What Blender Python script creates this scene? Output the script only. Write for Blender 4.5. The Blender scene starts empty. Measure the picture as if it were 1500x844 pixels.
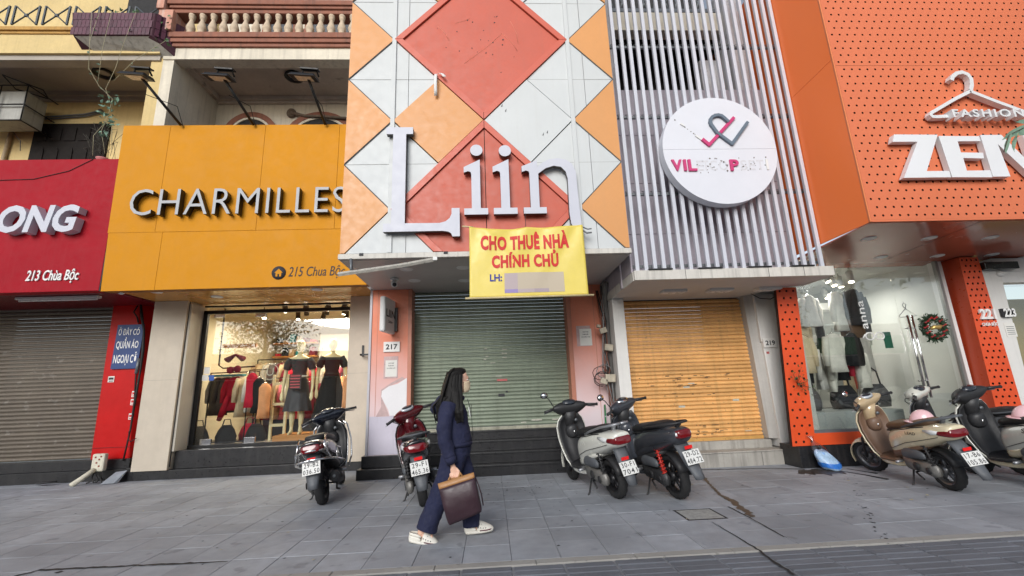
import bpy, bmesh, math, random
from mathutils import Vector, Matrix
random.seed(7)
SC = bpy.context.scene
COL = SC.collection
PI = math.pi
rad = math.radians

# ---------------------------------------------------------------- camera
cam_d = bpy.data.cameras.new('camera')
cam = bpy.data.objects.new('camera', cam_d)
COL.objects.link(cam)
SC.camera = cam
cam_d.sensor_width = 36.0
cam_d.lens = 36.0 * 650.0 / 1500.0
cam_d.clip_start = 0.05
cam_d.clip_end = 500
def cam_matrix(yaw, pitch, roll, pos):
    cy, sy, cp, sp = math.cos(yaw), math.sin(yaw), math.cos(pitch), math.sin(pitch)
    f = Vector((sy * cp, cy * cp, sp)); r = Vector((cy, -sy, 0)); u = r.cross(f)
    c, s = math.cos(roll), math.sin(roll)
    r2 = c * r + s * u; u2 = -s * r + c * u
    m = Matrix((r2, u2, -f)).transposed().to_4x4()
    m.translation = Vector(pos)
    return m
cam.matrix_world = cam_matrix(rad(3.145), rad(13.0), rad(-2.207), (0, 0, 1.40))
SC.render.resolution_x, SC.render.resolution_y = 1024, 576

# ---------------------------------------------------------------- light
SUN_EL, SUN_AZ = rad(24), rad(197)      # azimuth measured clockwise from +Y
w = bpy.data.worlds.new('World'); SC.world = w; w.use_nodes = True
nt = w.node_tree; nt.nodes.clear()
sky = nt.nodes.new('ShaderNodeTexSky'); sky.sky_type = 'NISHITA'; sky.sun_disc = False
sky.sun_elevation = SUN_EL; sky.sun_rotation = SUN_AZ
sky.air_density = 1.0; sky.dust_density = 1.0; sky.ozone_density = 1.0; sky.altitude = 10
hs = nt.nodes.new('ShaderNodeHueSaturation'); hs.inputs['Saturation'].default_value = 0.5
bg = nt.nodes.new('ShaderNodeBackground'); bg.inputs['Strength'].default_value = 0.10
wo = nt.nodes.new('ShaderNodeOutputWorld')
nt.links.new(sky.outputs[0], hs.inputs['Color']); nt.links.new(hs.outputs[0], bg.inputs['Color']); nt.links.new(bg.outputs[0], wo.inputs['Surface'])
sl = bpy.data.lights.new('sun', 'SUN'); sl.energy = 1.5; sl.angle = rad(32); sl.color = (1.0, 0.985, 0.965)
so = bpy.data.objects.new('sun', sl); COL.objects.link(so)
d = Vector((math.sin(SUN_AZ) * math.cos(SUN_EL), math.cos(SUN_AZ) * math.cos(SUN_EL), math.sin(SUN_EL)))
so.rotation_euler = d.to_track_quat('Z', 'Y').to_euler(); so.location = (-20, -30, 40)
SC.view_settings.view_transform = 'Standard'; SC.view_settings.look = 'None'
SC.view_settings.gamma = 1.0; SC.view_settings.exposure = 0.65

# ---------------------------------------------------------------- materials
def S(r, g, b, k=0.92):
    def l(c):
        c /= 255.0
        return (c / 12.92 if c <= 0.04045 else ((c + 0.055) / 1.055) ** 2.4) * k
    return (l(r), l(g), l(b))
MATS = {}
def M(name, col=(.5, .5, .5), rough=.6, metal=0., var=.12, scale=3., streak=0., bump=0., bscale=60., rnd=0., coat=0., dirt=(.05, .045, .04), spots=0., spotcol=(.02, .02, .02), spotscale=30., local=False, spec=.5, aniso=None, emit=None, estr=0.):
    if name in MATS: return MATS[name]
    m = bpy.data.materials.new(name); m.use_nodes = True; MATS[name] = m
    n = m.node_tree.nodes; l = m.node_tree.links
    p = n['Principled BSDF']
    p.inputs['Roughness'].default_value = rough; p.inputs['Metallic'].default_value = metal
    p.inputs['Specular IOR Level'].default_value = spec
    if coat: p.inputs['Coat Weight'].default_value = coat; p.inputs['Coat Roughness'].default_value = .08
    if emit: p.inputs['Emission Color'].default_value = (*emit, 1); p.inputs['Emission Strength'].default_value = estr
    if local: co = n.new('ShaderNodeTexCoord').outputs['Object']
    else: co = n.new('ShaderNodeNewGeometry').outputs['Position']
    def noise(sc, det=4, vec=None, rgh=.6):
        t = n.new('ShaderNodeTexNoise'); t.inputs['Scale'].default_value = sc; t.inputs['Detail'].default_value = det; t.inputs['Roughness'].default_value = rgh
        l.new(vec or co, t.inputs['Vector']); return t.outputs['Fac']
    def ramp(x, a, b, lo=0., hi=1.):
        r = n.new('ShaderNodeMapRange'); r.inputs[1].default_value = a; r.inputs[2].default_value = b; r.inputs[3].default_value = lo; r.inputs[4].default_value = hi
        l.new(x, r.inputs[0]); return r.outputs[0]
    def mix(fac, a, b):
        x = n.new('ShaderNodeMix'); x.data_type = 'RGBA'
        if isinstance(fac, float): x.inputs[0].default_value = fac
        else: l.new(fac, x.inputs[0])
        for i, v in ((6, a), (7, b)):
            if isinstance(v, tuple): x.inputs[i].default_value = (*v[:3], 1)
            else: l.new(v, x.inputs[i])
        return x.outputs[2]
    c = col
    if var:
        c = mix(ramp(noise(scale), .3, .7), tuple(x * (1 - var) for x in col), tuple(min(1, x * (1 + var * .6)) for x in col))
        c = mix(ramp(noise(scale * 9, 3), .35, .7, 0, .5), c, tuple(x * (1 - var) for x in col))
    if streak:
        mp = n.new('ShaderNodeMapping'); mp.inputs['Scale'].default_value = (11, 11, .55); l.new(co, mp.inputs[0])
        a = ramp(noise(1., 5, mp.outputs[0]), .50, .78, 0, streak)
        c = mix(a, c, dirt)
    if spots:
        c = mix(ramp(noise(spotscale, 2), .64, .70, 0, spots), c, spotcol)
    if rnd:
        oi = n.new('ShaderNodeObjectInfo'); h = n.new('ShaderNodeHueSaturation')
        l.new(ramp(oi.outputs['Random'], 0, 1, 1 - rnd, 1 + rnd), h.inputs['Value'])
        if isinstance(c, tuple): h.inputs['Color'].default_value = (*c, 1)
        else: l.new(c, h.inputs['Color'])
        c = h.outputs[0]
    if isinstance(c, tuple): p.inputs['Base Color'].default_value = (*c, 1)
    else: l.new(c, p.inputs['Base Color'])
    if rough > .12 and var:
        l.new(ramp(noise(scale * 4, 3), .3, .7, max(.03, rough - .09), min(1, rough + .09)), p.inputs['Roughness'])
    if bump:
        b = n.new('ShaderNodeBump'); b.inputs['Strength'].default_value = bump; b.inputs['Distance'].default_value = .01
        vec = co
        if aniso:
            mp = n.new('ShaderNodeMapping'); mp.inputs['Scale'].default_value = aniso; l.new(co, mp.inputs[0]); vec = mp.outputs[0]
        l.new(noise(bscale, 4, vec), b.inputs['Height']); l.new(b.outputs[0], p.inputs['Normal'])
    return m
def glass_mat(name, tint=(.93, .95, .94), refl=1.0, rough=0.0):
    if name in MATS: return MATS[name]
    m = bpy.data.materials.new(name); m.use_nodes = True; MATS[name] = m
    n = m.node_tree.nodes; l = m.node_tree.links; n.clear()
    t = n.new('ShaderNodeBsdfTransparent'); t.inputs[0].default_value = (*tint, 1)
    g = n.new('ShaderNodeBsdfGlossy'); g.inputs['Roughness'].default_value = rough; g.inputs[0].default_value = (refl, refl, refl, 1)
    # Schlick reflectance, the same from both faces of the thin pane
    gg = n.new('ShaderNodeNewGeometry'); dt = n.new('ShaderNodeVectorMath'); dt.operation = 'DOT_PRODUCT'; l.new(gg.outputs['Incoming'], dt.inputs[0]); l.new(gg.outputs['Normal'], dt.inputs[1])
    def mth(op, a, b=None):
        q = n.new('ShaderNodeMath'); q.operation = op
        for i, v in enumerate((a, b)):
            if v is None: continue
            if isinstance(v, (int, float)): q.inputs[i].default_value = v
            else: l.new(v, q.inputs[i])
        return q.outputs[0]
    sch = mth('ADD', mth('MULTIPLY', mth('POWER', mth('SUBTRACT', 1.0, mth('ABSOLUTE', dt.outputs['Value'])), 5.0), .91), .09)
    x = n.new('ShaderNodeMixShader'); o = n.new('ShaderNodeOutputMaterial')
    nz = n.new('ShaderNodeTexNoise'); nz.inputs['Scale'].default_value = .9
    bp = n.new('ShaderNodeBump'); bp.inputs['Strength'].default_value = .05; bp.inputs['Distance'].default_value = .02
    ge = n.new('ShaderNodeNewGeometry'); l.new(ge.outputs['Position'], nz.inputs['Vector']); l.new(nz.outputs[0], bp.inputs['Height']); l.new(bp.outputs[0], g.inputs['Normal'])
    l.new(sch, x.inputs[0]); l.new(t.outputs[0], x.inputs[1]); l.new(g.outputs[0], x.inputs[2]); l.new(x.outputs[0], o.inputs[0])
    return m

# ---------------------------------------------------------------- objects
OFF = {}
def tag(o, label=None, cat=None, group=None, kind=None):
    if label: o['label'] = label
    if cat: o['category'] = cat
    if group: o['group'] = group
    if kind: o['kind'] = kind
    return o
def thing(name, label, cat, loc=(0, 0, 0), rot=None, group=None):
    o = bpy.data.objects.new(name, None); COL.objects.link(o)
    o.empty_display_size = .1; o.location = loc
    if rot: o.rotation_euler = rot; OFF[o.name] = Vector((0, 0, 0))     # posed things are built in their own space
    else: OFF[o.name] = Vector(loc)
    return tag(o, label, cat, group)
def link(name, me, parent=None, loc=None):
    o = bpy.data.objects.new(name, me); COL.objects.link(o)
    if parent is not None:
        o.parent = parent; OFF[o.name] = OFF[parent.name].copy()
    else: OFF[o.name] = Vector((0, 0, 0))
    if loc is not None: o.location = Vector(loc) - OFF[o.name]
    return o
def dup(root, loc=None, rot=None, label=None, group=None):
    r = root.copy(); COL.objects.link(r)
    if loc is not None: r.location = loc
    if rot is not None: r.rotation_euler = rot
    if label: r['label'] = label
    if group: r['group'] = group
    for ch in list(root.children):
        c = ch.copy(); COL.objects.link(c); c.parent = r
        for g in list(ch.children):
            e = g.copy(); COL.objects.link(e); e.parent = c
    return r

SPLIT = {'pillar', 'plinth', 'reveal', 'wall', 'bottom_trim', 'disc', 'wall_groove', 'side_cladding', 'canopy_edge', 'canopy_soffit', 'pillar_joint', 'window_frame', 'cornice', 'handrail', 'ceiling', 'step', 'side_panel', 'room_wall', 'beam', 'window', 'room_floor', 'cover_strip', 'base', 'glass_frame', 'soffit_joint', 'balcony_window', 'step_block', 'patch_joint'}
class B:
    """collects shapes and links them as one mesh object"""
    def __init__(s): s.v = []; s.f = []; s.mi = []; s.sm = []
    def add(s, vs, fs, mi=0, sm=False):
        o = len(s.v); s.v += [tuple(p) for p in vs]
        for f in fs: s.f.append([i + o for i in f]); s.mi.append(mi); s.sm.append(sm)
        return s
    def box(s, x0, x1, y0, y1, z0, z1, mi=0):
        if x0 > x1: x0, x1 = x1, x0
        if y0 > y1: y0, y1 = y1, y0
        if z0 > z1: z0, z1 = z1, z0
        v = [(x0, y0, z0), (x1, y0, z0), (x1, y1, z0), (x0, y1, z0), (x0, y0, z1), (x1, y0, z1), (x1, y1, z1), (x0, y1, z1)]
        return s.hexa(v, mi)
    def hexa(s, v, mi=0):
        return s.add(v, [(3, 2, 1, 0), (4, 5, 6, 7), (0, 1, 5, 4), (1, 2, 6, 5), (2, 3, 7, 6), (3, 0, 4, 7)], mi)
    def prism(s, poly, y0, y1, mi=0, side=None):
        """polygon in x,z (any winding), from front y0 to back y1"""
        a = sum(poly[i][0] * poly[(i + 1) % len(poly)][1] - poly[(i + 1) % len(poly)][0] * poly[i][1] for i in range(len(poly)))
        if a < 0: poly = poly[::-1]
        n = len(poly)
        v = [(x, y0, z) for x, z in poly] + [(x, y1, z) for x, z in poly]
        s.add(v, [list(range(n)), list(range(2 * n - 1, n - 1, -1))], mi)
        s.add(v, [(i, i + n, (i + 1) % n + n, (i + 1) % n) for i in range(n)], mi if side is None else side)
        return s
    def loft(s, rings, mi=0, sm=True, cap=True):
        n = len(rings[0]); v = [p for r in rings for p in r]; f = []
        for k in range(len(rings) - 1):
            for i in range(n): f.append((k * n + i, k * n + (i + 1) % n, (k + 1) * n + (i + 1) % n, (k + 1) * n + i))
        if cap: f.append(list(range(n - 1, -1, -1))); f.append([(len(rings) - 1) * n + i for i in range(n)])
        return s.add(v, f, mi, sm)
    def tube(s, pts, r, n=8, mi=0, sm=True, flat=1., up=None, cap=True):
        """tapered tube; r may be a list of radii or of (across, along-up) pairs"""
        pts = [Vector(p) for p in pts]; m = len(pts)
        if not isinstance(r, (list, tuple)): r = [r] * m
        rings = []; u0 = None
        for k in range(m):
            t = (pts[min(k + 1, m - 1)] - pts[max(k - 1, 0)])
            if t.length < 1e-9: t = Vector((0, 0, 1))
            t.normalize()
            if up is not None: ref = Vector(up)
            elif u0 is not None: ref = u0
            else: ref = Vector((0, 0, 1)) if abs(t.z) < .9 else Vector((1, 0, 0))
            u = ref - ref.dot(t) * t
            if u.length < 1e-6: u = t.orthogonal()
            u.normalize(); u0 = u; q = t.cross(u)
            rk = r[k]; ra, rb = (rk if isinstance(rk, (list, tuple)) else (rk, rk * flat))
            rings.append([pts[k] + q * (ra * math.cos(2 * PI * i / n)) + u * (rb * math.sin(2 * PI * i / n)) for i in range(n)])
        return s.loft(rings, mi, sm, cap)
    def cyl(s, p0, p1, r0, r1=None, n=16, mi=0, sm=True): return s.tube([p0, p1], [r0, r0 if r1 is None else r1], n, mi, sm)
    def lathe(s, prof, c=(0, 0, 0), axis='z', n=24, mi=0, sm=True, rfn=None):
        rings = []
        for i in range(n):
            a = 2 * PI * i / n; ring = []
            for k, (r, h) in enumerate(prof):
                rr = r + (rfn(i, k) if rfn else 0)
                x, y = rr * math.cos(a), rr * math.sin(a)
                p = {'z': (x, y, h), 'y': (x, h, y), 'x': (h, x, y)}[axis]
                ring.append((c[0] + p[0], c[1] + p[1], c[2] + p[2]))
            rings.append(ring)
        m = len(prof); v = [p for r in rings for p in r]; f = []
        for i in range(n):
            j = (i + 1) % n
            for k in range(m - 1):
                q = (i * m + k, j * m + k, j * m + k + 1, i * m + k + 1)
                f.append(q if axis != 'y' else q[::-1])
        return s.add(v, f, mi, sm)
    def ball(s, c, rx, ry=None, rz=None, n=12, m=8, mi=0):
        ry = ry or rx; rz = rz or rx
        rings = []
        for k in range(m + 1):
            t = PI * k / m - PI / 2; q = max(math.cos(t), .02)
            rings.append([(c[0] + rx * q * math.cos(2 * PI * i / n), c[1] + ry * q * math.sin(2 * PI * i / n), c[2] + rz * math.sin(t)) for i in range(n)])
        return s.loft(rings, mi, True)
    def grid(s, pts, mi=0, sm=True, thick=0.):
        """pts[i][j] sheet, optionally thickened along its normals"""
        a, b = len(pts), len(pts[0]); P = [[Vector(p) for p in r] for r in pts]
        if not thick:
            return s.add([p for r in P for p in r], [(i * b + j, i * b + j + 1, (i + 1) * b + j + 1, (i + 1) * b + j) for i in range(a - 1) for j in range(b - 1)], mi, sm)
        N = [[((P[min(i + 1, a - 1)][j] - P[max(i - 1, 0)][j]).cross(P[i][min(j + 1, b - 1)] - P[i][max(j - 1, 0)])).normalized() for j in range(b)] for i in range(a)]
        T = [[P[i][j] + N[i][j] * thick for j in range(b)] for i in range(a)]
        v = [p for r in P for p in r] + [p for r in T for p in r]; o = a * b; f = []
        for i in range(a - 1):
            for j in range(b - 1):
                q = (i * b + j, i * b + j + 1, (i + 1) * b + j + 1, (i + 1) * b + j)
                f.append(q); f.append(tuple(k + o for k in q[::-1]))
        edge = [(0, j) for j in range(b)] + [(i, b - 1) for i in range(1, a)] + [(a - 1, j) for j in range(b - 2, -1, -1)] + [(i, 0) for i in range(a - 2, 0, -1)]
        for k in range(len(edge)):
            i, j = edge[k]; i2, j2 = edge[(k + 1) % len(edge)]
            f.append((i * b + j, i * b + j + o, i2 * b + j2 + o, i2 * b + j2))
        return s.add(v, f, mi, sm)
    def xf(s, fn, start=0):
        for i in range(start, len(s.v)): s.v[i] = tuple(fn(Vector(s.v[i])))
        return s
    def mesh(s, name, mats, off=Vector((0, 0, 0))):
        me = bpy.data.meshes.new(name)
        me.from_pydata([(p[0] - off.x, p[1] - off.y, p[2] - off.z) for p in s.v], [], s.f)
        if not isinstance(mats, (list, tuple)): mats = [mats]
        for m in mats: me.materials.append(m)
        me.polygons.foreach_set('material_index', s.mi); me.polygons.foreach_set('use_smooth', s.sm)
        me.update(); return me
    def pieces(s):
        """separate connected shapes"""
        par = list(range(len(s.v)))
        def find(i):
            while par[i] != i: par[i] = par[par[i]]; i = par[i]
            return i
        for f in s.f:
            for i in f[1:]: par[find(i)] = find(f[0])
        out = {}
        for k, f in enumerate(s.f):
            r = find(f[0])
            if r not in out: out[r] = (B(), {})
            b, mp = out[r]
            for i in f:
                if i not in mp: mp[i] = len(b.v); b.v.append(s.v[i])
            b.f.append([mp[i] for i in f]); b.mi.append(s.mi[k]); b.sm.append(s.sm[k])
        return [b for b, _ in out.values()]
    def build(s, name, mats, parent=None, bev=0., sub=0, remesh=0., smooth=0, label=None, origin=None, solid=0., lumps=0.):
        if name in SPLIT and parent is not None:
            q = s.pieces()
            if 1 < len(q) < 14:
                return [p._one(name, mats, parent, bev) for p in q][0]
        return s._one(name, mats, parent, bev, sub, remesh, smooth, label, origin, solid, lumps)
    def _one(s, name, mats, parent=None, bev=0., sub=0, remesh=0., smooth=0, label=None, origin=None, solid=0., lumps=0.):
        off = OFF[parent.name] if parent is not None else Vector((0, 0, 0))
        if origin is not None: off = Vector(origin)
        o = link(name, s.mesh(name, mats, off), parent)
        if origin is not None:
            if parent is not None: o.location = off - OFF[parent.name]
            else: o.location = off
            OFF[o.name] = off.copy()
        if solid: md = o.modifiers.new('solid', 'SOLIDIFY'); md.thickness = solid
        if remesh: md = o.modifiers.new('remesh', 'REMESH'); md.mode = 'VOXEL'; md.voxel_size = remesh; md.use_smooth_shade = True
        if lumps:
            tx = bpy.data.textures.get('folds') or bpy.data.textures.new('folds', 'CLOUDS'); tx.noise_scale = .085; tx.noise_depth = 2
            md = o.modifiers.new('folds', 'DISPLACE'); md.texture = tx; md.strength = lumps; md.mid_level = .5; md.texture_coords = 'LOCAL'
        if smooth: md = o.modifiers.new('smooth', 'SMOOTH'); md.iterations = smooth; md.factor = .5
        if bev: md = o.modifiers.new('bevel', 'BEVEL'); md.width = bev; md.segments = 2; md.limit_method = 'ANGLE'
        if sub: md = o.modifiers.new('subsurf', 'SUBSURF'); md.levels = sub; md.render_levels = sub
        if label: o['label'] = label
        return o

# ---- lettering: built-in font, fitted to a rectangle of a wall plane
def glyphs(body, bold=0., shear=0., spacing=1., ext=.0):
    cu = bpy.data.curves.new('lettering', 'FONT'); cu.body = body
    cu.offset = bold; cu.shear = shear; cu.space_character = spacing; cu.extrude = 1. if ext else 0.; cu.resolution_u = 3
    ob = bpy.data.objects.new('lettering', cu); COL.objects.link(ob)
    dg = bpy.context.evaluated_depsgraph_get(); me = bpy.data.meshes.new_from_object(ob.evaluated_get(dg))
    vs = [v.co.copy() for v in me.vertices]; fs = [list(p.vertices) for p in me.polygons]
    bpy.data.objects.remove(ob); bpy.data.curves.remove(cu); bpy.data.meshes.remove(me)
    return vs, fs
def lettering(name, body, X0, X1, Z0, Z1, Y, mats, parent, depth=.0, split=False, bold=.02, shear=0., spacing=1., fn=None, label=None, off=0.):
    """letters on the plane y=Y facing -y, front at Y, back at Y+depth; fn(u,v,w) maps to another place"""
    vs, fs = glyphs(body, bold, shear, spacing, depth)
    u0 = min(v.x for v in vs); u1 = max(v.x for v in vs); v0 = min(v.y for v in vs); v1 = max(v.y for v in vs)
    if fn is None:
        def fn(u, v, w): return (X0 + u * (X1 - X0), Y - w * depth, Z0 + v * (Z1 - Z0))
    pts = [fn((v.x - u0) / (u1 - u0), (v.y - v0) / (v1 - v0), (v.z - 1) / 2 if depth else 0) for v in vs]
    multi = isinstance(mats, (list, tuple))
    def midx(f):
        if not multi: return 0
        return 0 if abs(sum(vs[i].z for i in f) / len(f)) > .99 else 1
    if not split:
        b = B()
        b.add(pts, fs); b.mi = [midx(f) for f in fs]
        return b.build(name, mats, parent, label=label)
    par = list(range(len(vs)))
    def find(i):
        while par[i] != i: par[i] = par[par[i]]; i = par[i]
        return i
    key = {}
    for i, v in enumerate(vs):
        k = (round(v.x, 4), round(v.y, 4))
        if k in key: par[find(i)] = find(key[k])
        else: key[k] = i
    for f in fs:
        for i in f[1:]: par[find(i)] = find(f[0])
    comp = {}
    for i in range(len(vs)): comp.setdefault(find(i), []).append(i)
    items = sorted(([min(vs[i].x for i in c), max(vs[i].x for i in c), [r]] for r, c in comp.items()), key=lambda t: t[0])
    merged = []
    for it in items:
        if merged and it[0] < merged[-1][1] - .25 * min(it[1] - it[0], merged[-1][1] - merged[-1][0]):
            merged[-1][1] = max(merged[-1][1], it[1]); merged[-1][2] += it[2]
        else: merged.append(it)
    res = []
    for it in merged:
        roots = set(it[2]); idx = [i for i in range(len(vs)) if find(i) in roots]; mp = {i: k for k, i in enumerate(idx)}
        b = B(); ff = [f for f in fs if f[0] in mp]
        b.add([pts[i] for i in idx], [[mp[i] for i in f] for f in ff]); b.mi = [midx(f) for f in ff]
        res.append(b.build(name, mats, parent, label=label))
    return res

def clip(poly, a, b, c):
    """keep a*x+b*z<=c"""
    out = []
    for i in range(len(poly)):
        p, q = poly[i], poly[(i + 1) % len(poly)]
        dp, dq = a * p[0] + b * p[1] - c, a * q[0] + b * q[1] - c
        if dp <= 0: out.append(p)
        if dp * dq < 0:
            t = dp / (dp - dq); out.append((p[0] + t * (q[0] - p[0]), p[1] + t * (q[1] - p[1])))
    return out
def inset(poly, g):
    a = sum(poly[i][0] * poly[(i + 1) % len(poly)][1] - poly[(i + 1) % len(poly)][0] * poly[i][1] for i in range(len(poly)))
    if a < 0: poly = poly[::-1]
    out = list(poly)
    for i in range(len(poly)):
        p, q = poly[i], poly[(i + 1) % len(poly)]
        dx, dz = q[0] - p[0], q[1] - p[1]; L = math.hypot(dx, dz)
        if L < 1e-6: continue
        nx, nz = dz / L, -dx / L
        out = clip(out, nx, nz, nx * p[0] + nz * p[1] - g)
    return out
def perforated(b, x0, x1, z0, z1, p, r, yf, yb, stagger=True, mi=0, side=1, xf=None):
    """sheet with real holes, front at yf, hole walls back to yb"""
    nx = max(1, int(round((x1 - x0) / p))); nz = max(1, int(round((z1 - z0) / p))); px = (x1 - x0) / nx; pz = (z1 - z0) / nz
    for j in range(nz):
        zc = z0 + (j + .5) * pz
        s = (j % 2) * .5 * px if stagger else 0
        cs = [(x0 + s + i * px, x0 + s + (i + 1) * px) for i in range(nx if not s else nx - 1)]
        if s:
            for a, c in ((x0, x0 + s), (x1 - s, x1)): b.add([(a, yf, zc - pz / 2), (c, yf, zc - pz / 2), (c, yf, zc + pz / 2), (a, yf, zc + pz / 2)], [(0, 1, 2, 3)], mi)
        for a, c in cs:
            xc = (a + c) / 2
            o = [(xc + r * math.cos(k * PI / 4), zc + r * math.sin(k * PI / 4)) for k in range(8)]
            q = [(a, zc - pz / 2), (c, zc - pz / 2), (c, zc + pz / 2), (a, zc + pz / 2)]
            v = [(x, yf, z) for x, z in q] + [(x, yf, z) for x, z in o] + [(x, yb, z) for x, z in o]
            b.add(v, [(1, 2, 5, 4, 11), (2, 3, 7, 6, 5), (3, 0, 9, 8, 7), (0, 1, 11, 10, 9)], mi)
            b.add(v, [(4 + k, 4 + (k + 1) % 8, 12 + (k + 1) % 8, 12 + k) for k in range(8)], side)
    return b
def shutter(parent, x0, x1, z0, z1, y, pitch, mat, prof=.014, name='slat'):
    """roller shutter of bowed slats, every slat a part"""
    n = int(round((z1 - z0) / pitch)); p = (z1 - z0) / n
    b = B(); k = 6; pr = []
    for i in range(k + 1):
        t = i / k; pr.append((-(prof * math.sin(PI * min(1, t * 1.22)) ** .6) if t < .82 else 0.012, t * p))
    v = [(0, yy, zz) for yy, zz in pr] + [(x1 - x0, yy, zz) for yy, zz in pr]
    b.add(v, [(i, i + k + 1, i + k + 2, i + 1) for i in range(k)], 0, False)
    me = b.mesh(name, mat)
    for i in range(n):
        o = link(name, me, parent, (x0, y + random.uniform(-.0015, .0015), z0 + i * p))
    return n
# ================================================================ the setting
PAVE = M('pave', S(164, 168, 175), .72, var=.32, scale=.8, bump=.5, bscale=120, rnd=.09, spots=.35, spotcol=(.09, .09, .095), spotscale=4)
STRIP = M('strip_stone', S(112, 116, 124), .8, var=.2, scale=2, bump=.5, bscale=200, rnd=.12)
MORTAR = M('mortar', S(132, 135, 140), .9, var=.25, scale=4, bump=.4, bscale=90)
KERBST = M('kerb_stone', S(162, 160, 155), .85, var=.14, scale=2, bump=.5, bscale=130, spots=.3, spotscale=9)
ASPH = M('asphalt', (.055, .056, .06), .9, var=.25, scale=2, bump=.6, bscale=300)
ROUGHC = M('rough_concrete', S(176, 176, 172), .95, var=.35, scale=16, bump=1.0, bscale=120)
BLACKDIRT = M('black_dirt', (.022, .02, .02), .85, var=.3, scale=20)
STAIN = M('wet_stain', (.062, .056, .050), .5, var=.35, scale=14)

b = B(); b.box(-60, 60, 2.2, 40, -.30, -.012)
ground = tag(b.build('ground', MORTAR), kind='structure')
b = B(); b.box(-60, 60, -15.0, 2.05, -.30, -.15)
tag(b.build('road', ASPH), kind='structure')
for xx in range(-12, 12, 4):
    pass
pav = thing('pavement', None, None, (0, 0, 0)); tag(pav, kind='structure')
# paving slabs .42 m square, joints recessed; the largest in view are single slabs, the rest joined
PX0, PY0, PIT = 2.24, 4.172, .42
def slab_mesh(name, sx, sy, h, mat, c=.004):
    b = B(); a, d = sx / 2, sy / 2
    v = [(-a, -d, -.03), (a, -d, -.03), (a, d, -.03), (-a, d, -.03), (-a, -d, h - c), (a, -d, h - c), (a, d, h - c), (-a, d, h - c), (-a + c, -d + c, h), (a - c, -d + c, h), (a - c, d - c, h), (-a + c, d - c, h)]
    b.add(v, [(0, 1, 5, 4), (1, 2, 6, 5), (2, 3, 7, 6), (3, 0, 4, 7), (4, 5, 9, 8), (5, 6, 10, 9), (6, 7, 11, 10), (7, 4, 8, 11), (8, 9, 10, 11)])
    return b, b.mesh(name, mat)
slab_b, slab_me = slab_mesh('paving_slab', PIT - .004, PIT - .004, 0, PAVE, .0025)
rest = B(); singles = []
R_ = random.Random(3)
for j in range(14):
    y = PY0 + (j + .5) * PIT
    off = 0.
    for i in range(-34, 24):
        x = PX0 + (i + .5) * PIT
        if 1.9 < x < 2.6 and 5.1 < y < 5.3: continue      # rough concrete patch lies here
        lim_l = -.98 * y - .2; lim_r = 1.36 * y - .2
        z = R_.uniform(-.0025, .001)
        if lim_l < x < lim_r and y < 9.6: singles.append((y, x, z))
        else: rest.add([(p[0] + x, p[1] + y, p[2] + z) for p in slab_b.v], slab_b.f)
singles.sort()
for k, (y, x, z) in enumerate(singles):
    if k < 298: link('paving_slab', slab_me, pav, (x, y, z))
    else: rest.add([(p[0] + x, p[1] + y, p[2] + z) for p in slab_b.v], slab_b.f)
tag(rest.build('paving_slabs', PAVE, pav), kind='stuff')
kb, kme = slab_mesh('kerb_stone', .836, .108, .003, KERBST, .006)
for i in range(-8, 12): link('kerb_stone', kme, pav, (PX0 + i * .84 + .2, 4.114, 0))
sb, sme = slab_mesh('strip_paver', .405, .094, -.003, STRIP, .007)
srest = B()
for j in range(9):
    for i in range(-13, 16):
        x, y = PX0 + (i + .5) * .42, 4.006 - j * .1035
        z = R_.uniform(-.004, .002)
        if 3.45 < y and -1.9 + (4.06 - y) * 2.4 < x < 6.6: link('strip_paver', sme, pav, (x, y, z))
        else: srest.add([(p[0] + x, p[1] + y, p[2] + z) for p in sb.v], sb.f)
tag(srest.build('strip_pavers', STRIP, pav), kind='stuff')
b = B(); b.box(-20, 20, 2.95, 3.125, -.2, .0); b.build('road_kerb', KERBST, pav, bev=.015)
# square patch of rough concrete with a dark rim
for (x0, x1) in ((1.822, 2.035), (2.475, 2.658)): b = B(); b.box(x0, x1, 5.014, 5.430, -.03, -.0005); b.build('paving_slab', PAVE, pav, bev=.002)
b = B(); b.box(2.062, 2.453, 5.038, 5.408, -.03, -.003); b.build('concrete_patch', ROUGHC, pav)
b = B()
for (x0, x1, y0, y1) in ((2.037, 2.061, 5.014, 5.43), (2.454, 2.473, 5.014, 5.43), (2.0615, 2.4535, 5.409, 5.43), (2.0615, 2.4535, 5.016, 5.037)): b.box(x0, x1, y0, y1, -.03, -.001)
b.build('patch_joint', BLACKDIRT, pav)
# cracks, a drain stain and specks
def ragged(b, path, wd, z=.0045, seed=1):
    r = random.Random(seed); L = []; Rr = []
    for k in range(len(path) - 1):
        (x0, y0), (x1, y1) = path[k], path[k + 1]; n = max(2, int(math.hypot(x1 - x0, y1 - y0) / .05))
        for q in range(n):
            t = q / n; x = x0 + (x1 - x0) * t; y = y0 + (y1 - y0) * t
            ww = wd[k] + (wd[k + 1] - wd[k]) * t
            dx, dy = x1 - x0, y1 - y0; l = math.hypot(dx, dy); nx, ny = -dy / l, dx / l
            j = r.uniform(-.3, .3) * ww
            L.append((x + nx * (ww * r.uniform(.35, .7) + j), y + ny * (ww * r.uniform(.35, .7) + j), z)); Rr.append((x - nx * (ww * r.uniform(.35, .7) - j), y - ny * (ww * r.uniform(.35, .7) - j), z))
    n = len(L); b.add(L + Rr, [(i, i + n, i + n + 1, i + 1) for i in range(n - 1)])
b = B(); ragged(b, [(3.34, 7.58), (3.2, 7.1), (3.05, 6.6), (2.88, 5.95), (2.87, 5.62), (2.74, 5.05), (2.72, 4.93)], [.03, .06, .03, .035, .09, .06, .012], seed=5)
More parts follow.
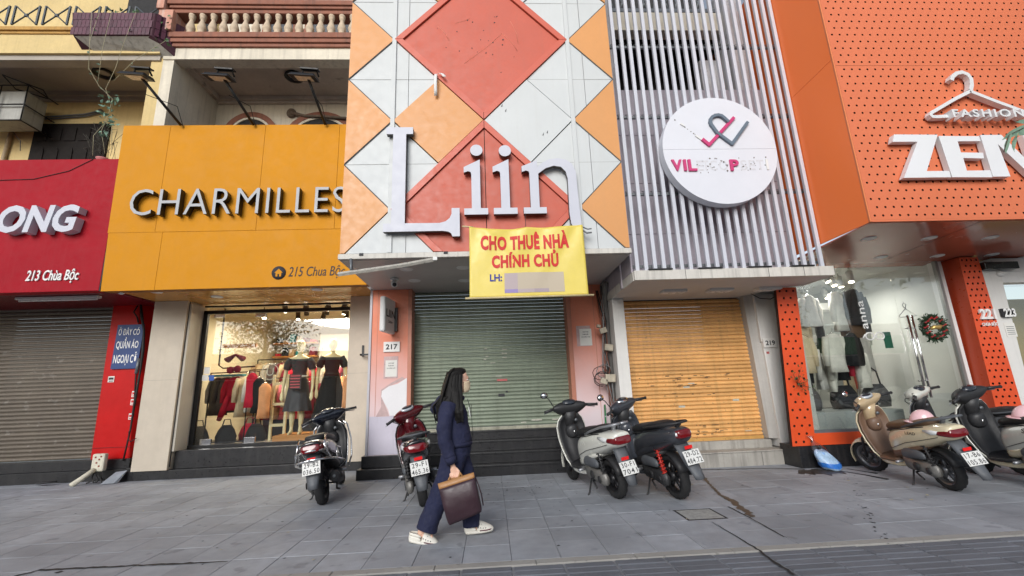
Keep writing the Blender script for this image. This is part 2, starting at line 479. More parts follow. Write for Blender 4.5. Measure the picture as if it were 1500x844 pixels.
ragged(b, [(3.15, 7.72), (3.7, 7.66), (4.5, 7.55), (5.0, 7.3)], [.05, .05, .03, .05], seed=6)
ragged(b, [(4.75, 7.2), (5.1, 7.05), (5.35, 6.9)], [.35, .4, .1], seed=8)
tag(b.build('drain_stain', STAIN, pav), kind='stuff')
b = B()
ragged(b, [(-4.2, 4.35), (-4.06, 4.6), (-3.2, 4.578), (-2.75, 4.56), (-2.35, 4.545)], [.03, .035, .03, .035, .006], seed=2)
ragged(b, [(-3.83, 4.5), (-3.76, 4.58)], [.05, .02], seed=9)
ragged(b, [(2.24, 4.9), (2.24, 4.4), (2.235, 4.1), (2.2, 3.75), (2.19, 3.5)], [.006, .012, .018, .022, .02], seed=4, z=.0055)
ragged(b, [(2.7, 5.43), (2.68, 4.9), (2.66, 4.55), (2.64, 4.3)], [.02, .012, .015, .01], seed=14)
tag(b.build('open_joint', BLACKDIRT, pav), kind='stuff')
b = B(); r = random.Random(12)
for (x, y) in ((5.0, 6.5), (4.85, 6.2), (4.55, 5.85), (4.5, 5.7), (4.42, 5.62), (4.1, 5.15), (4.06, 5.08), (3.93, 4.9), (3.88, 4.8), (3.8, 4.72), (3.72, 4.6), (3.62, 4.45), (3.55, 4.3), (3.47, 4.18), (3.37, 4.0)):
    for q in range(3):
        cx, cy = x + r.gauss(0, .025), y + r.gauss(0, .03); rr = r.uniform(.005, .015)
        b.add([(cx + rr * r.uniform(.6, 1.3) * math.cos(a), cy + rr * 1.3 * r.uniform(.6, 1.3) * math.sin(a), .004) for a in (0, 1, 2, 3, 4, 5)], [(0, 1, 2, 3, 4, 5)])
for q in range(150):
    cx, cy = r.uniform(-6, 6.5), r.uniform(4.3, 7.8)
    if q < 60: cx, cy = r.gauss(.25, .35), r.gauss(7.0, .35)
    rr = r.uniform(.004, .016)
    b.add([(cx + rr * r.uniform(.5, 1.6) * math.cos(a), cy + rr * r.uniform(.5, 1.3) * math.sin(a), .004) for a in (0, 1.2, 2.5, 3.6, 5)], [(0, 1, 2, 3, 4)])
tag(b.build('gum_spots', BLACKDIRT, pav), kind='stuff')
b = B()
for q in range(26):
    cx, cy = r.uniform(-5, 5.5), r.uniform(4.3, 7.2); a0 = r.uniform(0, 6); rr = r.uniform(.01, .028)
    b.add([(cx + rr * math.cos(a0 + a) * (1 if k % 2 else .5), cy + rr * math.sin(a0 + a), .005 + .006 * (k == 1)) for k, a in enumerate((0, 1.6, 3.1, 4.7))], [(0, 1, 2, 3)])
tag(b.build('litter', M('litter', S(190, 180, 150), .8, var=.4, scale=30), pav), kind='stuff')

# ================================================================ paints and wall materials
YWALL = M('yellow_plaster', S(220, 196, 140), .85, var=.16, scale=1.3, streak=.18, bump=.3, bscale=40, dirt=(.16, .12, .06))
CREAMW = M('cream_plaster', S(226, 218, 200), .85, var=.14, scale=1.6, streak=.5, bump=.3, bscale=40, dirt=(.3, .27, .23))
CEIL = M('stained_ceiling', S(206, 194, 182), .9, var=.2, scale=1.5, bump=.3, bscale=30, spots=.55, spotcol=(.14, .12, .11), spotscale=2.6)
GREYCEIL = M('grey_ceiling', S(176, 168, 158), .9, var=.15, scale=1.5)
BROWNT = M('brown_cornice', S(150, 96, 76), .75, var=.2, scale=4, streak=.5, bump=.2)
OCHRET = M('ochre_cornice', S(196, 152, 82), .8, var=.2, scale=3, streak=.4)
BALUS = M('baluster_stone', S(206, 186, 162), .8, var=.18, scale=10, bump=.3)
DARKWOOD = M('dark_wood', (.014, .011, .010), .7, var=.3, scale=6, spec=.15)
RAILM = M('painted_rail', S(72, 80, 86), .5, var=.2)
DARKROOM = M('dark_room', (.03, .03, .032), .9, var=.2)
BLACKST = M('black_granite', (.018, .018, .02), .35, var=.4, scale=8, bump=.05, streak=.25, dirt=(.07, .066, .06))
TRAVERT = M('travertine', S(204, 192, 174), .55, var=.08, scale=5, streak=.25, bump=.1, dirt=(.45, .38, .28))
BLKMET = M('black_metal', (.015, .015, .016), .4, var=.2, metal=.3)
GREYMET = M('grey_metal', S(120, 124, 128), .45, var=.15, metal=.4)
CHROME = M('chrome', (.78, .78, .78), .16, metal=1., var=.1, scale=30)
WHITEP = M('white_paint', S(238, 238, 236, .86), .5, var=.05, scale=3, streak=.10, dirt=(.4, .38, .34))
DIRTYW = M('dirty_white', S(214, 210, 202), .65, var=.10, scale=3, streak=.5, dirt=(.12, .11, .1), bump=.1)
REDP = M('red_sign', S(164, 16, 34), .55, spec=.15, var=.08, scale=2, streak=.08, dirt=(.35, .08, .08))
POSTRED = M('red_post_paint', S(196, 10, 10), .4, spec=.25, var=.1, scale=3, bump=.06, bscale=14)
DARKRED = M('dark_red_soffit', S(120, 18, 30), .35, var=.15)
YELP = M('yellow_sign', S(210, 142, 28), .6, spec=.15, var=.05, scale=1.4, streak=.12, dirt=(.36, .2, .04), rnd=.015)
YSOF = M('yellow_soffit', S(222, 164, 88), .22, var=.02, scale=.6)
SHUT_BROWN = M('shutter_brown', S(112, 102, 90), .5, var=.14, scale=2.5, rnd=.08, metal=.15, streak=.2, spots=.25, spotcol=(.4, .38, .35), spotscale=6)
SHUT_GREEN = M('shutter_green', S(146, 156, 138), .5, spec=.3, var=.18, scale=2, rnd=.09, metal=.15, streak=.25)
SHUT_TAN = M('shutter_tan', S(236, 180, 112), .5, var=.14, scale=3, rnd=.12, streak=.4, dirt=(.20, .12, .05), spots=.35, spotcol=(.12, .06, .03), spotscale=16)
LWHITE = M('liin_white', S(212, 216, 217, .85), .5, var=.04, scale=2, streak=.14, dirt=(.42, .4, .35), rnd=.02)
LORANGE = M('liin_orange', S(218, 154, 92), .45, var=.05, scale=2, streak=.08, dirt=(.5, .3, .15), rnd=.02)
LRED = M('liin_red', S(200, 94, 72), .5, var=.08, scale=2.2, streak=.14, dirt=(.3, .12, .08), rnd=.02)
LREDF = M('liin_red_frame', S(206, 98, 76), .45, var=.06)
BACKING = M('backing_board', (.06, .055, .05), .9, var=.3)
STEEL = M('brushed_letters', S(204, 206, 217, .9), .42, metal=0., var=.04, scale=2.5, bump=.2, bscale=7, spec=.35)
LETSIDE = M('letter_side', S(84, 80, 78), .5, metal=.2, var=.1)
LILAC = M('lilac_panel', S(178, 170, 180), .6, var=.12, scale=2, streak=.35, dirt=(.2, .18, .18))
FINW = M('fin_white', S(214, 217, 227, .82), .4, var=.05, scale=3, streak=.25, dirt=(.3, .28, .27), rnd=.04)
ZORANGE_SKY = M('zen_orange_sky_sheen', S(222, 122, 84), .5, spec=.35, var=.03, scale=.7, streak=.08, dirt=(.32, .1, .05))  # front orange paled: the sky's reflection is put into its colour
ZSIDE = M('zen_side_orange', S(255, 128, 58), .4, var=0)
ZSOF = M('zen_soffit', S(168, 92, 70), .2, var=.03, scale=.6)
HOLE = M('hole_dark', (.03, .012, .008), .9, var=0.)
CONC = M('concrete', S(176, 172, 164), .85, var=.2, scale=3, streak=.7, bump=.4, bscale=60, dirt=(.1, .09, .08))
RUBBER = M('black_cable', (.012, .012, .012), .6, var=.1)
GLASS = glass_mat('shop_glass')
LAMPON = M('lamp_on', (1, .95, .85), var=0, emit=(1, .86, .66), estr=9.)
PAPER = M('paper', S(232, 230, 224), .8, var=.06, scale=8)
INK = M('ink', (.03, .03, .035), .7, var=0)
BLUEINK = M('blue_ink', S(50, 60, 150), .7, var=0)
REDINK = M('red_ink', S(214, 44, 40), .6, var=.12, scale=7)
WHITEINK = M('white_ink', S(240, 240, 238), .5, var=.05)

# salmon wall paint that has faded and been patched lower down
def faded():
    m = M('faded_salmon', S(232, 138, 106), .55, var=.08, scale=2.0, streak=.12, dirt=(.5, .35, .3))
    n = m.node_tree.nodes; l = m.node_tree.links; p = n['Principled BSDF']
    src = p.inputs['Base Color'].links[0].from_socket
    g = n.new('ShaderNodeNewGeometry'); sp = n.new('ShaderNodeSeparateXYZ'); l.new(g.outputs['Position'], sp.inputs[0])
    nz = n.new('ShaderNodeTexNoise'); nz.inputs['Scale'].default_value = 2.4; l.new(g.outputs['Position'], nz.inputs['Vector'])
    ad = n.new('ShaderNodeMath'); ad.operation = 'MULTIPLY_ADD'; ad.inputs[1].default_value = .5; l.new(nz.outputs['Fac'], ad.inputs[0]); l.new(sp.outputs['Z'], ad.inputs[2])
    mr = n.new('ShaderNodeMapRange'); mr.inputs[1].default_value = 1.1; mr.inputs[2].default_value = 2.75; mr.inputs[3].default_value = 1; mr.inputs[4].default_value = 0; l.new(ad.outputs[0], mr.inputs[0])
    mx = n.new('ShaderNodeMix'); mx.data_type = 'RGBA'; mx.inputs[7].default_value = (*S(226, 210, 214), 1); l.new(mr.outputs[0], mx.inputs[0]); l.new(src, mx.inputs[6]); l.new(mx.outputs[2], p.inputs['Base Color'])
    return m
SALMON = faded()
# ================================================================ house 213 (red sign, yellow upper floor)
h = thing('shop_house', 'yellow plaster house with dark brown roller shutter and red post under the red sign', 'building', (-9.5, 9.8, 0))
shutter(h, -11.2, -7.86, .395, 3.50, 9.78, .079, SHUT_BROWN, .016)
b = B(); b.hexa([(-7.87, 9.6, .385), (-7.13, 9.6, .385), (-7.05, 10.2, .385), (-7.87, 10.2, .385), (-7.92, 9.6, 3.52), (-7.40, 9.6, 3.52), (-7.02, 10.2, 3.52), (-7.92, 10.2, 3.52)]); b.build('post', POSTRED, h, bev=.008)
b = B(); b.box(-7.88, -7.12, 9.585, 9.6, .60, .606); b.build('post_seam', DARKRED, h)
b = B(); b.box(-12, -7.07, 9.5, 10.4, -.05, .20); b.box(-12, -7.07, 9.53, 10.4, .203, .385); b.build('plinth', BLACKST, h, bev=.006)
b = B(); b.box(-12, -6.98, 8.2, 9.9, 3.46, 3.56); b.build('soffit', DARKRED, h)
b = B(); b.box(-13.5, -6.96, 10.10, 10.19, 3.5, 9.1); b.box(-13.5, -6.96, 10.2, 10.4, 9.2, 13); b.box(-13.5, -11.2, 9.8, 11, 0, 3.6); b.box(-12, -7.02, 9.9, 10.6, 3.5, 6.2); b.build('wall', YWALL, h)
b = B(); b.box(-13.5, -6.96, 8.75, 10.1, 8.93, 9.1); b.box(-13.5, -6.96, 9.96, 10.1, 8.82, 8.928); b.box(-13.5, -6.96, 10.04, 10.1, 8.72, 8.818); b.build('ceiling', GREYCEIL, h)
b = B(); b.box(-13.5, -6.90, 8.46, 8.75, 8.72, 9.18); b.box(-7.12, -6.87, 8.56, 9.4, 6.0, 8.718); b.build('beam', YWALL, h)
b = B(); b.box(-13.5, -6.92, 8.52, 8.749, 8.60, 8.717); b.build('beam_underside', GREYCEIL, h)
b = B(); b.box(-13.5, -6.90, 8.43, 8.75, 9.182, 9.24); b.box(-13.5, -6.89, 8.39, 8.75, 9.242, 9.33); b.build('cornice', OCHRET, h, bev=.01)
b = B(); b.box(-10.78, -9.08, 10.04, 10.099, 6.0, 8.09); b.build('door', DARKWOOD, h)
for k in range(5):
    x0 = -10.72 + k * .33
    b = B(); b.box(x0, x0 + .26, 10.02, 10.04, 7.62, 7.98)
    pts = [(x0, 6.5), (x0 + .26, 6.5), (x0 + .26, 7.36)] + [(x0 + .13 + .13 * math.cos(t), 7.36 + .12 * math.sin(t)) for t in (.6, 1.2, 1.8, 2.5)] + [(x0, 7.36)]
    b.prism(pts, 10.02, 10.04); b.build('door_panel', DARKWOOD, h, bev=.012)
b = B(); b.box(-9.3, -7.7, 10.17, 10.2, 9.2, 12.6); b.box(-7.3, -6.97, 10.17, 10.2, 9.2, 12.6); b.build('window', DARKROOM, h)
# steel balcony railing
rl = link('balcony_railing', B().mesh('balcony_railing', RAILM), h)
bb_ = B()
for z, r in ((10.03, .035), (9.87, .018), (9.39, .022)): bb_.tube([(-13, 8.42, z), (-6.95, 8.42, z)], r, 8)
rl.data = bb_.mesh('balcony_railing', RAILM)
for k in range(9):
    x = -12.6 + k * .62
    b = B(); b.box(x - .018, x + .018, 8.405, 8.435, 9.39, 9.87); b.box(x + .11, x + .14, 8.405, 8.435, 9.39, 9.87); b.build('railing_post', RAILM, rl)
    b = B(); b.tube([(x + .14, 8.42, 9.40), (x + .62, 8.42, 9.86)], .015, 6); b.tube([(x + .14, 8.415, 9.86), (x + .62, 8.415, 9.40)], .015, 6); b.box(x + .35, x + .41, 8.40, 8.44, 9.60, 9.66); b.build('railing_cross', RAILM, rl)
# pipes and cable on the loggia wall
b = B(); b.tube([(-11.6, 10.06, 8.28), (-10.4, 10.06, 8.30), (-9.7, 10.06, 8.36), (-9.38, 10.06, 8.45)], .022, 6); b.tube([(-11.6, 10.06, 8.22), (-10.4, 10.06, 8.24), (-9.7, 10.06, 8.30), (-9.38, 10.06, 8.39)], .016, 6); b.ball((-9.36, 10.05, 8.43), .06, .05, .06)
tag(b.build('pipe', GREYMET), 'pair of thin dark pipes running along the yellow loggia wall to a hole', 'pipe')
b = B(); b.tube([(-11.30, 10.05, 8.3), (-11.30, 10.05, 8.0), (-11.33, 10.05, 7.3), (-11.35, 10.05, 6.3)], .045, 8)
tag(b.build('downpipe', M('old_pvc', S(170, 150, 120), .7, var=.25)), 'stained beige downpipe on the yellow wall left of the dark door', 'pipe')
b = B(); b.tube([(-11.3, 10.0, 7.95), (-10.6, 9.6, 7.4), (-9.9, 9.0, 7.0), (-9.2, 8.4, 6.4)], .007, 5)
tag(b.build('cable', RUBBER), 'thin dark cable slanting across the dark loggia door', 'cable')

# air conditioner in its cage, upper left
a = thing('air_conditioner', 'grey air conditioner box in a dark cage under the loggia ceiling', 'air conditioner', (-11.0, 9.5, 7.65))
b = B(); b.box(-11.9, -10.35, 9.32, 9.8, 7.72, 8.45); b.build('casing', M('ac_grey', S(168, 168, 162), .6, var=.2, streak=.5), a, bev=.02)
b = B(); b.lathe([(.06, 0), (.25, 0), (.27, -.02), (.29, 0)], (-11.3, 9.315, 8.08), 'y', 20); b.build('fan_grille', DARKROOM, a)
for z in (7.66, 8.06, 8.55):
    b = B(); b.tube([(-12, 9.25, z), (-10.28, 9.25, z), (-10.28, 9.95, z)], .016, 6); b.build('cage_bar', BLKMET, a)
for x in (-11.4, -10.85, -10.28):
    b = B(); b.tube([(x, 9.25, 7.66), (x, 9.25, 8.55)], .014, 6); b.build('cage_bar', BLKMET, a)
b = B(); b.tube([(-10.6, 9.0, 8.62), (-10.05, 9.35, 8.5), (-10.15, 9.6, 8.45), (-10.7, 9.4, 8.56), (-10.6, 9.0, 8.62)], .014, 6); b.build('bracket', BLKMET, a)

# ring lamp mounts
for (x, y, lab) in ((-8.75, 9.3, 'round black lamp ring on the grey ceiling behind the hanging vine'), (-4.42, 9.25, 'round black lamp hole in the peeling ceiling beside the right floodlight')):
    b = B(); b.lathe([(.13, 0), (.20, 0), (.21, -.05), (.15, -.05), (.13, 0)], (x, y, 8.92 if x < -6.9 else 8.795), 'z', 20)
    tag(b.build('ceiling_lamp', BLKMET), lab, 'lamp')

# purple tiled planter on the balcony
PURP = M('purple_tile', S(84, 38, 58), .6, var=.2, scale=8, rnd=.22)
p = thing('planter_box', 'purple tiled planter with slanted corner hanging from the left balcony', 'planter', (-7.6, 8.3, 8.6))
b = B(); b.hexa([(-8.50, 8.225, 8.955), (-6.93, 8.225, 8.955), (-6.62, 8.52, 8.70), (-8.50, 8.62, 8.70), (-8.60, 8.215, 9.505), (-6.92, 8.215, 9.505), (-6.55, 8.60, 9.505), (-8.60, 8.62, 9.505)]); b.build('trough', M('planter_grout', S(70, 34, 48), .8, var=.2), p)
b = B(); b.hexa([(-8.48, 8.24, 8.945), (-6.95, 8.24, 8.945), (-6.64, 8.53, 8.69), (-8.1, 8.62, 8.66), (-8.48, 8.24, 8.952), (-6.95, 8.24, 8.952), (-6.64, 8.53, 8.698), (-8.1, 8.62, 8.698)]); b.build('underside', CONC, p)
tb = B(); tb.box(-.036, .036, -.008, .008, -.088, .088); tme = tb.mesh('tile', PURP)
for r in range(3):
    for i in range(21):
        x = -8.55 + .04 + i * .079 + (.03 if r == 1 else 0)
        if x < -6.97: link('tile', tme, p, (x, 8.212, 9.045 + r * .184))
for r in range(3):
    for i in range(4):
        o = link('tile', tme, p, (-6.86 + i * .072, 8.262 + i * .082, 9.05 + r * .184)); o.rotation_euler = (0, 0, rad(48))
# vines
VINE = M('vine_stem', S(176, 170, 140), .8, var=.2); LEAFP = M('pale_leaf', S(132, 170, 150), .5, var=.3, scale=30); LEAFG = M('green_leaf', (.055, .13, .04), .5, var=.4, scale=25)
v = thing('hanging_vine', 'long thin vine strands hanging from the purple planter down to the red sign', 'plant', (-7.6, 8.15, 6.1))
paths = [[(-8.18, 8.18, 9.5), (-8.05, 8.12, 8.8), (-7.98, 8.15, 8.1), (-7.86, 8.3, 7.8), (-7.55, 8.3, 7.5), (-7.50, 8.3, 7.2)], [(-8.02, 8.18, 9.55), (-8.02, 8.1, 8.7), (-7.93, 8.1, 8.0)], [(-7.78, 8.18, 9.5), (-7.76, 8.12, 8.6), (-7.72, 8.12, 7.7)], [(-7.29, 8.18, 9.5), (-7.36, 8.12, 8.7), (-7.46, 8.15, 8.1), (-7.62, 8.2, 7.65), (-7.5, 8.25, 7.3)], [(-6.68, 8.3, 8.9), (-7.1, 8.15, 8.3), (-7.45, 8.15, 7.8)], [(-7.50, 8.25, 7.45), (-7.47, 8.2, 7.1), (-7.55, 8.2, 6.7), (-7.4, 8.2, 6.2)], [(-7.46, 8.25, 7.1), (-7.35, 8.2, 6.7), (-7.28, 8.2, 6.25)], [(-7.5, 8.25, 7.0), (-7.68, 8.2, 6.6), (-7.62, 8.2, 6.15)]]
b = B()
for q in paths: b.tube(q, .0045, 5)
b.build('stem', VINE, v)
r = random.Random(5)
def leaf_faces(b, c, s, r, droop=.6):
    t = Vector((r.gauss(0, 1), r.gauss(0, 1), r.gauss(-droop, .6))).normalized(); n = t.cross(Vector((r.gauss(0, 1), r.gauss(0, 1), r.gauss(0, 1)))).normalized(); c = Vector(c)
    m = t.cross(n) * s * .12
    b.add([c, c + t * s * .4 + n * s * .26 + m, c + t * s, c + t * s * .4 - n * s * .26 + m], [(0, 1, 2), (0, 2, 3)], 0, True)
b = B(); b2 = B()
for q in range(60): leaf_faces(b, (-7.47 + r.gauss(0, .08), 8.2 + r.gauss(0, .05), r.uniform(6.6, 7.6)), r.uniform(.07, .14), r)
for q in paths[:5]:
    for k in range(3):
        i = r.randrange(len(q) - 1); t = r.random(); leaf_faces(b, [q[i][j] + (q[i + 1][j] - q[i][j]) * t for j in range(3)], r.uniform(.05, .1), r)
for q in range(16): leaf_faces(b2, (-6.75 + r.gauss(0, .12), 8.3, 9.0 + r.gauss(0, .22)), r.uniform(.08, .13), r)
for q in range(18): leaf_faces(b2, (r.choice((-7.3, -7.8, -8.05)) + r.gauss(0, .1), 8.25, 9.56 + r.gauss(0, .03)), r.uniform(.07, .12), r, -.6)
tag(b.build('leaf', LEAFP, v), kind='stuff'); tag(b2.build('leaf', LEAFG, v), kind='stuff')
b = B()
for q in range(40):
    x, z = r.gauss(-7.55, .16), r.uniform(6.1, 6.5); b.tube([(x, 8.3, z), (x + r.gauss(0, .1), 8.25 + r.gauss(0, .05), z + r.uniform(.1, .32)), (x + r.gauss(0, .16), 8.25, z + r.uniform(.2, .5))], .004, 4)
tw = thing('dry_shrub', 'dry twiggy shrub in a pinkish pot on top of the red sign', 'plant', (-7.5, 8.3, 6.0)); tag(b.build('twig', M('twig', (.05, .045, .035), .8), tw), kind='stuff')
b = B(); b.lathe([(.0, 0), (.08, 0), (.11, .1), (.12, .12), (.10, .12), (.0, .10)], (-7.5, 8.3, 6.02), 'z', 16); b.build('pot', M('pink_pot', S(190, 120, 120), .7), tw)

# red sign board 213
s = thing('sign_board', 'red sign board with silver letters ending in ONG', 'sign', (-9.0, 8.1, 3.4))
b = B(); b.box(-13, -6.985, 8.10, 8.30, 3.425, 6.03); b.build('board', REDP, s, bev=.006)
b = B(); b.box(-6.983, -6.965, 8.105, 8.3, 3.42, 6.035); b.build('edge_strip', BLKMET, s)
lettering('letter', 'ONG', -8.80, -7.42, 4.49, 5.02, 7.93, [STEEL, STEEL], s, depth=.16, split=True, bold=.035, shear=.18)
b = B()
lettering('address', '213 Chùa Bộc', -8.25, -7.35, 3.575, 3.84, 8.075, WHITEINK, s, depth=.02, bold=.012, shear=.16)
b = B(); b.tube([(-9.3, 8.09, 5.6), (-8.5, 8.09, 5.62), (-7.9, 8.09, 5.78), (-7.5, 8.09, 6.02)], .006, 5); tag(b.build('wire', RUBBER), 'thin wire trailing over the top of the red sign', 'cable')
f = thing('tube_lamp', 'white fluorescent tube lamp under the red sign', 'lamp', (-8.1, 8.6, 3.4))
b = B(); b.box(-8.86, -7.38, 8.56, 8.66, 3.405, 3.45); b.build('batten', WHITEP, f, bev=.005)
b = B(); b.cyl((-8.82, 8.61, 3.385), (-7.42, 8.61, 3.385), .016, n=10); b.build('tube', M('tube_off', S(238, 238, 238), .3), f)

# blue sign, stickers, cables and the broken junction box at the red post
s = thing('notice_board', 'small dark blue notice with white capitals on the red post', 'sign', (-7.45, 9.57, 2.13))
sh = lambda z: -(z - 2.13) * .0
b = B(); b.prism([(-7.74, 2.13), (-7.22, 2.13), (-7.20, 3.04), (-7.73, 3.04)], 9.560, 9.578); b.build('board', M('blue_board', S(28, 62, 122), .4, var=.1, scale=6), s)
lettering('words', 'Ở ĐÂY CÓ', -7.69, -7.27, 2.82, 2.99, 9.558, WHITEINK, s, bold=.01)
lettering('words', 'QUẦN ÁO', -7.70, -7.26, 2.52, 2.78, 9.558, WHITEINK, s, bold=.02)
lettering('words', 'NGOẠI CỠ', -7.71, -7.25, 2.20, 2.47, 9.558, WHITEINK, s, bold=.02)
b = B()
b.tube([(-7.36, 9.58, 3.5), (-7.26, 9.54, 3.2), (-7.16, 9.52, 2.9), (-7.13, 9.53, 2.5), (-7.13, 9.54, 2.1), (-7.16, 9.56, 1.5), (-7.16, 9.55, .9), (-7.17, 9.5, .35)], [.02, .028, .02, .03, .018, .024, .015, .015], 7)
b.tube([(-7.40, 9.57, 3.45), (-7.44, 9.54, 3.3), (-7.36, 9.54, 3.2), (-7.33, 9.56, 3.08)], .014, 6); b.tube([(-7.15, 9.54, 2.3), (-7.21, 9.53, 2.25), (-7.2, 9.54, 1.95), (-7.14, 9.55, 1.2)], .012, 6)
b.tube([(-7.16, 9.52, .9), (-7.05, 9.4, .75), (-6.9, 9.25, .72), (-6.8, 9.25, .78)], .008, 5)
tag(b.build('cable_bundle', RUBBER), 'dark cables running down the edge of the red post', 'cable')
b = B(); b.cyl((-7.18, 9.53, 2.33), (-7.19, 9.52, 2.02), .03, n=10); tag(b.build('cable_clamp', GREYMET), 'grey ribbed clamp on the red post below the blue notice', 'clamp')
for (x, z, m, w_, lab) in ((-7.72, 1.93, INK, .12, 'black and white sticker under the blue notice'), (-7.22, 1.62, PAPER, .1, 'small tilted sticker on the right edge of the red post'), (-7.22, 1.46, PAPER, .1, 'red and white sticker beside the dark cables'), (-7.23, 1.18, PAPER, .07, 'lowest small sticker on the red post')):
    s = thing('sticker', lab, 'sticker', (x, 9.595, z)); b = B(); b.box(x - w_ / 2, x + w_ / 2, 9.594, 9.598, z - .06, z + .06); b.build('paper', PAPER, s)
    b = B(); b.box(x - w_ * .38, x + w_ * .38, 9.5915, 9.594, z - .01, z + .035); b.box(x - w_ * .3, x + w_ * .38, 9.5915, 9.594, z - .045, z - .03); b.build('print', INK if m is INK else REDINK, s)
j = thing('junction_box', 'broken white junction box on a pale pipe in front of the red post', 'box', (-7.5, 9.38, 0))
b = B(); b.box(-7.60, -7.37, 9.30, 9.40, .20, .52); b.build('box', M('old_plastic', S(222, 216, 196), .6, var=.15, scale=9, spots=.4, spotcol=(.2, .12, .08), spotscale=14), j, bev=.025)
for (x, z) in ((-7.53, .46), (-7.46, .42), (-7.43, .47), (-7.5, .36), (-7.45, .3)):
    b = B(); b.box(x - .012, x + .012, 9.292, 9.302, z - .014, z + .014); b.build('rust_mark', M('rust', S(150, 70, 50), .9), j)
b = B(); b.tube([(-7.64, 9.0, .02), (-7.56, 9.2, .16), (-7.52, 9.3, .24)], .045, 10); b.build('pipe', M('old_plastic'), j)
for q in range(7):
    r0 = random.Random(q); b = B(); b.tube([(-7.5 + r0.uniform(-.06, .06), 9.33, .22), (-7.42 + r0.uniform(-.1, .1), 9.25, .1), (-7.3 + r0.uniform(-.2, .15), 9.2 + r0.uniform(-.1, .1), .03)], .012, 6); b.build('wire', RUBBER, j)
b = B(); b.hexa([(-7.2, 9.08, .01), (-6.98, 9.1, .01), (-6.95, 9.16, .01), (-7.19, 9.14, .01), (-7.12, 9.3, .18), (-6.92, 9.3, .2), (-6.92, 9.315, .2), (-7.12, 9.315, .18)]); tag(b.build('tile_fragment', M('slate_piece', S(150, 156, 164), .6, var=.2)), 'broken grey tile leaning on the black plinth beside the white box', 'tile')
b = B(); b.tube([(-8.5, 9.30, .04), (-8.35, 9.2, .06), (-8.12, 9.25, .07)], [.04, .07, .03], 8, flat=.35); tag(b.build('sandal', M('sandal', (.03, .03, .032), .6)), 'flat dark sandal lying at the foot of the black plinth', 'sandal')

# ================================================================ house 215 (yellow sign, lit shop window)
h = thing('shop_house', 'cream house with brown balustrade and lit clothes shop window under the yellow sign', 'building', (-4.6, 9.5, 0))
# loggia and balcony
b = B(); b.box(-6.865, -6.64, 8.545, 10.19, 6.0, 8.62); b.box(-6.865, -6.64, 8.802, 10.19, 8.622, 8.9); b.box(-6.638, -2.2, 10.10, 10.19, 3.7, 8.8); b.box(-6.95, -2.2, 10.3, 10.5, 9.2, 13); b.build('wall', CREAMW, h)
b = B(); b.box(-6.86, -2.2, 8.52, 8.80, 8.625, 8.905); b.build('beam', CREAMW, h)
b = B(); b.box(-6.638, -2.2, 8.80, 10.099, 8.80, 8.9); b.box(-6.638, -6.54, 8.80, 10.05, 8.68, 8.798); b.box(-6.538, -2.2, 9.98, 10.098, 8.70, 8.798); b.box(-6.6, -2.2, 10.04, 10.097, 8.63, 8.698); b.build('ceiling', CEIL, h)
b = B(); b.box(-6.93, -2.2, 8.47, 8.80, 8.907, 8.99); b.box(-6.96, -2.2, 8.43, 8.80, 8.992, 9.09); b.box(-6.99, -2.2, 8.40, 8.80, 9.092, 9.225); b.build('cornice', BROWNT, h, bev=.012)
b = B(); b.box(-6.75, -2.2, 8.43, 8.74, 9.735, 9.83); b.box(-6.8, -2.2, 8.39, 8.77, 9.832, 9.90); b.box(-6.84, -2.2, 8.35, 8.80, 9.902, 10.03); b.build('handrail', BROWNT, h, bev=.012)
b = B(); b.box(-6.96, -6.66, 8.34, 8.78, 9.227, 9.733); b.box(-7.0, -6.845, 8.3, 8.8, 9.735, 10.08); b.build('end_post', M('peeling_pink', S(206, 150, 130), .8, var=.3, scale=5, streak=.8, dirt=(.6, .55, .5)), h, bev=.008)
b = B(); b.lathe([(.0, 0), (.075, 0), (.075, .045), (.05, .06), (.085, .12), (.092, .17), (.07, .25), (.042, .34), (.04, .38), (.06, .40), (.06, .42), (.045, .435), (.07, .46), (.07, .508), (0, .508)], (0, 0, 0), 'z', 12)
bme = b.mesh('baluster', BALUS)
for k in range(17): link('baluster', bme, h, (-6.36 + k * .232, 8.50, 9.227))
b = B(); b.box(-5.65, -5.0, 10.27, 10.30, 9.2, 12); b.box(-4.55, -3.0, 10.27, 10.30, 9.2, 12); b.build('balcony_window', M('dark_pane', (.03, .035, .045), .15, var=0), h)
for x in (-5.75, -4.95, -4.65): b = B(); b.box(x - .08, x + .12, 10.24, 10.27, 9.2, 12); b.build('window_frame', BROWNT, h)
for x in (-4.75,): b = B(); b.box(x - .14, x + .2, 10.2, 10.268, 9.95, 11); b.build('wall_block', BROWNT, h)
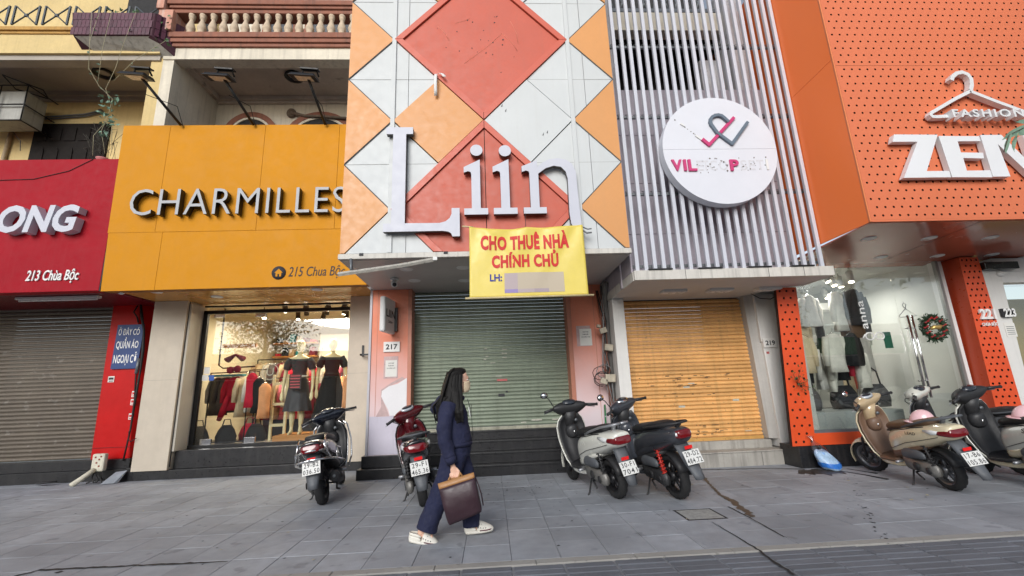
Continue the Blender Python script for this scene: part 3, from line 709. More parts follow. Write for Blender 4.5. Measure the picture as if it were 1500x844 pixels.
# arched windows of the loggia
for (cx, R) in ((-5.73, .66), (-4.05, .95)):
    zc = 8.36 - R
    b = B(); outer = [(cx + (R) * math.cos(t), zc + R * math.sin(t)) for t in [PI * k / 16 for k in range(17)]]; inner = [(cx + (R - .13) * math.cos(t), zc + (R - .13) * math.sin(t)) for t in [PI * k / 16 for k in range(17)]]
    for k in range(16): b.prism([outer[k], outer[k + 1], inner[k + 1], inner[k]], 10.0, 10.098)
    b.box(cx - R, cx - R + .13, 10.0, 10.098, 6, zc); b.box(cx + R - .13, cx + R, 10.0, 10.098, 6, zc); ar = b.build('window', BROWNT, h)
    b = B(); b.prism([(cx - R + .13, 6), (cx + R - .13, 6)] + inner, 10.04, 10.097); b.build('pane', DARKROOM, ar)
    b = B()
    for k in range(16):
        o2 = [(cx + (R - .135) * math.cos(t), zc + (R - .135) * math.sin(t)) for t in (PI * k / 16, PI * (k + 1) / 16)]; i2 = [(cx + (R - .19) * math.cos(t), zc + (R - .19) * math.sin(t)) for t in (PI * (k + 1) / 16, PI * k / 16)]
        b.prism(o2 + i2, 10.01, 10.095)
    b.build('reveal', CREAMW, ar)
b = B(); b.ball((-4.8, 10.06, 8.36), .12, .07, .13, 10, 6); b.tube([(-4.78, 10.0, 8.34), (-4.4, 9.98, 8.22), (-4.0, 9.95, 8.19), (-3.3, 9.95, 8.12)], .035, 7)
tag(b.build('hose', M('old_hose', S(120, 104, 90), .9, var=.4, scale=14, bump=.5)), 'grey hose coming out of a foam plugged hole in the cream loggia wall', 'pipe')
# ground floor
b = B(); b.box(-7.06, -2.30, 9.33, 9.9, -.05, .165); b.box(-6.18, -2.30, 9.45, 10.2, .168, .50); b.box(-7.06, -6.86, 9.45, 9.9, .168, .22); b.build('step', BLACKST, h, bev=.006)
b = B(); b.box(-6.86, -6.20, 9.30, 9.95, .168, 3.46); b.box(-2.90, -2.20, 9.30, 9.95, .168, 3.46); b.build('pillar', TRAVERT, h, bev=.004)
b = B(); b.box(-6.862, -6.198, 9.298, 9.31, 1.86, 1.864); b.box(-2.902, -2.198, 9.298, 9.31, 1.86, 1.864); b.build('pillar_joint', M('joint', (.3, .27, .23), .9), h)
b = B(); b.box(-6.197, -6.15, 9.36, 9.80, .50, 3.4); b.build('jamb', M('jamb_grey', S(196, 190, 178), .5, var=.06, streak=.3), h)
b = B(); b.box(-6.199, -6.19, 9.35, 9.372, .22, 3.45); b.build('jamb_joint', INK, h)
b = B(); b.box(-6.15, -6.06, 9.76, 9.84, .50, 3.33); b.box(-6.15, -2.9, 9.76, 9.84, 3.255, 3.33); b.box(-6.15, -2.9, 9.74, 9.86, .502, .56); b.box(-2.97, -2.90, 9.76, 9.84, .56, 3.255); b.box(-6.15, -2.9, 9.77, 9.83, 3.40, 3.44); b.build('window_frame', BLKMET, h, bev=.004)
for (x0, x1) in ((-6.06, -5.62), (-5.612, -4.86), (-4.852, -2.97)):
    b = B(); b.box(x0, x1, 9.79, 9.80, .565, 3.25); b.build('glass_pane', GLASS, h)
b = B(); b.box(-6.06, -2.97, 9.79, 9.80, 3.335, 3.395); b.build('glass_pane', GLASS, h)
for (x, z0, z1) in ((-5.83, .555, .67), (-5.83, 3.17, 3.245), (-4.96, .555, .67), (-4.96, 3.17, 3.245)):
    b = B(); b.box(x - .11, x + .11, 9.775, 9.815, z0, z1); b.build('door_clamp', CHROME, h, bev=.004)
b = B(); b.box(-6.86, -2.35, 8.2, 9.86, 3.462, 3.52); b.build('soffit', YSOF, h)
b = B(); b.box(-4.5, -4.497, 8.22, 9.8, 3.4605, 3.4622); b.box(-5.9, -5.897, 8.22, 9.8, 3.4605, 3.4622); b.build('soffit_joint', INK, h)
# shop room
SHOPW = M('shop_wall', S(226, 216, 186), .8, var=.04); SHOPF = M('shop_floor', S(170, 160, 146), .3, var=.1)
b = B(); b.box(-6.8, -6.62, 9.96, 14.2, .5, 3.7); b.box(-6.8, -2.2, 14.2, 14.3, .5, 3.7); b.box(-2.4, -2.2, 9.96, 14.2, .5, 3.7); b.box(-6.8, -2.2, 9.96, 14.3, 3.66, 3.8); b.build('room_wall', SHOPW, h)
b = B(); b.box(-6.8, -2.2, 10.2, 14.3, .42, .53); b.box(-6.15, -2.9, 9.84, 10.2, .50, .53); b.build('room_floor', SHOPF, h)
for (x, y, lab) in ((-6.24, 8.44, 'round recessed light in the yellow soffit above the left pillar'), (-5.45, 9.0, 'round recessed light in the yellow soffit above the shop door'), (-3.33, 8.6, 'round recessed light in the yellow soffit near the salmon pillar')):
    b = B(); b.lathe([(0, 0), (.085, 0), (.105, .0), (.11, .012)], (x, y, 3.449), 'z', 20); tag(b.build('downlight', WHITEP), lab, 'lamp', 'downlights of the yellow sign')
c = thing('security_camera', 'white dome camera under the left corner of the yellow sign', 'camera', (-6.7, 8.24, 3.42)); b = B(); b.lathe([(0, .04), (.06, .04), (.06, .0), (.045, -.03), (0, -.05)], (-6.7, 8.24, 3.42), 'z', 16); b.build('dome', WHITEP, c)
b = B(); b.cyl((-6.66, 8.2, 3.40), (-6.6, 8.12, 3.38), .025, n=10); b.build('lens_tube', WHITEP, c)
b = B(); b.box(-2.62, -2.58, 9.28, 9.30, 2.2, 2.42); b.box(-2.62, -2.40, 9.15, 9.18, 2.2, 2.235); b.box(-2.62, -2.59, 9.15, 9.3, 2.2, 2.235); tag(b.build('wall_hook', BLKMET), 'small black L shaped bracket on the cream pillar left of number 217', 'bracket')

# yellow sign
s = thing('sign_board', 'large yellow sign board with silver CHARMILLES letters', 'sign', (-4.6, 8.0, 3.4))
for (x0, x1, z0, z1) in ((-6.915, -6.09, 4.48, 6.68), (-6.085, -4.29, 4.48, 6.68), (-4.285, -2.86, 4.48, 6.68), (-2.855, -2.22, 4.48, 6.68), (-6.86, -5.95, 3.385, 4.475), (-5.945, -2.22, 3.385, 4.475)):
    b = B()
    if x0 < -6.8: b.prism([(x0, z0), (x1, z0), (x1, z1), (x0 - (.04 if z1 < 5 else .05), z1)], 8.0, 8.02)
    else: b.box(x0, x1, 8.0, 8.02, z0, z1)
    b.build('panel', YELP, s, bev=.0025)
b = B(); b.box(-6.85, -2.22, 8.021, 8.2, 3.39, 6.66); b.build('backing', M('yellow_back', S(150, 95, 20), .6), s)
lettering('letter', 'CHARMILLES', -6.50, -2.62, 4.755, 5.27, 7.86, [M('silver_face', S(178, 180, 184), .5, spec=.3, var=.02), BLKMET], s, depth=.12, split=True, bold=-.008, spacing=1.08)
lettering('address', '215 Chua Bộc', -3.63, -2.62, 3.52, 3.77, 7.994, INK, s, depth=.004, bold=.0, shear=.22)
ic = B(); ic.lathe([(0, 0), (.125, 0), (.125, .006)], (-3.80, 7.988, 3.645), 'y', 24); o = ic.build('house_emblem', INK, s)
ic = B(); ic.prism([(-3.875, 3.645), (-3.80, 3.72), (-3.725, 3.645), (-3.75, 3.645), (-3.75, 3.575), (-3.785, 3.575), (-3.785, 3.62), (-3.815, 3.62), (-3.815, 3.575), (-3.85, 3.575), (-3.85, 3.645)], 7.983, 7.987); ic.build('house_shape', YELP, o)
# floodlights on arms
def floodlight(base, head, lab):
    f = thing('floodlight', lab, 'floodlight', base, group='floodlights over the yellow sign')
    b = B(); b.tube([base, head], .026, 8); b.build('arm', BLKMET, f)
    b = B(); b.tube([(base[0] + .02, base[1] + .02, base[2]), (base[0] - .05, base[1] - .1, base[2] + .35), (head[0] + .12, head[1] + .03, head[2] - .35)], .007, 5); b.build('wire', RUBBER, f)
    hx, hy, hz = head; m = Matrix.Translation((hx, hy, hz)) @ Matrix.Rotation(rad(14), 4, 'X') @ Matrix.Rotation(rad(4), 4, 'Y')
    b = B(); b.hexa([(-.30, -.17, -.03), (.17, -.17, -.03), (.17, .14, -.03), (-.30, .14, -.03), (-.25, -.12, .03), (.15, -.12, .03), (.15, .11, .03), (-.25, .11, .03)]); b.xf(lambda p: m @ p); b.build('head', BLKMET, f, bev=.008)
    b = B(); b.box(-.20, .09, -.12, .09, -.038, -.032); b.xf(lambda p: m @ p); b.build('lens', M('lamp_lens', S(214, 204, 186), .25, var=.05), f)
    b = B(); b.tube([(-.1, -.02, .02), (-.08, -.02, .12), (.16, -.02, .13), (.2, .0, .02)], .018, 6); b.box(-.12, .2, -.08, .05, .125, .15); b.xf(lambda p: m @ p); b.build('bracket', BLKMET, f)
floodlight((-5.86, 7.95, 6.64), (-6.22, 7.3, 7.22), 'leftmost black floodlight on an arm over the yellow sign, in front of the white wall')
floodlight((-4.49, 7.95, 6.64), (-4.76, 7.3, 7.20), 'middle black floodlight on an arm over the yellow sign')
floodlight((-3.12, 7.95, 6.64), (-3.24, 7.3, 7.20), 'rightmost black floodlight on an arm over the yellow sign')
# ================================================================ house 217 (diamond cladding, green shutter)
h = thing('shop_house', 'closed shop clad in white, orange and red diamonds above a green roller shutter', 'building', (0, 8.6, 0))
K, J, Z0 = .7285, .7635, 3.385
def node(k, j): return (k * K, Z0 + j * J)
def diamond(k, j, s=1): return [node(k, j - s), node(k + s, j), node(k, j + s), node(k - s, j)]
XL, ZB, ZT = 2.19, 3.46, 9.4
def crop(p):
    for a_, b_, c_ in ((1, 0, XL), (-1, 0, XL), (0, 1, ZT), (0, -1, -ZB)): p = clip(p, a_, b_, c_)
    return p
rp = random.Random(4)
def panel(poly, mat, y=6.40, gap=.009, name='panel'):
    p = inset(crop(poly), gap)
    if len(p) < 3: return
    b = B(); b.prism(p, y + rp.uniform(-.003, .003), y + .04); b.build(name, mat, h, bev=.002)
for j in range(-1, 9):
    for k in (-3, 3):
        if j % 2: panel(diamond(k, j), LORANGE, 6.385)
    if j % 2 == 0:
        for k in (-2, 2):
            d_ = diamond(k, j); xs = k * K + .24
            panel(clip(d_, 1, 0, k * K - .0), LWHITE, gap=.006); panel(clip(clip(d_, -1, 0, -k * K), 1, 0, xs), LWHITE, gap=.004); panel(clip(d_, -1, 0, -xs), LWHITE, gap=.004)
for j in (3, 7):
    panel(diamond(-1, j), LORANGE, 6.375)
    d_ = diamond(1, j); panel(d_, LWHITE, 6.385)
for j in (1, 5, 9):
    big = diamond(0, j, 2); inner = inset(big, .10)
    if j == 1:
        panel(clip(inner, 1, 0, 0.), LRED, 6.40, .006); panel(clip(inner, -1, 0, 0.), LRED, 6.40, .006)
    else: panel(inner, LRED, 6.405, .008)
    n = len(big)
    big2 = [node(0, j - 2), node(2, j), node(0, j + 2), node(-2, j)]
    for q in range(4):
        p0, p1 = big2[q], big2[(q + 1) % 4]
        cx, cz = node(0, j)
        f = 1 - .102 / (K * 2 * J * 2 / math.hypot(2 * K, 2 * J))
        i0 = (cx + (p0[0] - cx) * f, cz + (p0[1] - cz) * f); i1 = (cx + (p1[0] - cx) * f, cz + (p1[1] - cz) * f)
        pp = inset(crop([p0, p1, i1, i0]), .004)
        if len(pp) > 2: b = B(); b.prism(pp, 6.365, 6.43); b.build('red_frame', LREDF, h, bev=.003)
b = B(); b.box(-2.185, 2.185, 6.436, 6.5, 3.40, 9.4); b.build('backing', BACKING, h)
for x in (-1.457, 1.457): b = B(); b.box(x - .035, x + .035, 6.37, 6.40, 3.46, 9.4); b.build('cover_strip', LWHITE, h, bev=.004)
b = B(); r = random.Random(40)
for q in range(26):
    x, z = r.gauss(0, .45), r.gauss(7.15, .45)
    if abs(x) / 1.3 + abs(z - 7.2) / 1.35 > .8: continue
    rr = r.uniform(.006, .014); b.prism([(x + rr * r.uniform(.6, 1.5) * math.cos(a), z + rr * r.uniform(.6, 1.5) * math.sin(a)) for a in (0, 1.2, 2.4, 3.6, 4.8)], 6.398, 6.404)
for (x, z) in ((.3, 5.95), (.36, 5.86), (.95, 5.42), (1.02, 5.46)): b.prism([(x - .012, z - .03), (x + .004, z - .03), (x + .01, z + .02)], 6.378, 6.384)
tag(b.build('screw_hole', INK, h), kind='stuff')
b = B()
for (p0, p1) in (((-.3, 6.75), (.35, 7.35)), ((.35, 7.35), (.6, 7.0)), ((-.75, 7.5), (-.55, 7.2)), ((.5, 7.6), (.62, 7.15)), ((-.45, 7.55), (-.2, 7.65))): b.tube([(p0[0], 6.402, p0[1]), ((p0[0] + p1[0]) / 2 + .03, 6.402, (p0[1] + p1[1]) / 2), (p1[0], 6.402, p1[1])], .004, 4)
tag(b.build('scratch', M('scratch_pale', S(224, 140, 116), .7, var=.1), h), kind='stuff')
b = B()
for z in (4.915, 6.44, 7.97):
    for s_ in (-1, 1): b.box(s_ * 1.457 - .70, s_ * 1.457 + .70, 6.3975, 6.3995, z - .0025, z + .0025)
tag(b.build('panel_seam', M('seam_grey', S(150, 150, 148), .8, var=.1), h), kind='stuff')
# edge angles that catch grime along the diamonds
for k, j, s1 in ((-3, 2, 1), (-3, 4, 1), (-3, 6, 1), (2, 1, 1), (2, 3, 1), (2, 5, 1)):
    for (q0, q1) in ((node(k, j), node(k + 1, j + (1 if s1 else -1))), (node(k, j), node(k + 1, j - 1))):
        b = B(); b.tube([(q0[0], 6.392, q0[1]), (q1[0], 6.392, q1[1])], .008, 4, sm=False); b.build('edge_angle', GREYMET, h)
b = B(); b.box(-2.20, -.05, 6.37, 6.44, 3.375, 3.455); b.build('bottom_trim', DIRTYW, h, bev=.006)
b = B(); b.box(-.045, 1.42, 6.375, 6.44, 3.395, 3.455); b.box(1.425, 2.20, 6.37, 6.44, 3.375, 3.455); b.build('bottom_trim', DIRTYW, h, bev=.006)
for x in (-1.86, -.62): b = B(); b.box(x - .03, x + .03, 6.362, 6.372, 3.42, 3.46); b.build('trim_bracket', INK, h)
SOFG = M('soffit_grey', S(196, 190, 186), .45, var=.1, scale=2)
b = B(); b.box(-2.19, 2.19, 6.445, 8.9, 3.372, 3.40); b.build('soffit', SOFG, h)
b = B(); b.box(-2.19, -2.15, 6.5, 8.4, 3.401, 9.4); b.box(2.15, 2.19, 6.5, 8.4, 3.401, 9.4); b.box(-2.15, 2.15, 8.3, 8.4, 3.401, 9.4); b.build('side_cladding', LWHITE, h)
# door surround
b = B(); b.box(-2.20, -1.53, 8.40, 8.9, .37, 3.37); b.box(1.58, 2.20, 8.40, 8.9, .37, 3.37); b.build('pillar', SALMON, h, bev=.004)
b = B(); b.box(-1.528, -1.46, 8.385, 8.74, .72, 3.37); b.box(1.50, 1.578, 8.385, 8.74, .72, 3.37); b.build('reveal', M('reveal_salmon', S(196, 128, 104), .5, var=.1), h)
b = B(); b.box(-2.245, -2.203, 8.38, 8.42, .37, 3.40); b.build('corner_strip', M('strip_grey', S(190, 188, 194), .5), h)
b = B()
for x in (-2.10, 2.02): b.box(x, x + .008, 8.397, 8.40, .40, 3.36)
b.build('wall_groove', M('reveal_salmon'), h)
shutter(h, -1.46, 1.50, .76, 3.37, 8.72, .068, SHUT_GREEN, .017)
b = B(); b.box(-1.46, 1.50, 8.70, 8.73, .70, .755); b.build('bottom_rail', M('rail_dirty', S(170, 168, 150), .6, var=.3, scale=12, streak=.6), h)
for k, (y0, z1) in enumerate(((8.06, .18), (8.25, .36), (8.42, .54), (8.60, .70))):
    b = B(); b.box(-1.28 if k else -1.55, 1.60, y0, 9.0, (.18 * k) if k else -.05, z1); b.box(-1.28 if k else -1.55, 1.60, y0 - .012, y0, z1 - .035, z1 - .002); b.build('step', BLACKST, h, bev=.006)
b = B(); b.box(-2.34, -1.552, 8.22, 9.0, -.05, .17); b.box(-2.30, -1.285, 8.36, 9.0, .172, .368); b.box(1.605, 2.25, 8.36, 9.0, -.05, .368); b.build('plinth', BLACKST, h, bev=.006)
# peeled plaster patch and lower lavender coat
b = B(); b.prism([(-1.98, 1.48), (-1.86, 1.56), (-1.70, 1.60), (-1.60, 1.66), (-1.535, 1.70), (-1.535, 1.04), (-1.83, 1.04), (-1.86, 1.14), (-1.94, 1.28), (-1.99, 1.38)], 8.394, 8.3995); b.build('bare_patch', M('bare_plaster', S(236, 234, 236), .7, var=.05), h)
b = B(); b.prism([(-2.08, 1.03), (-1.99, 1.2), (-2.0, 1.5), (-1.82, 1.62), (-1.62, 1.72), (-1.56, 1.68), (-1.86, 1.56), (-1.98, 1.48), (-1.94, 1.28), (-1.84, 1.03)], 8.3965, 8.3998); b.build('torn_edge', M('torn_paint', S(206, 178, 176), .8, var=.2, scale=9, spots=.3), h)
b = B(); b.box(-2.195, -1.535, 8.3968, 8.3998, .38, 1.035); b.build('lavender_coat', M('lavender', S(206, 200, 214), .6, var=.08, streak=.2), h)
# soffit fittings
for k, (x, y, lab) in enumerate(((-.40, 6.96, 'round recessed light in the grey soffit left of the banner, front row'), (-1.31, 6.98, 'round recessed light in the grey soffit near the broken strip, front row'), (-1.31, 7.74, 'round recessed light in the grey soffit beside the dome camera, back row'), (-.43, 7.82, 'round recessed light in the grey soffit left of the banner, back row'))):
    b = B(); b.lathe([(0, .0), (.08, .0), (.10, -.006), (.11, .004)], (x, y, 3.367), 'z', 20); tag(b.build('downlight', WHITEP), lab, 'lamp', 'downlights in the grey soffit')
c = thing('security_camera', 'white security camera under the grey soffit near the salmon pillar', 'camera', (-1.62, 7.55, 3.3)); b = B(); b.lathe([(0, .07), (.07, .07), (.07, .03), (0, .03)], (-1.62, 7.55, 3.30), 'z', 14); b.build('base', WHITEP, c)
b = B(); b.tube([(-1.64, 7.60, 3.30), (-1.60, 7.46, 3.24)], [.05, .055], 12); b.build('housing', WHITEP, c); b = B(); b.cyl((-1.599, 7.458, 3.239), (-1.597, 7.450, 3.236), .035, n=12); b.build('lens', INK, c)
t = thing('trim_strip', 'speckled metal strip torn loose and hanging under the diamond facade', 'strip', (-1.45, 6.33, 3.2))
b = B(); p0, p1 = Vector((-2.16, 6.30, 3.125)), Vector((-.75, 6.33, 3.335)); b.tube([p0, p0 + (p1 - p0) * .62 + Vector((0, 0, -.015)), p1], [(.02, .032)] * 3, 4, sm=False, up=(0, 0, 1)); b.build('strip', M('speckled', S(196, 192, 182), .6, metal=.3, var=.3, scale=14, spots=.8, spotcol=(.05, .05, .04), spotscale=38), t)
b = B(); b.tube([(-1.99, 6.36, 3.15), (-2.01, 6.38, 3.38)], .022, 8); b.build('hanger_pin', GREYMET, t); b = B(); b.box(-.80, -.74, 6.30, 6.32, 3.31, 3.36); b.build('end_cap', WHITEP, t)
b = B(); b.grid([[(-.79 + .05 * k, 6.345 - .07 * math.sin(PI * i / 6 * .9), 6.50 - .42 * (i / 6) ** 1.3) for k in (0, 1)] for i in range(7)], thick=.004)
b.grid([[(-.74 + .05 * k + .1 * (i / 4), 6.33 - .05 * (i / 4), 6.50 - .1 * (i / 4) ** 2) for k in (0, 1)] for i in range(5)], thick=.004); tag(b.build('peeled_strip', WHITEP), 'curled white strip peeling off the upper red diamond', 'strip')

# sign letters
s = thing('letter_sign', 'big silver letters spelling Liin across the diamond facade', 'sign', (0, 6.3, 3.7))
PL = {'L': [(-1.52, 5.48), (-1.11, 5.48), (-1.11, 5.36), (-1.215, 5.36), (-1.215, 3.88), (-.7, 3.875), (-.61, 3.90), (-.55, 3.95), (-.52, 4.02), (-.52, 4.11), (-.40, 4.11), (-.40, 3.66), (-.51, 3.66), (-.53, 3.71), (-.57, 3.735), (-.65, 3.75), (-1.53, 3.75), (-1.53, 3.88), (-1.415, 3.88), (-1.415, 5.36), (-1.52, 5.36)],
      'i': [(-.08, 4.91), (-.08, 4.1), (.03, 4.1), (.03, 4.0), (-.33, 4.0), (-.33, 4.1), (-.215, 4.1), (-.215, 4.67), (-.225, 4.70), (-.265, 4.715), (-.33, 4.69), (-.33, 4.785)],
      'n': [(.81, 4.89), (.81, 4.77), (.9, 4.85), (1.0, 4.90), (1.14, 4.92), (1.27, 4.89), (1.36, 4.82), (1.41, 4.69), (1.415, 4.38), (1.44, 3.72), (1.33, 3.73), (1.28, 3.83), (1.265, 4.01), (1.275, 4.57), (1.25, 4.69), (1.18, 4.77), (1.07, 4.79), (.94, 4.75), (.82, 4.66), (.815, 4.1), (.92, 4.1), (.92, 4.0), (.57, 4.0), (.57, 4.1), (.68, 4.1), (.68, 4.67), (.67, 4.70), (.63, 4.715), (.565, 4.69), (.565, 4.785)]}
def letter(poly, y=6.27, d=.085): b = B(); b.prism(poly, y, y + d, 0, 1); return b.build('letter', [STEEL, LETSIDE], s, bev=.004)
letter(PL['L']); letter(PL['n'])
for dx in (0, .445):
    letter([(x + dx, z) for x, z in PL['i']])
    letter([(-.13 + dx + .096 * math.cos(2 * PI * k / 28), 5.07 - dx * .03 + .096 * math.sin(2 * PI * k / 28)) for k in range(28)])
b = B(); b.tube([(1.42, 6.25, 3.72), (1.5, 6.24, 3.66), (1.57, 6.22, 3.66)], [.012, .014, .012], 6); b.tube([(1.44, 6.25, 3.76), (1.52, 6.24, 3.72), (1.57, 6.22, 3.72)], .01, 6); b.build('bent_end', GREYMET, s)

# banner
BAN = M('banner_yellow', S(230, 208, 96), .4, var=.05, scale=4, bump=.35, bscale=5, aniso=(1, 1, .5))
bn = thing('banner', 'yellow vinyl for rent banner with red Vietnamese words hanging under the letters', 'banner', (.58, 6.2, 2.7))
def sag(u, v):
    top = 3.765 - .035 * abs(math.sin(2 * PI * u)) * (1 if u < .5 else .4) + .012 * math.cos(2 * PI * u * 1.)
    z = 2.705 + .02 * (1 - u) * 0 + (top - 2.705) * v
    x = -.262 + u * 1.70 + (.02 - .04 * u) * (1 - v) * 0 + .012 * (v - .5) * (1 if u < .5 else -1)
    y = 6.20 + .022 * math.sin(9 * u + 3 * v) * v * (1 - v) * 2 + .012 * math.sin(23 * u - 7 * v) * (v ** 2) + .03 * (1 - v) * math.sin(PI * u) * .3 - .02 * math.exp(-((u - .12 - .5 * (1 - v)) / .05) ** 2) * v - .016 * math.exp(-((u - .88 + .4 * (1 - v)) / .05) ** 2) * v
    return Vector((x, y, z))
b = B(); b.grid([[sag(i / 60, j / 36) for i in range(61)] for j in range(37)]); b.build('cloth', BAN, bn, solid=.003)
def banner_fn(x0, x1, z0, z1, lift=.006):
    def fn(u, v, w):
        X = x0 + u * (x1 - x0); Zz = z0 + v * (z1 - z0); p = sag((X + .262) / 1.70, (Zz - 2.705) / 1.06); return (p.x, p.y - lift, p.z)
    return fn
lettering('words', 'CHO THUÊ NHÀ', 0, 1, 0, 1, 0, REDINK, bn, bold=.05, spacing=1.08, fn=banner_fn(-.10, 1.21, 3.42, 3.70))
lettering('words', 'CHÍNH CHỦ', 0, 1, 0, 1, 0, REDINK, bn, bold=.05, spacing=1.08, fn=banner_fn(.06, 1.04, 3.145, 3.41))
lettering('words', 'LH:', 0, 1, 0, 1, 0, BLUEINK, bn, bold=.03, fn=banner_fn(.03, .205, 2.945, 3.055))
PM = [M('print_grey', S(182, 166, 168), .5, var=0), M('print_beige', S(192, 178, 156), .5, var=0), M('print_violet', S(150, 134, 186), .5, var=0), M('print_mauve', S(170, 154, 162), .5, var=0)]
b = B()
for (u0, u1, z0, z1, mi) in ((.24, .43, 2.82, 3.065, 0), (.43, .66, 2.82, 3.065, 1), (.66, .87, 2.82, 3.065, 1), (.87, 1.10, 2.82, 3.065, 1), (.24, .43, 2.765, 2.82, 2), (.43, .66, 2.765, 2.82, 0), (.66, .87, 2.765, 2.82, 3), (.87, 1.10, 2.765, 2.82, 1)):
    q = [[banner_fn(0, 1, 0, 1, .004)(u0 + (u1 - u0) * i / 5, z0 + (z1 - z0) * j / 3, 0) for i in range(6)] for j in range(4)]; b.grid(q, mi)
b.build('printed_patch', PM, bn)
b = B(); b.tube([(-.33, 6.205, 2.70), (1.52, 6.205, 2.70)], .016, 8); b.build('bottom_stick', M('bamboo', S(214, 196, 150), .6, var=.2), bn); b = B(); b.tube([(-.36, 6.21, 3.79), (-.2, 6.21, 3.775)], .012, 8); b.build('top_stick', M('bamboo'), bn)
b = B(); b.tube([(.58, 6.2, 3.745), (.585, 6.26, 4.0)], .004, 5); b.tube([(1.42, 6.2, 3.70), (1.44, 6.25, 3.74)], .004, 5); b.tube([(1.43, 6.2, 3.6), (1.45, 6.3, 3.1), (1.46, 6.38, 3.38)], .003, 5); b.build('tie', INK, bn)

# light box, number, notices
s = thing('light_box', 'white projecting light box with LIIN and rounded corners on the salmon pillar', 'sign', (-1.86, 8.2, 2.5))
b = B(); b.hexa([(-1.94, 7.86, 2.50), (-1.84, 7.86, 2.50), (-1.76, 8.38, 2.50), (-1.86, 8.38, 2.50), (-1.94, 7.86, 3.14), (-1.84, 7.86, 3.14), (-1.76, 8.38, 3.14), (-1.86, 8.38, 3.14)]); b.build('box', WHITEP, s, bev=.03)
b = B(); b.box(-1.80, -1.72, 8.33, 8.40, 2.56, 3.0); b.build('bracket', BLKMET, s)
def boxside(u, v, w): t = .12 + u * .8; return (-1.837 + .08 * t, 7.86 + .52 * t, 2.78 + v * .14)
lettering('words', 'LIIN', 0, 1, 0, 1, 0, INK, s, bold=.02, fn=boxside)
lettering('words', 'Clothing', 0, 1, 0, 1, 0, INK, s, bold=.02, fn=lambda u, v, w: (-1.837 + .08 * (.3 + u * .4), 7.86 + .52 * (.3 + u * .4), 2.66 + v * .07))
def number_plate(txt, x0, x1, z0, z1, y, lab, m=None):
    s = thing('house_number', lab, 'number plate', ((x0 + x1) / 2, y, z0)); b = B(); b.box(x0, x1, y - .025, y, z0, z1); b.build('plate', m or M('number_plate', S(232, 230, 226), .4, var=.05, spots=.2), s, bev=.006)
    dx, dz = (x1 - x0) * .14, (z1 - z0) * .24; lettering('number', txt, x0 + dx, x1 - dx, z0 + dz, z1 - dz, y - .0275, INK, s, bold=.03); return s
number_plate('217', -1.97, -1.67, 2.18, 2.37, 8.395, 'white number plate 217 on the salmon pillar')
def notice(x0, x1, z0, z1, y, lines, lab):
    s = thing('paper_notice', lab, 'notice', ((x0 + x1) / 2, y, z0)); b = B(); b.box(x0, x1, y - .003, y, z0, z1); b.build('sheet', PAPER, s)
    for k, t in enumerate(lines):
        zz = z1 - (z1 - z0) * (.22 + .15 * k); w2 = (x1 - x0) * (.36 if len(t) > 8 else .24); lettering('words', t, (x0 + x1) / 2 - w2, (x0 + x1) / 2 + w2, zz, zz + (z1 - z0) * .085, y - .0045, INK, s, bold=.02)
    return s
s = notice(-1.93, -1.72, 1.73, 2.03, 8.394, ('CHO THUÊ', 'NHÀ', 'LH: CHÍNH CHỦ'), 'white rental notice taped under the 217 number plate'); b = B(); b.box(-1.96, -1.70, 8.3945, 8.396, 1.70, 2.10); b.build('tape_mark', M('torn_paint'), s)
s = notice(1.72, 1.95, 2.18, 2.50, 8.394, ('CHO THUÊ', 'NHÀ', 'LH: CHÍNH CHỦ'), 'white rental notice taped on the salmon pillar right of the green shutter'); b = B(); b.box(1.66, 1.93, 8.3945, 8.396, 2.17, 2.56); b.build('tape_mark', M('torn_paint'), s)
b = B()
for (x, z, w_, hh) in ((-.08, 2.2, .05, .02), (-.06, 2.05, .06, .02), (.28, 2.18, .09, .02), (.28, 2.1, .1, .02), (.28, 2.02, .09, .02), (-.1, 2.0, .05, .02), (.05, 1.93, .1, .012), (.16, 1.67, .12, .022), (.85, .83, .2, .03), (1.2, .83, .12, .02), (.6, .80, .1, .02)): b.box(x - w_ / 2, x + w_ / 2, 8.700, 8.706, z, z + hh)
tag(b.build('paper_scrap', M('scrap', S(196, 194, 180), .8, var=.3, scale=20), h), kind='stuff')
b = B(); b.box(.12, .32, 8.700, 8.706, 1.585, 1.625); tag(b.build('sticker', M('pink_sticker', S(206, 110, 108), .7, var=.3, scale=40)), 'small pink sticker at the middle of the green shutter', 'sticker')
b = B(); b.box(.14, .26, 8.699, 8.705, 1.30, 1.35); b.box(.28, .32, 8.699, 8.705, 1.37, 1.40); tag(b.build('keyhole_plate', INK), 'black scratched lock plate on the green shutter', 'lock')

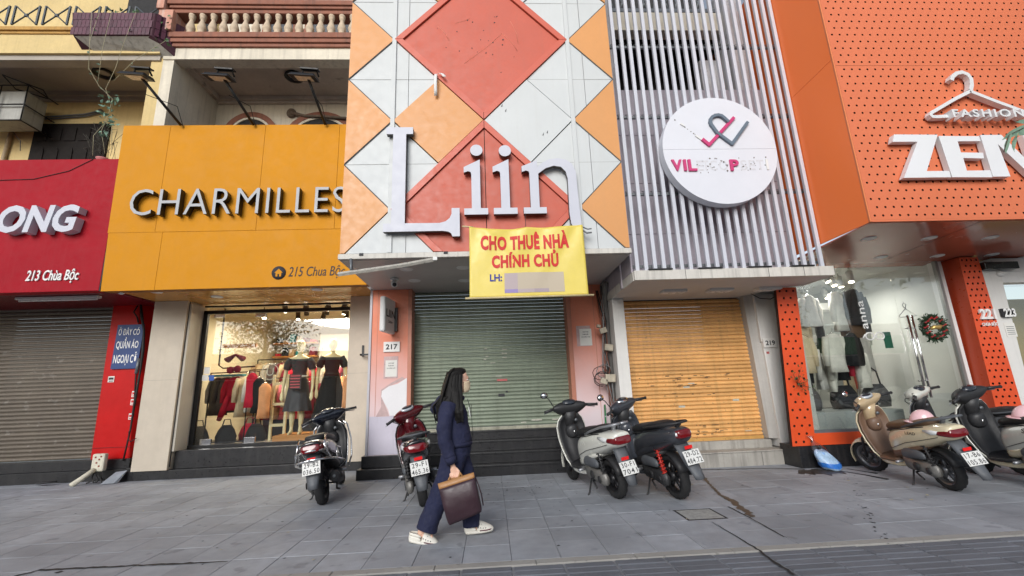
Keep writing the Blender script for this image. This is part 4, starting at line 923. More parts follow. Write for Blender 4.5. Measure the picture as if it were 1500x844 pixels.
# pipes and wiring between 217 and 219
b = B(); b.tube([(2.24, 8.3, 0), (2.24, 8.3, 3.0), (2.20, 8.0, 3.3)], .05, 10); b.tube([(2.16, 8.25, .3), (2.17, 8.25, 3.3)], .022, 8)
tag(b.build('drainpipe', M('grey_pvc', S(120, 118, 116), .6, var=.2, streak=.4)), 'grey drainpipe in the gap between the salmon pillar and the white pillar', 'pipe')
w_ = thing('wiring', 'tangle of cables and small plastic boxes on the gap between two pillars', 'wiring', (2.15, 8.25, 1.4))
r = random.Random(8); CBL = [RUBBER, M('grey_cable', (.2, .2, .2), .6), M('brown_cable', (.14, .05, .03), .6)]
for q in range(9):
    x = 2.1 + r.uniform(-.05, .1); b = B()
    b.tube([(x, 8.2, 3.2), (2.12 + r.uniform(-.05, .08), 8.16, 2.6), (2.13 + r.uniform(-.06, .06), 8.15, 2.1), (2.12 + r.uniform(-.08, .08), 8.15, 1.7), (2.15 + r.uniform(-.1, .06), 8.15, 1.5), (2.2 + r.uniform(-.04, .08), 8.2, .9 + r.uniform(-.3, .3)), (2.22, 8.2, .35)], .008 + r.uniform(0, .006), 5); b.build('cable', CBL[q % 3], w_)
for q in range(4):
    b = B(); c0 = (2.02 + r.uniform(-.06, .1), 8.12, 1.58 + r.uniform(-.05, .1)); b.tube([(c0[0] + .14 * math.cos(a), c0[1], c0[2] + .12 * math.sin(a)) for a in [k * .6 for k in range(9)]], .008, 5); b.build('cable_loop', CBL[q % 3], w_)
for (x, z, s1, m) in ((2.11, 2.42, .07, 'beige_box'), (2.19, 2.1, .085, 'beige_box'), (2.05, 1.5, .07, 'beige_box'), (2.17, 1.55, .1, 'beige_box'), (2.03, 2.5, .04, 'beige_box')):
    b = B(); b.box(x - s1, x + s1 * .8, 8.06, 8.14, z - s1 * .7, z + s1 * .7); n0 = len(b.v); a_ = r.uniform(-.5, .5); cx, cz = x, z
    b.xf(lambda p: (cx + (p.x - cx) * math.cos(a_) - (p.z - cz) * math.sin(a_), p.y, cz + (p.x - cx) * math.sin(a_) + (p.z - cz) * math.cos(a_))); b.build('terminal_box', M('beige_box', S(190, 180, 160), .6, var=.25, scale=12), w_, bev=.01)
b = B(); b.tube([(1.93, 8.05, .02), (2.02, 8.15, .6), (2.07, 8.3, 1.08)], [.022, .03, .026], 8, flat=.6); tag(b.build('broom_handle', M('green_plastic', S(40, 120, 70), .4, var=.1)), 'green plastic pole leaning beside the salmon pillar behind the scooters', 'pole')

# ================================================================ house 219 (white fins, tan shutter)
h = thing('shop_house', 'narrow house with white vertical fins and canopy above a tan roller shutter', 'building', (3.85, 8.2, 0))
for k in range(22):
    x = 2.345 + k * .1435
    b = B(); b.hexa([(x - .029, 6.60, 3.14), (x + .029, 6.60, 3.14), (x + .029, 6.655, 3.14), (x - .029, 6.655, 3.14), (x - .029, 6.60, 9.4), (x + .029, 6.60, 9.4), (x + .029, 6.655, 9.4), (x - .029, 6.655, 9.4)]); b.build('fin', FINW, h, bev=.004)
for z in (3.25, 4.50, 5.94, 7.37, 8.8):
    b = B(); b.box(2.28, 5.38, 6.72, 6.76, z - .022, z + .022); b.build('fin_rail', GREYMET, h)
    for k in range(22):
        x = 2.345 + k * .1435; b = B(); b.tube([(x, 6.65, z), (x - .03, 6.74, z + .05)], .008, 4)
        if z > 4.4: b.build('fin_clip', GREYMET, h)
for k in range(4):
    z0 = 3.0 + k * .957; b = B(); b.box(2.24, 5.37, 7.18, 7.26, z0 + .004, z0 + .953); b.build('wall_panel', LILAC, h, bev=.004)
b = B(); b.box(2.24, 2.62, 7.28, 10, 6.83, 9.4); b.box(4.95, 5.2, 7.28, 7.7, 6.83, 9.4); b.box(4.55, 4.945, 7.8, 8.0, 6.83, 8.0); b.build('wall', M('old_white', S(206, 204, 206), .85, var=.2, scale=3, streak=.7, dirt=(.2, .18, .17), spots=.4, spotcol=(.1, .09, .08), spotscale=6), h)
b = B(); b.box(2.62, 4.95, 7.45, 7.7, 8.42, 8.85); b.build('beam', CREAMW, h)
b = B(); b.box(2.3, 5.395, 8.9, 9.0, 3, 12); b.box(2.3, 5.3, 7.28, 8.89, 6.75, 6.83); b.box(2.63, 5.39, 7.72, 8.89, 8.86, 9.0); b.build('loggia_back', DARKROOM, h)  # near-black colour for the shade inside the opening; ceiling box added to darken
b = B(); b.box(2.3, 4.95, 7.44, 7.52, 8.86, 8.94); b.tube([(2.3, 7.5, 9.35), (4.95, 7.5, 9.35)], .03, 6)
for k in range(11): b.tube([(2.4 + k * .23, 7.5, 8.94), (2.52 + k * .23, 7.5, 9.35)], .012, 5); b.tube([(2.52 + k * .23, 7.5, 8.94), (2.4 + k * .23, 7.5, 9.35)], .012, 5)
b.build('balcony_rail', GREYMET, h)
# canopy
b = B(); b.box(2.27, 5.50, 6.56, 6.62, 2.99, 3.145); b.box(2.262, 2.30, 6.62, 8.2, 2.99, 3.14); b.box(5.46, 5.50, 6.62, 7.36, 2.99, 3.14); b.build('canopy_edge', DIRTYW, h, bev=.006)
b = B(); b.box(2.30, 5.0, 6.62, 8.25, 2.995, 3.03); b.box(5.0, 5.46, 6.62, 7.36, 2.995, 3.03); b.build('canopy_soffit', M('canopy_grey', S(206, 204, 202), .6, var=.08), h)
b = B(); b.box(2.30, 5.46, 6.62, 7.18, 3.09, 3.13); b.build('canopy_top', DIRTYW, h)
for x in (3.08, 4.42, 5.0): b = B(); b.box(x - .003, x + .003, 6.557, 6.561, 2.99, 3.145); b.build('edge_joint', INK, h)
for x in (2.5, 3.3, 4.1, 4.8): b = B(); b.box(x, x + .38, 6.54, 6.62, 3.146, 3.165); b.build('edge_bracket', BLKMET, h)
for k, x in enumerate((3.22, 4.05, 4.92)):
    lab = ('leftmost', 'middle', 'rightmost')[k] + ' of three flat white panel lights under the fin canopy'
    f = thing('panel_lamp', lab, 'lamp', (x, 7.4, 2.95), group='panel lights under the fin canopy'); b = B(); b.box(x - .21, x + .21, 7.32, 7.52, 2.955, 2.994); b.build('frame', WHITEP, f, bev=.004); b = B(); b.box(x - .19, x + .19, 7.34, 7.50, 2.948, 2.954); b.build('diffuser', M('tube_off'), f)
b = B(); b.box(2.262, 2.285, 6.67, 8.3, 3.142, 6.8); b.build('canopy_side', LILAC, h)
b = B(); b.box(2.205, 2.283, 8.34, 8.5, 0, 6.8); b.build('infill_wall', M('infill_grey', S(150, 146, 142), .8, var=.2, streak=.5), h)
# pillars
WPIL = M('white_pillar', S(228, 226, 222), .45, var=.06, scale=2, streak=.2, dirt=(.3, .28, .25))
b = B(); b.box(2.285, 2.50, 7.98, 8.4, -.02, 2.995); b.build('pillar', WPIL, h, bev=.005)
b = B(); b.hexa([(5.06, 7.97, .26), (5.47, 7.97, .26), (5.47, 8.4, .26), (5.06, 8.4, .26), (5.02, 7.97, 2.1), (5.36, 7.97, 2.1), (5.36, 8.4, 2.1), (5.02, 8.4, 2.1)]); b.box(5.00, 5.37, 7.97, 8.4, 2.103, 2.995); b.build('pillar', WPIL, h, bev=.005)
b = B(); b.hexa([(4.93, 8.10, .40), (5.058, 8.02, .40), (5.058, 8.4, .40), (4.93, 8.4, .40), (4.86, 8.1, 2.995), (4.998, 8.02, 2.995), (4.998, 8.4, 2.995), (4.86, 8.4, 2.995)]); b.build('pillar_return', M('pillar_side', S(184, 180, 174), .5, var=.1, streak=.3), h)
for z in (2.05, .9, 1.6): b = B(); b.cyl((5.42 - (z - .26) * .05, 7.965, z), (5.42 - (z - .26) * .05, 7.97, z), .008, n=8); b.build('screw', GREYMET, h)
shutter(h, 2.50, 4.92, .445, 2.98, 8.26, .0705, SHUT_TAN, .019)
b = B(); b.box(2.50, 4.92, 8.23, 8.26, .385, .443); b.build('bottom_rail', M('tan_rail', S(210, 160, 90), .5, var=.2, scale=9, spots=.8, spotcol=(.05, .03, .02), spotscale=26), h)
b = B(); b.box(2.50, 5.0, 8.14, 8.5, .2, .383); b.build('sill', CONC, h, bev=.008)
b = B(); b.box(2.3, 3.38, 8.05, 8.5, -.05, .198); b.build('base', CONC, h, bev=.008)
b = B(); b.box(3.39, 5.12, 7.84, 8.4, -.05, .215); b.box(3.385, 5.13, 7.83, 8.4, .217, .245); b.build('step_block', CONC, h, bev=.01)
b = B(); b.box(4.60, 4.604, 7.836, 7.842, -.02, .215); b.build('block_joint', INK, h)
b = B(); r = random.Random(3)
for q in range(64): x, z = (r.gauss(3.75, .3) if q < 36 else r.uniform(2.7, 4.7)), r.choice((.55, .60, .66, 1.36, 1.44, .50, 1.52, 1.2)) + r.gauss(0, .03); b.box(x, x + r.uniform(.015, .08), 8.238, 8.246, z, z + r.uniform(.006, .016))
tag(b.build('rust_scrape', M('rust_dark', (.17, .10, .055), .9, var=.4, scale=30), h), kind='stuff')
b = B()
for (x, z) in ((4.45, 1.06), (3.55, 1.32), (3.42, .98), (2.66, .55), (4.6, .52), (3.65, 1.38)): b.box(x, x + .12, 8.2425, 8.248, z, z + .035)
tag(b.build('paper_scrap', M('scrap'), h), kind='stuff')
number_plate('219', 5.02, 5.27, 1.99, 2.16, 7.965, 'white number plate 219 on the slanted white pillar')
b = B(); b.box(5.06, 5.11, 7.962, 7.967, 1.88, 1.92); tag(b.build('sticker', M('pink_sticker')), 'tiny pink sticker under the 219 number plate', 'sticker')
b = B(); b.tube([(4.9, 7.9, 3.0), (5.05, 7.88, 2.9), (5.25, 7.88, 2.88), (5.4, 7.8, 2.96)], .008, 5); tag(b.build('cable', RUBBER), 'thin dark cable sagging under the right end of the fin canopy', 'cable')
b = B(); b.tube([(5.36, 7.95, 1.98), (5.38, 7.93, 1.85), (5.35, 7.93, 1.76), (5.38, 7.92, 1.7)], [.02, .03, .02, .03], 8); b.tube([(5.4, 7.93, 1.95), (5.45, 7.93, 1.92)], .014, 6); tag(b.build('hasp', M('rusty_iron', S(110, 80, 70), .7, metal=.4)), 'rusty iron hasp on the white pillar beside number 219', 'hasp')

# round sign on the fins
s = thing('round_sign', 'round white sign with broken pink and grey heart logo on the fins', 'sign', (3.85, 6.4, 4.16))
b = B(); cpts = [(3.85 + .955 * math.cos(2 * PI * k / 72), 5.12 + .96 * math.sin(2 * PI * k / 72)) for k in range(72)]
b.prism(clip(cpts, 0, -1, -5.125), 6.40, 6.56); b.prism(clip(cpts, 0, 1, 5.121), 6.40, 6.56); b.build('disc', [M('disc_white', S(222, 224, 232), .45, var=.03)], s)
b = B(); b.prism([(3.85 + .93 * math.cos(2 * PI * k / 72), 5.12 + .93 * math.sin(2 * PI * k / 72)) for k in range(72)], 6.425, 6.58); b.build('disc_core', M('disc_edge', S(120, 90, 90), .6), s)
PINKL = M('pink_letter', S(206, 60, 120), .45, var=.1); GREYL = M('slate_letter', S(104, 118, 132), .45, var=.1)
def bar(pts, wd, mat, name, y=6.365, d=.035, fold=None):
    for (p0, p1) in zip(pts[:-1], pts[1:]):
        dx, dz = p1[0] - p0[0], p1[1] - p0[1]; l = math.hypot(dx, dz); nx, nz = -dz / l * wd / 2, dx / l * wd / 2; e = .3
        fx, fz = dx / l * wd * e, dz / l * wd * e
        b.prism([(p0[0] - nx - fx, p0[1] - nz - fz), (p1[0] - nx + fx, p1[1] - nz + fz), (p1[0] + nx + fx, p1[1] + nz + fz), (p0[0] + nx - fx, p0[1] + nz - fz)], y, y + d)
        y += .0007
b = B(); bar([(3.575, 5.285), (3.665, 5.19), (4.15, 5.68)], .052, PINKL, ''); b.build('pink_tick', PINKL, s, bev=.002)
b = B(); arc = [(4.04, 5.61), (3.98, 5.68)] + [(3.88 + .14 * math.cos(t), 5.60 + .13 * math.sin(t)) for t in (1.1, 1.5, 1.9, 2.3, 2.7, 3.1, 3.5)] + [(3.83, 5.40), (4.05, 5.20), (4.37, 5.59)]; bar(arc, .048, GREYL, '', y=6.350, d=.05); b.build('slate_tick', GREYL, s)
lettering('letter', 'V', 3.0, 3.17, 4.735, 4.93, 6.37, PINKL, s, depth=.03, bold=.03)
lettering('letter', 'I', 3.195, 3.24, 4.735, 4.93, 6.37, PINKL, s, depth=.03, bold=.03)
o = lettering('letter', 'L', 3.27, 3.41, 4.73, 4.93, 6.37, PINKL, s, depth=.03, bold=.03)
lettering('letter', 'P', 3.965, 4.11, 4.725, 4.92, 6.37, PINKL, s, depth=.03, bold=.03)
GHOST = M('glue_ghost', S(216, 216, 222), .7, var=.1, scale=20, spots=.5, spotcol=(.3, .27, .25), spotscale=18)
for (c_, x0, x1) in (('E', 3.42, 3.53), ('T', 3.52, 3.62), ('C', 3.63, 3.76), ('O', 3.79, 3.93), ('S', 4.15, 4.26), ('E', 4.29, 4.39), ('T', 4.42, 4.54)): lettering('letter_trace', c_, x0, x1, 4.74, 4.92, 6.3975, GHOST, s, bold=.01)
b = B(); b.box(4.575, 4.61, 6.385, 6.40, 4.74, 4.93); b.build('letter', WHITEP, s)
b = B(); r = random.Random(21)
for q in range(40):
    x, z = r.uniform(3.4, 4.6), r.choice((4.75, 4.93, 4.84)) + r.gauss(0, .03); rr = r.uniform(.004, .014); b.prism([(x + rr * r.uniform(.5, 1.4) * math.cos(a), z + rr * r.uniform(.5, 1.4) * math.sin(a)) for a in (0, 1.2, 2.4, 3.6, 4.8)], 6.394, 6.3995)
for q in range(16):
    t = r.random(); x, z = 3.14 + .45 * t, 5.68 - .4 * t; rr = r.uniform(.005, .012); b.prism([(x + rr * math.cos(a), z + rr * math.sin(a)) for a in (0, 1.2, 2.4, 3.6, 4.8)], 6.394, 6.3995)
b.build('glue_spots', M('glue_dark', (.16, .14, .12), .8), s)
b = B(); bar([(3.245, 5.585), (3.29, 5.55)], .025, WHITEP, '', y=6.38, d=.02); bar([(3.47, 5.365), (3.565, 5.285)], .028, WHITEP, '', y=6.38, d=.02); b.build('broken_stroke', WHITEP, s)
# ================================================================ house 221 (perforated orange cladding) and 223
h = thing('shop_house', 'orange perforated clothes shop with overhanging upper floor and tall glass front', 'building', (7.2, 7.5, 0))
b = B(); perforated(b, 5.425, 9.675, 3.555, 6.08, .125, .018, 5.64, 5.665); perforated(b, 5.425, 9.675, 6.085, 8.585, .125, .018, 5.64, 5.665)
b.box(5.40, 5.424, 5.64, 5.668, 3.53, 8.6); b.box(5.424, 9.7, 5.64, 5.668, 3.525, 3.554); b.build('perforated_panel', [ZORANGE_SKY, HOLE], h)
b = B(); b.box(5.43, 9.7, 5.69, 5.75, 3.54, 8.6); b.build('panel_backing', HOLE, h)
b = B(); b.box(5.396, 5.404, 5.634, 5.642, 3.525, 8.6); b.build('corner_trim', M('trim_orange', S(244, 150, 90), .4, var=.05), h)
b = B(); b.box(5.40, 5.42, 5.670, 7.6, 3.525, 6.20); b.box(5.40, 5.42, 5.670, 9.5, 6.206, 9); b.box(5.40, 5.42, 7.606, 9.5, 3.4, 6.20); b.build('side_panel', ZSIDE, h)
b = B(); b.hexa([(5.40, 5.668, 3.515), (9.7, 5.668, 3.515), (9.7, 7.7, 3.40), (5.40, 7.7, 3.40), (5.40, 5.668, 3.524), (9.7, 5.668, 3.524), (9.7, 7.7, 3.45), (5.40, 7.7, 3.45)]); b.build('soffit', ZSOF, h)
b = B(); b.hexa([(7.10, 5.67, 3.5125), (7.104, 5.67, 3.5125), (7.104, 7.4, 3.414), (7.10, 7.4, 3.414), (7.10, 5.67, 3.516), (7.104, 5.67, 3.516), (7.104, 7.4, 3.418), (7.10, 7.4, 3.418)]); b.build('soffit_joint', INK, h)
for k, (x, y) in enumerate(((5.90, 6.26), (6.92, 6.29), (7.97, 6.32), (6.88, 7.15), (7.93, 7.15), (8.95, 7.15), (9.0, 6.3))):
    z = 3.515 - (y - 5.668) * .0566
    lab = 'round light in the brown soffit of the orange shop, ' + ('front row leftmost', 'front row middle', 'front row third from the left', 'back row leftmost', 'back row middle', 'back row rightmost', 'front row rightmost')[k]
    b = B(); b.lathe([(0, .0), (.085, .0), (.10, -.004), (.105, .006)], (x, y, z - .003), 'z', 20); tag(b.build('downlight', WHITEP), lab, 'lamp', 'downlights of the orange soffit')
# perforated pillars
def pf(b, x0b, x1b, x0t, x1t, z0, z1, y):
    n0 = len(b.v); perforated(b, 0, 1, 0, 1, .25, .075, y, y + .02)
    return b
def perf_pillar(x0b, x1b, x0t, x1t, z0, z1, y, nx):
    b = B(); W_ = (x1b - x0b + x1t - x0t) / 2; p = W_ / nx
    perforated(b, 0, W_, z0, z1, p, .021, y, y + .02)
    for i in range(len(b.v)):
        u, yy, z = b.v[i]; t = (z - z0) / (z1 - z0); a0 = x0b + (x0t - x0b) * t; a1 = x1b + (x1t - x1b) * t
        b.v[i] = (a0 + u / W_ * (a1 - a0), yy, z)
    return b
ZP = M('pillar_orange', S(226, 84, 40), .4, var=.08, scale=3)
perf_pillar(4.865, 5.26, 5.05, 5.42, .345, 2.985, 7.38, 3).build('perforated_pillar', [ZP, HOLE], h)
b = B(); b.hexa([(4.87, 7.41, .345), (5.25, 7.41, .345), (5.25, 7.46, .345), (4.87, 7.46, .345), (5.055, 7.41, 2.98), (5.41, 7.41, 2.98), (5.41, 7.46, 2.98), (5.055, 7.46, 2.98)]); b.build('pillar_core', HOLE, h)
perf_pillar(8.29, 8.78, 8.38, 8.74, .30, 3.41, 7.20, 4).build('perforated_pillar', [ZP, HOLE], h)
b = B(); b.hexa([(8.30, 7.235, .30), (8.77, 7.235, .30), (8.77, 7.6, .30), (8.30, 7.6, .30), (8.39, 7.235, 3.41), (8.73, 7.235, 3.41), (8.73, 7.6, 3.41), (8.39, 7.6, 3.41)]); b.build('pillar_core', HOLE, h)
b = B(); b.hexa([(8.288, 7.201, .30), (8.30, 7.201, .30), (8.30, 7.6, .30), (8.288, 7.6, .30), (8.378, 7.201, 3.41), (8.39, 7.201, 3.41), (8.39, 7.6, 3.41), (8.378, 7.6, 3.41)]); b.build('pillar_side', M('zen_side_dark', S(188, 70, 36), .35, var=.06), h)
b = B(); b.box(5.262, 8.285, 7.385, 7.5, .345, .53); b.build('orange_band', ZP, h)
b = B(); b.box(4.98, 8.9, 7.40, 7.9, -.05, .342); b.build('plinth', BLACKST, h, bev=.005)
for x in (5.6, 6.2, 6.8): b = B(); b.box(x, x + .004, 7.396, 7.402, 0, .34); b.build('plinth_joint', INK, h)
b = B(); b.box(5.27, 8.1, 7.40, 7.47, .53, .575); b.build('glass_channel', GREYMET, h)
for (x0, x1) in ((5.275, 7.232), (7.24, 8.13)):
    b = B(); b.box(x0, x1, 7.42, 7.432, .575, 3.41); b.build('glass_pane', GLASS, h)
b = B(); b.box(8.13, 8.18, 7.40, 7.47, .53, 3.41); b.build('glass_frame', M('frame_grey', S(150, 150, 148), .4, metal=.4), h)
b = B(); b.box(8.18, 8.29, 7.44, 7.6, .4, 3.41); b.build('door_jamb', WHITEP, h)
for x in (7.30, 7.40):
    b = B(); b.tube([(x, 7.34 + (x - 7.3) * .2, 1.02), (x, 7.34 + (x - 7.3) * .2, 2.42)], .019, 10); b.tube([(x, 7.34, 1.3), (x, 7.42, 1.3)], .012, 8); b.tube([(x, 7.34, 2.2), (x, 7.42, 2.2)], .012, 8); b.build('door_handle', CHROME, h)
b = B(); b.tube([(7.30, 7.345, 1.3), (7.41, 7.365, 1.3)], .01, 6); b.tube([(7.30, 7.345, 2.2), (7.41, 7.365, 2.2)], .01, 6); b.build('handle_bar', CHROME, h)
# lettering on the fascia
s = thing('letter_sign', 'silver hanger logo above big silver ZEN letters on the orange perforated wall', 'sign', (7.0, 5.5, 4.1))
PZ_ = {'Z': [(5.97, 4.83), (6.64, 4.82), (6.32, 4.24), (6.66, 4.24), (6.66, 4.14), (5.95, 4.14), (6.30, 4.71), (5.92, 4.71)], 'N': [(7.30, 4.81), (7.63, 4.81), (7.97, 4.30), (7.97, 4.81), (8.2, 4.81), (8.2, 4.14), (7.9, 4.14), (7.53, 4.66), (7.57, 4.14), (7.30, 4.14)]}
STEELW = M('white_letter_side', S(226, 228, 230), .35, var=.03)
MIR = M('polished_steel', S(240, 241, 244, .88), .16, var=0, bump=.22, bscale=3.2, coat=.5)
for q in PZ_.values(): b = B(); b.prism(q, 5.535, 5.615, 0, 1); b.build('letter', [MIR, STEELW], s, bev=.004)
b = B(); b.prism([(6.65, 4.80), (7.27, 4.79), (7.28, 4.71), (6.92, 4.71), (6.92, 4.53), (7.26, 4.52), (7.25, 4.43), (6.93, 4.44), (6.93, 4.24), (7.29, 4.24), (7.29, 4.13), (6.68, 4.14)], 5.535, 5.615, 0, 1); b.build('letter', [MIR, STEELW], s, bev=.004)
def ribbon(pts, w_, y0, y1, name):
    b = B(); L = []; R = []
    for k in range(len(pts)):
        p0 = pts[max(k - 1, 0)]; p1 = pts[min(k + 1, len(pts) - 1)]; dx, dz = p1[0] - p0[0], p1[1] - p0[1]; l = math.hypot(dx, dz); nx, nz = -dz / l * w_ / 2, dx / l * w_ / 2
        L.append((pts[k][0] + nx, pts[k][1] + nz)); R.append((pts[k][0] - nx, pts[k][1] - nz))
    b.prism(L + R[::-1], y0, y1, 0, 1); return b.build(name, [STEELW, STEELW], s, bev=.004)
ribbon([(7.11, 5.74), (7.14, 5.80), (7.22, 5.86), (7.32, 5.88), (7.40, 5.84), (7.43, 5.76), (7.41, 5.66), (7.37, 5.57)], .06, 5.53, 5.61, 'hanger_hook')
ribbon([(7.36, 5.55), (7.1, 5.43), (6.8, 5.27), (6.64, 5.185), (6.62, 5.15), (6.64, 5.12), (6.70, 5.115), (6.88, 5.125)], .05, 5.53, 5.61, 'hanger_arm')
ribbon([(7.35, 5.55), (7.7, 5.38), (8.1, 5.20), (8.13, 5.16), (8.1, 5.12), (7.98, 5.12)], .05, 5.53, 5.61, 'hanger_arm')
lettering('letter', 'FASHION', 6.88, 7.99, 5.06, 5.19, 5.46, [STEELW, STEELW], s, depth=.12, split=True, bold=.02, spacing=1.25)
# pillar numbers
s = thing('house_number', 'white raised number 221 with the street name on the orange pillar', 'number plate', (8.55, 7.18, 2.2)); lettering('number', '221', 8.45, 8.74, 2.29, 2.47, 7.165, WHITEINK, s, depth=.03, bold=.04); lettering('words', 'CHÙA BỘC', 8.46, 8.745, 2.16, 2.25, 7.185, WHITEINK, s, depth=.01, bold=.02)
# decals on the glass, wreath
d_ = thing('glass_decal', 'white eyeglasses outline printed on the orange shop window', 'decal', (6.7, 7.415, 2.0))
b = B()
for cx in (6.61, 6.79):
    pts = [(cx + .075 * math.cos(t) * (1.05 if abs(math.sin(t)) > .5 else 1), 2.085 + .062 * math.sin(t)) for t in [2 * PI * k / 20 for k in range(21)]]
    for k in range(20):
        (a0, c0), (a1, c1) = pts[k], pts[k + 1]; b.tube([(a0, 7.415, c0), (a1, 7.415, c1)], .011, 5)
b.tube([(6.68, 7.415, 2.1), (6.72, 7.415, 2.1)], .011, 5); b.tube([(6.53, 7.415, 2.12), (6.48, 7.415, 2.06)], .01, 5); b.build('outline', WHITEINK, d_)
d_ = thing('glass_decal', 'white upright anna lettering printed on the orange shop window', 'decal', (6.55, 7.415, 2.2)); lettering('words', 'anna', 0, 1, 0, 1, 0, WHITEINK, d_, bold=0., fn=lambda u, v, w: (6.62 - v * .09, 7.416, 2.22 + u * .5))
d_ = thing('glass_decal', 'thin hanger outline printed on the glass door above the long handles', 'decal', (7.3, 7.415, 2.4)); b = B(); b.tube([(7.36, 7.415, 2.56), (7.33, 7.415, 2.61), (7.36, 7.415, 2.66), (7.40, 7.415, 2.63), (7.37, 7.415, 2.55), (7.22, 7.415, 2.42), (7.25, 7.415, 2.40), (7.55, 7.415, 2.42), (7.37, 7.415, 2.55)], .006, 5); b.build('outline', GREYMET, d_)
wr = thing('wreath', 'dark green christmas wreath with red bows and gold plaque on the glass door', 'wreath', (7.76, 7.38, 2.0))
b = B(); r = random.Random(2)
for q in range(1000):
    a = r.uniform(0, 2 * PI); rr = .165 + r.gauss(0, .032); c = Vector((7.76 + rr * math.cos(a), 7.37 + r.gauss(0, .02), 2.19 + rr * math.sin(a))); t = Vector((math.cos(a + r.gauss(0, 1.1)), r.gauss(0, .6) - .4, math.sin(a + r.gauss(0, 1.1)))).normalized(); n = t.cross(Vector((0, 1, 0))).normalized() * .011; b.add([c, c + t * .035 + n, c + t * .06, c + t * .035 - n], [(0, 1, 2, 3)])
tag(b.build('needle', M('fir', (.018, .05, .02), .7, var=.4, scale=60), wr), kind='stuff')
for q in range(11):
    a = q * .57 + .2; c = (7.76 + .17 * math.cos(a), 7.335, 2.19 + .17 * math.sin(a))
    b = B(); b.tube([(c[0] - .036, c[1], c[2] - .016), (c[0], c[1], c[2]), (c[0] + .036, c[1], c[2] + .016)], [.02, .008, .02], 7); b.build('bow', M('red_bow', (.45, .02, .025), .4), wr)
b = B(); b.tube([(7.66, 7.33, 2.17), (7.72, 7.32, 2.20), (7.80, 7.32, 2.19), (7.86, 7.33, 2.22)], [.03, .04, .04, .025], 8, flat=.9); b.build('plaque', M('gold', (.75, .52, .18), .35, metal=.7), wr)
# small plant growing out of the pillar
pl = thing('weed', 'small green weed growing out of the orange pillar', 'plant', (5.15, 7.36, 1.3)); b = B(); b2 = B(); r = random.Random(31)
for q in range(9):
    e = (5.14 + r.gauss(0, .13), 7.30 + r.gauss(0, .05), 1.36 + r.gauss(0, .12)); b.tube([(5.12, 7.37, 1.33), e], .004, 4)
    for k in range(9): leaf_faces(b2, (e[0] + r.gauss(0, .04), e[1] + r.gauss(0, .03), e[2] + r.gauss(0, .05)), r.uniform(.025, .05), r)
b.build('stem', M('weed_stem', (.06, .05, .02), .8), pl); tag(b2.build('leaf', LEAFG, pl), kind='stuff')
# blue bag on the pavement
bg_ = thing('plastic_bag', 'tied clear plastic bag with blue water printing leaning on the black plinth', 'bag', (5.2, 7.15, 0))
def bag_ring(z, hw, hd, wob):
    return [(5.30 - z * .30 + hw * math.cos(a) * (1 + wob * math.sin(3 * a + z * 22) + wob * .6 * math.sin(7 * a - z * 31)), 7.14 + z * .40 + hd * math.sin(a) * (1 + wob * math.cos(4 * a + z * 17)), z + .006 + .012 * math.sin(2 * a + 1)) for a in [2 * PI * i / 30 for i in range(30)]]
b = B(); b.loft([bag_ring(z, hw, hd, .07) for z, hw, hd in ((.0, .10, .07), (.02, .135, .10), (.07, .15, .115), (.14, .145, .11), (.21, .125, .09), (.26, .10, .07), (.29, .06, .045))]); b.build('contents', M('blue_pack', S(176, 206, 236), .3, var=.3, scale=14, bump=.4, bscale=22, spots=.6, spotcol=(.10, .28, .72), spotscale=9), bg_)
b = B(); b.loft([bag_ring(z, hw + .004, hd + .004, .07) for z, hw, hd in ((.035, .142, .106), (.07, .15, .115), (.105, .149, .114))], cap=False); b.build('blue_band', M('blue_band', S(58, 128, 222), .4, var=.3, scale=14), bg_)
b = B(); m = []
for k, (z, hw, hd) in enumerate(((.24, .125, .066), (.32, .11, .05), (.38, .07, .035), (.43, .02, .02), (.47, .035, .025), (.50, .07, .02))): m.append([(5.30 - z * .30 + hw * math.cos(a) * (1 + .1 * math.sin(7 * a + z * 30)), 7.14 + z * .40 + hd * math.sin(a), z) for a in [2 * PI * i / 18 for i in range(18)]])
b.loft(m, cap=False); b.build('film', glass_mat('plastic_film', (.86, .89, .92), 1., .12), bg_)
for (p, lab) in (([(5.33, 7.05), (5.42, 6.7), (5.46, 6.35)], 'longer dark strap lying on the paving below the blue bag'), ([(5.55, 7.18), (5.62, 6.9), (5.66, 6.75)], 'shorter dark strap lying on the paving nearer the beige scooter')):
    b = B(); b.tube([(x, y, .008) for x, y in p], [.008, .012, .03], 6, flat=.3); tag(b.build('strap', RUBBER), lab, 'strap')
# 223 beside it
h2 = thing('shop_house', 'white pillar and dark shopfront of house 223 at the right edge', 'building', (10.5, 7.5, 0))
b = B(); b.hexa([(8.80, 7.26, .2), (9.02, 7.26, .2), (9.02, 7.6, .2), (8.80, 7.6, .2), (8.77, 7.26, 3.2), (9.16, 7.26, 3.2), (9.16, 7.6, 3.2), (8.77, 7.6, 3.2)]); b.build('pillar', WPIL, h2)
b = B(); b.box(9.1, 14, 7.3, 7.5, 2.95, 3.4); b.box(9.7, 14, 5.7, 7.5, 3.4, 9); b.build('wall', WHITEP, h2)
b = B(); b.box(9.1, 14, 9.4, 9.6, 0, 3.0); b.build('back_wall', M('ochre_room', S(170, 150, 96), .7), h2)
b = B(); b.box(9.04, 14, 7.5, 7.51, .4, 2.94); b.build('glass_pane', GLASS, h2)
b = B(); b.box(9.02, 14, 7.45, 7.6, -.05, .4); b.build('plinth', BLACKST, h2)
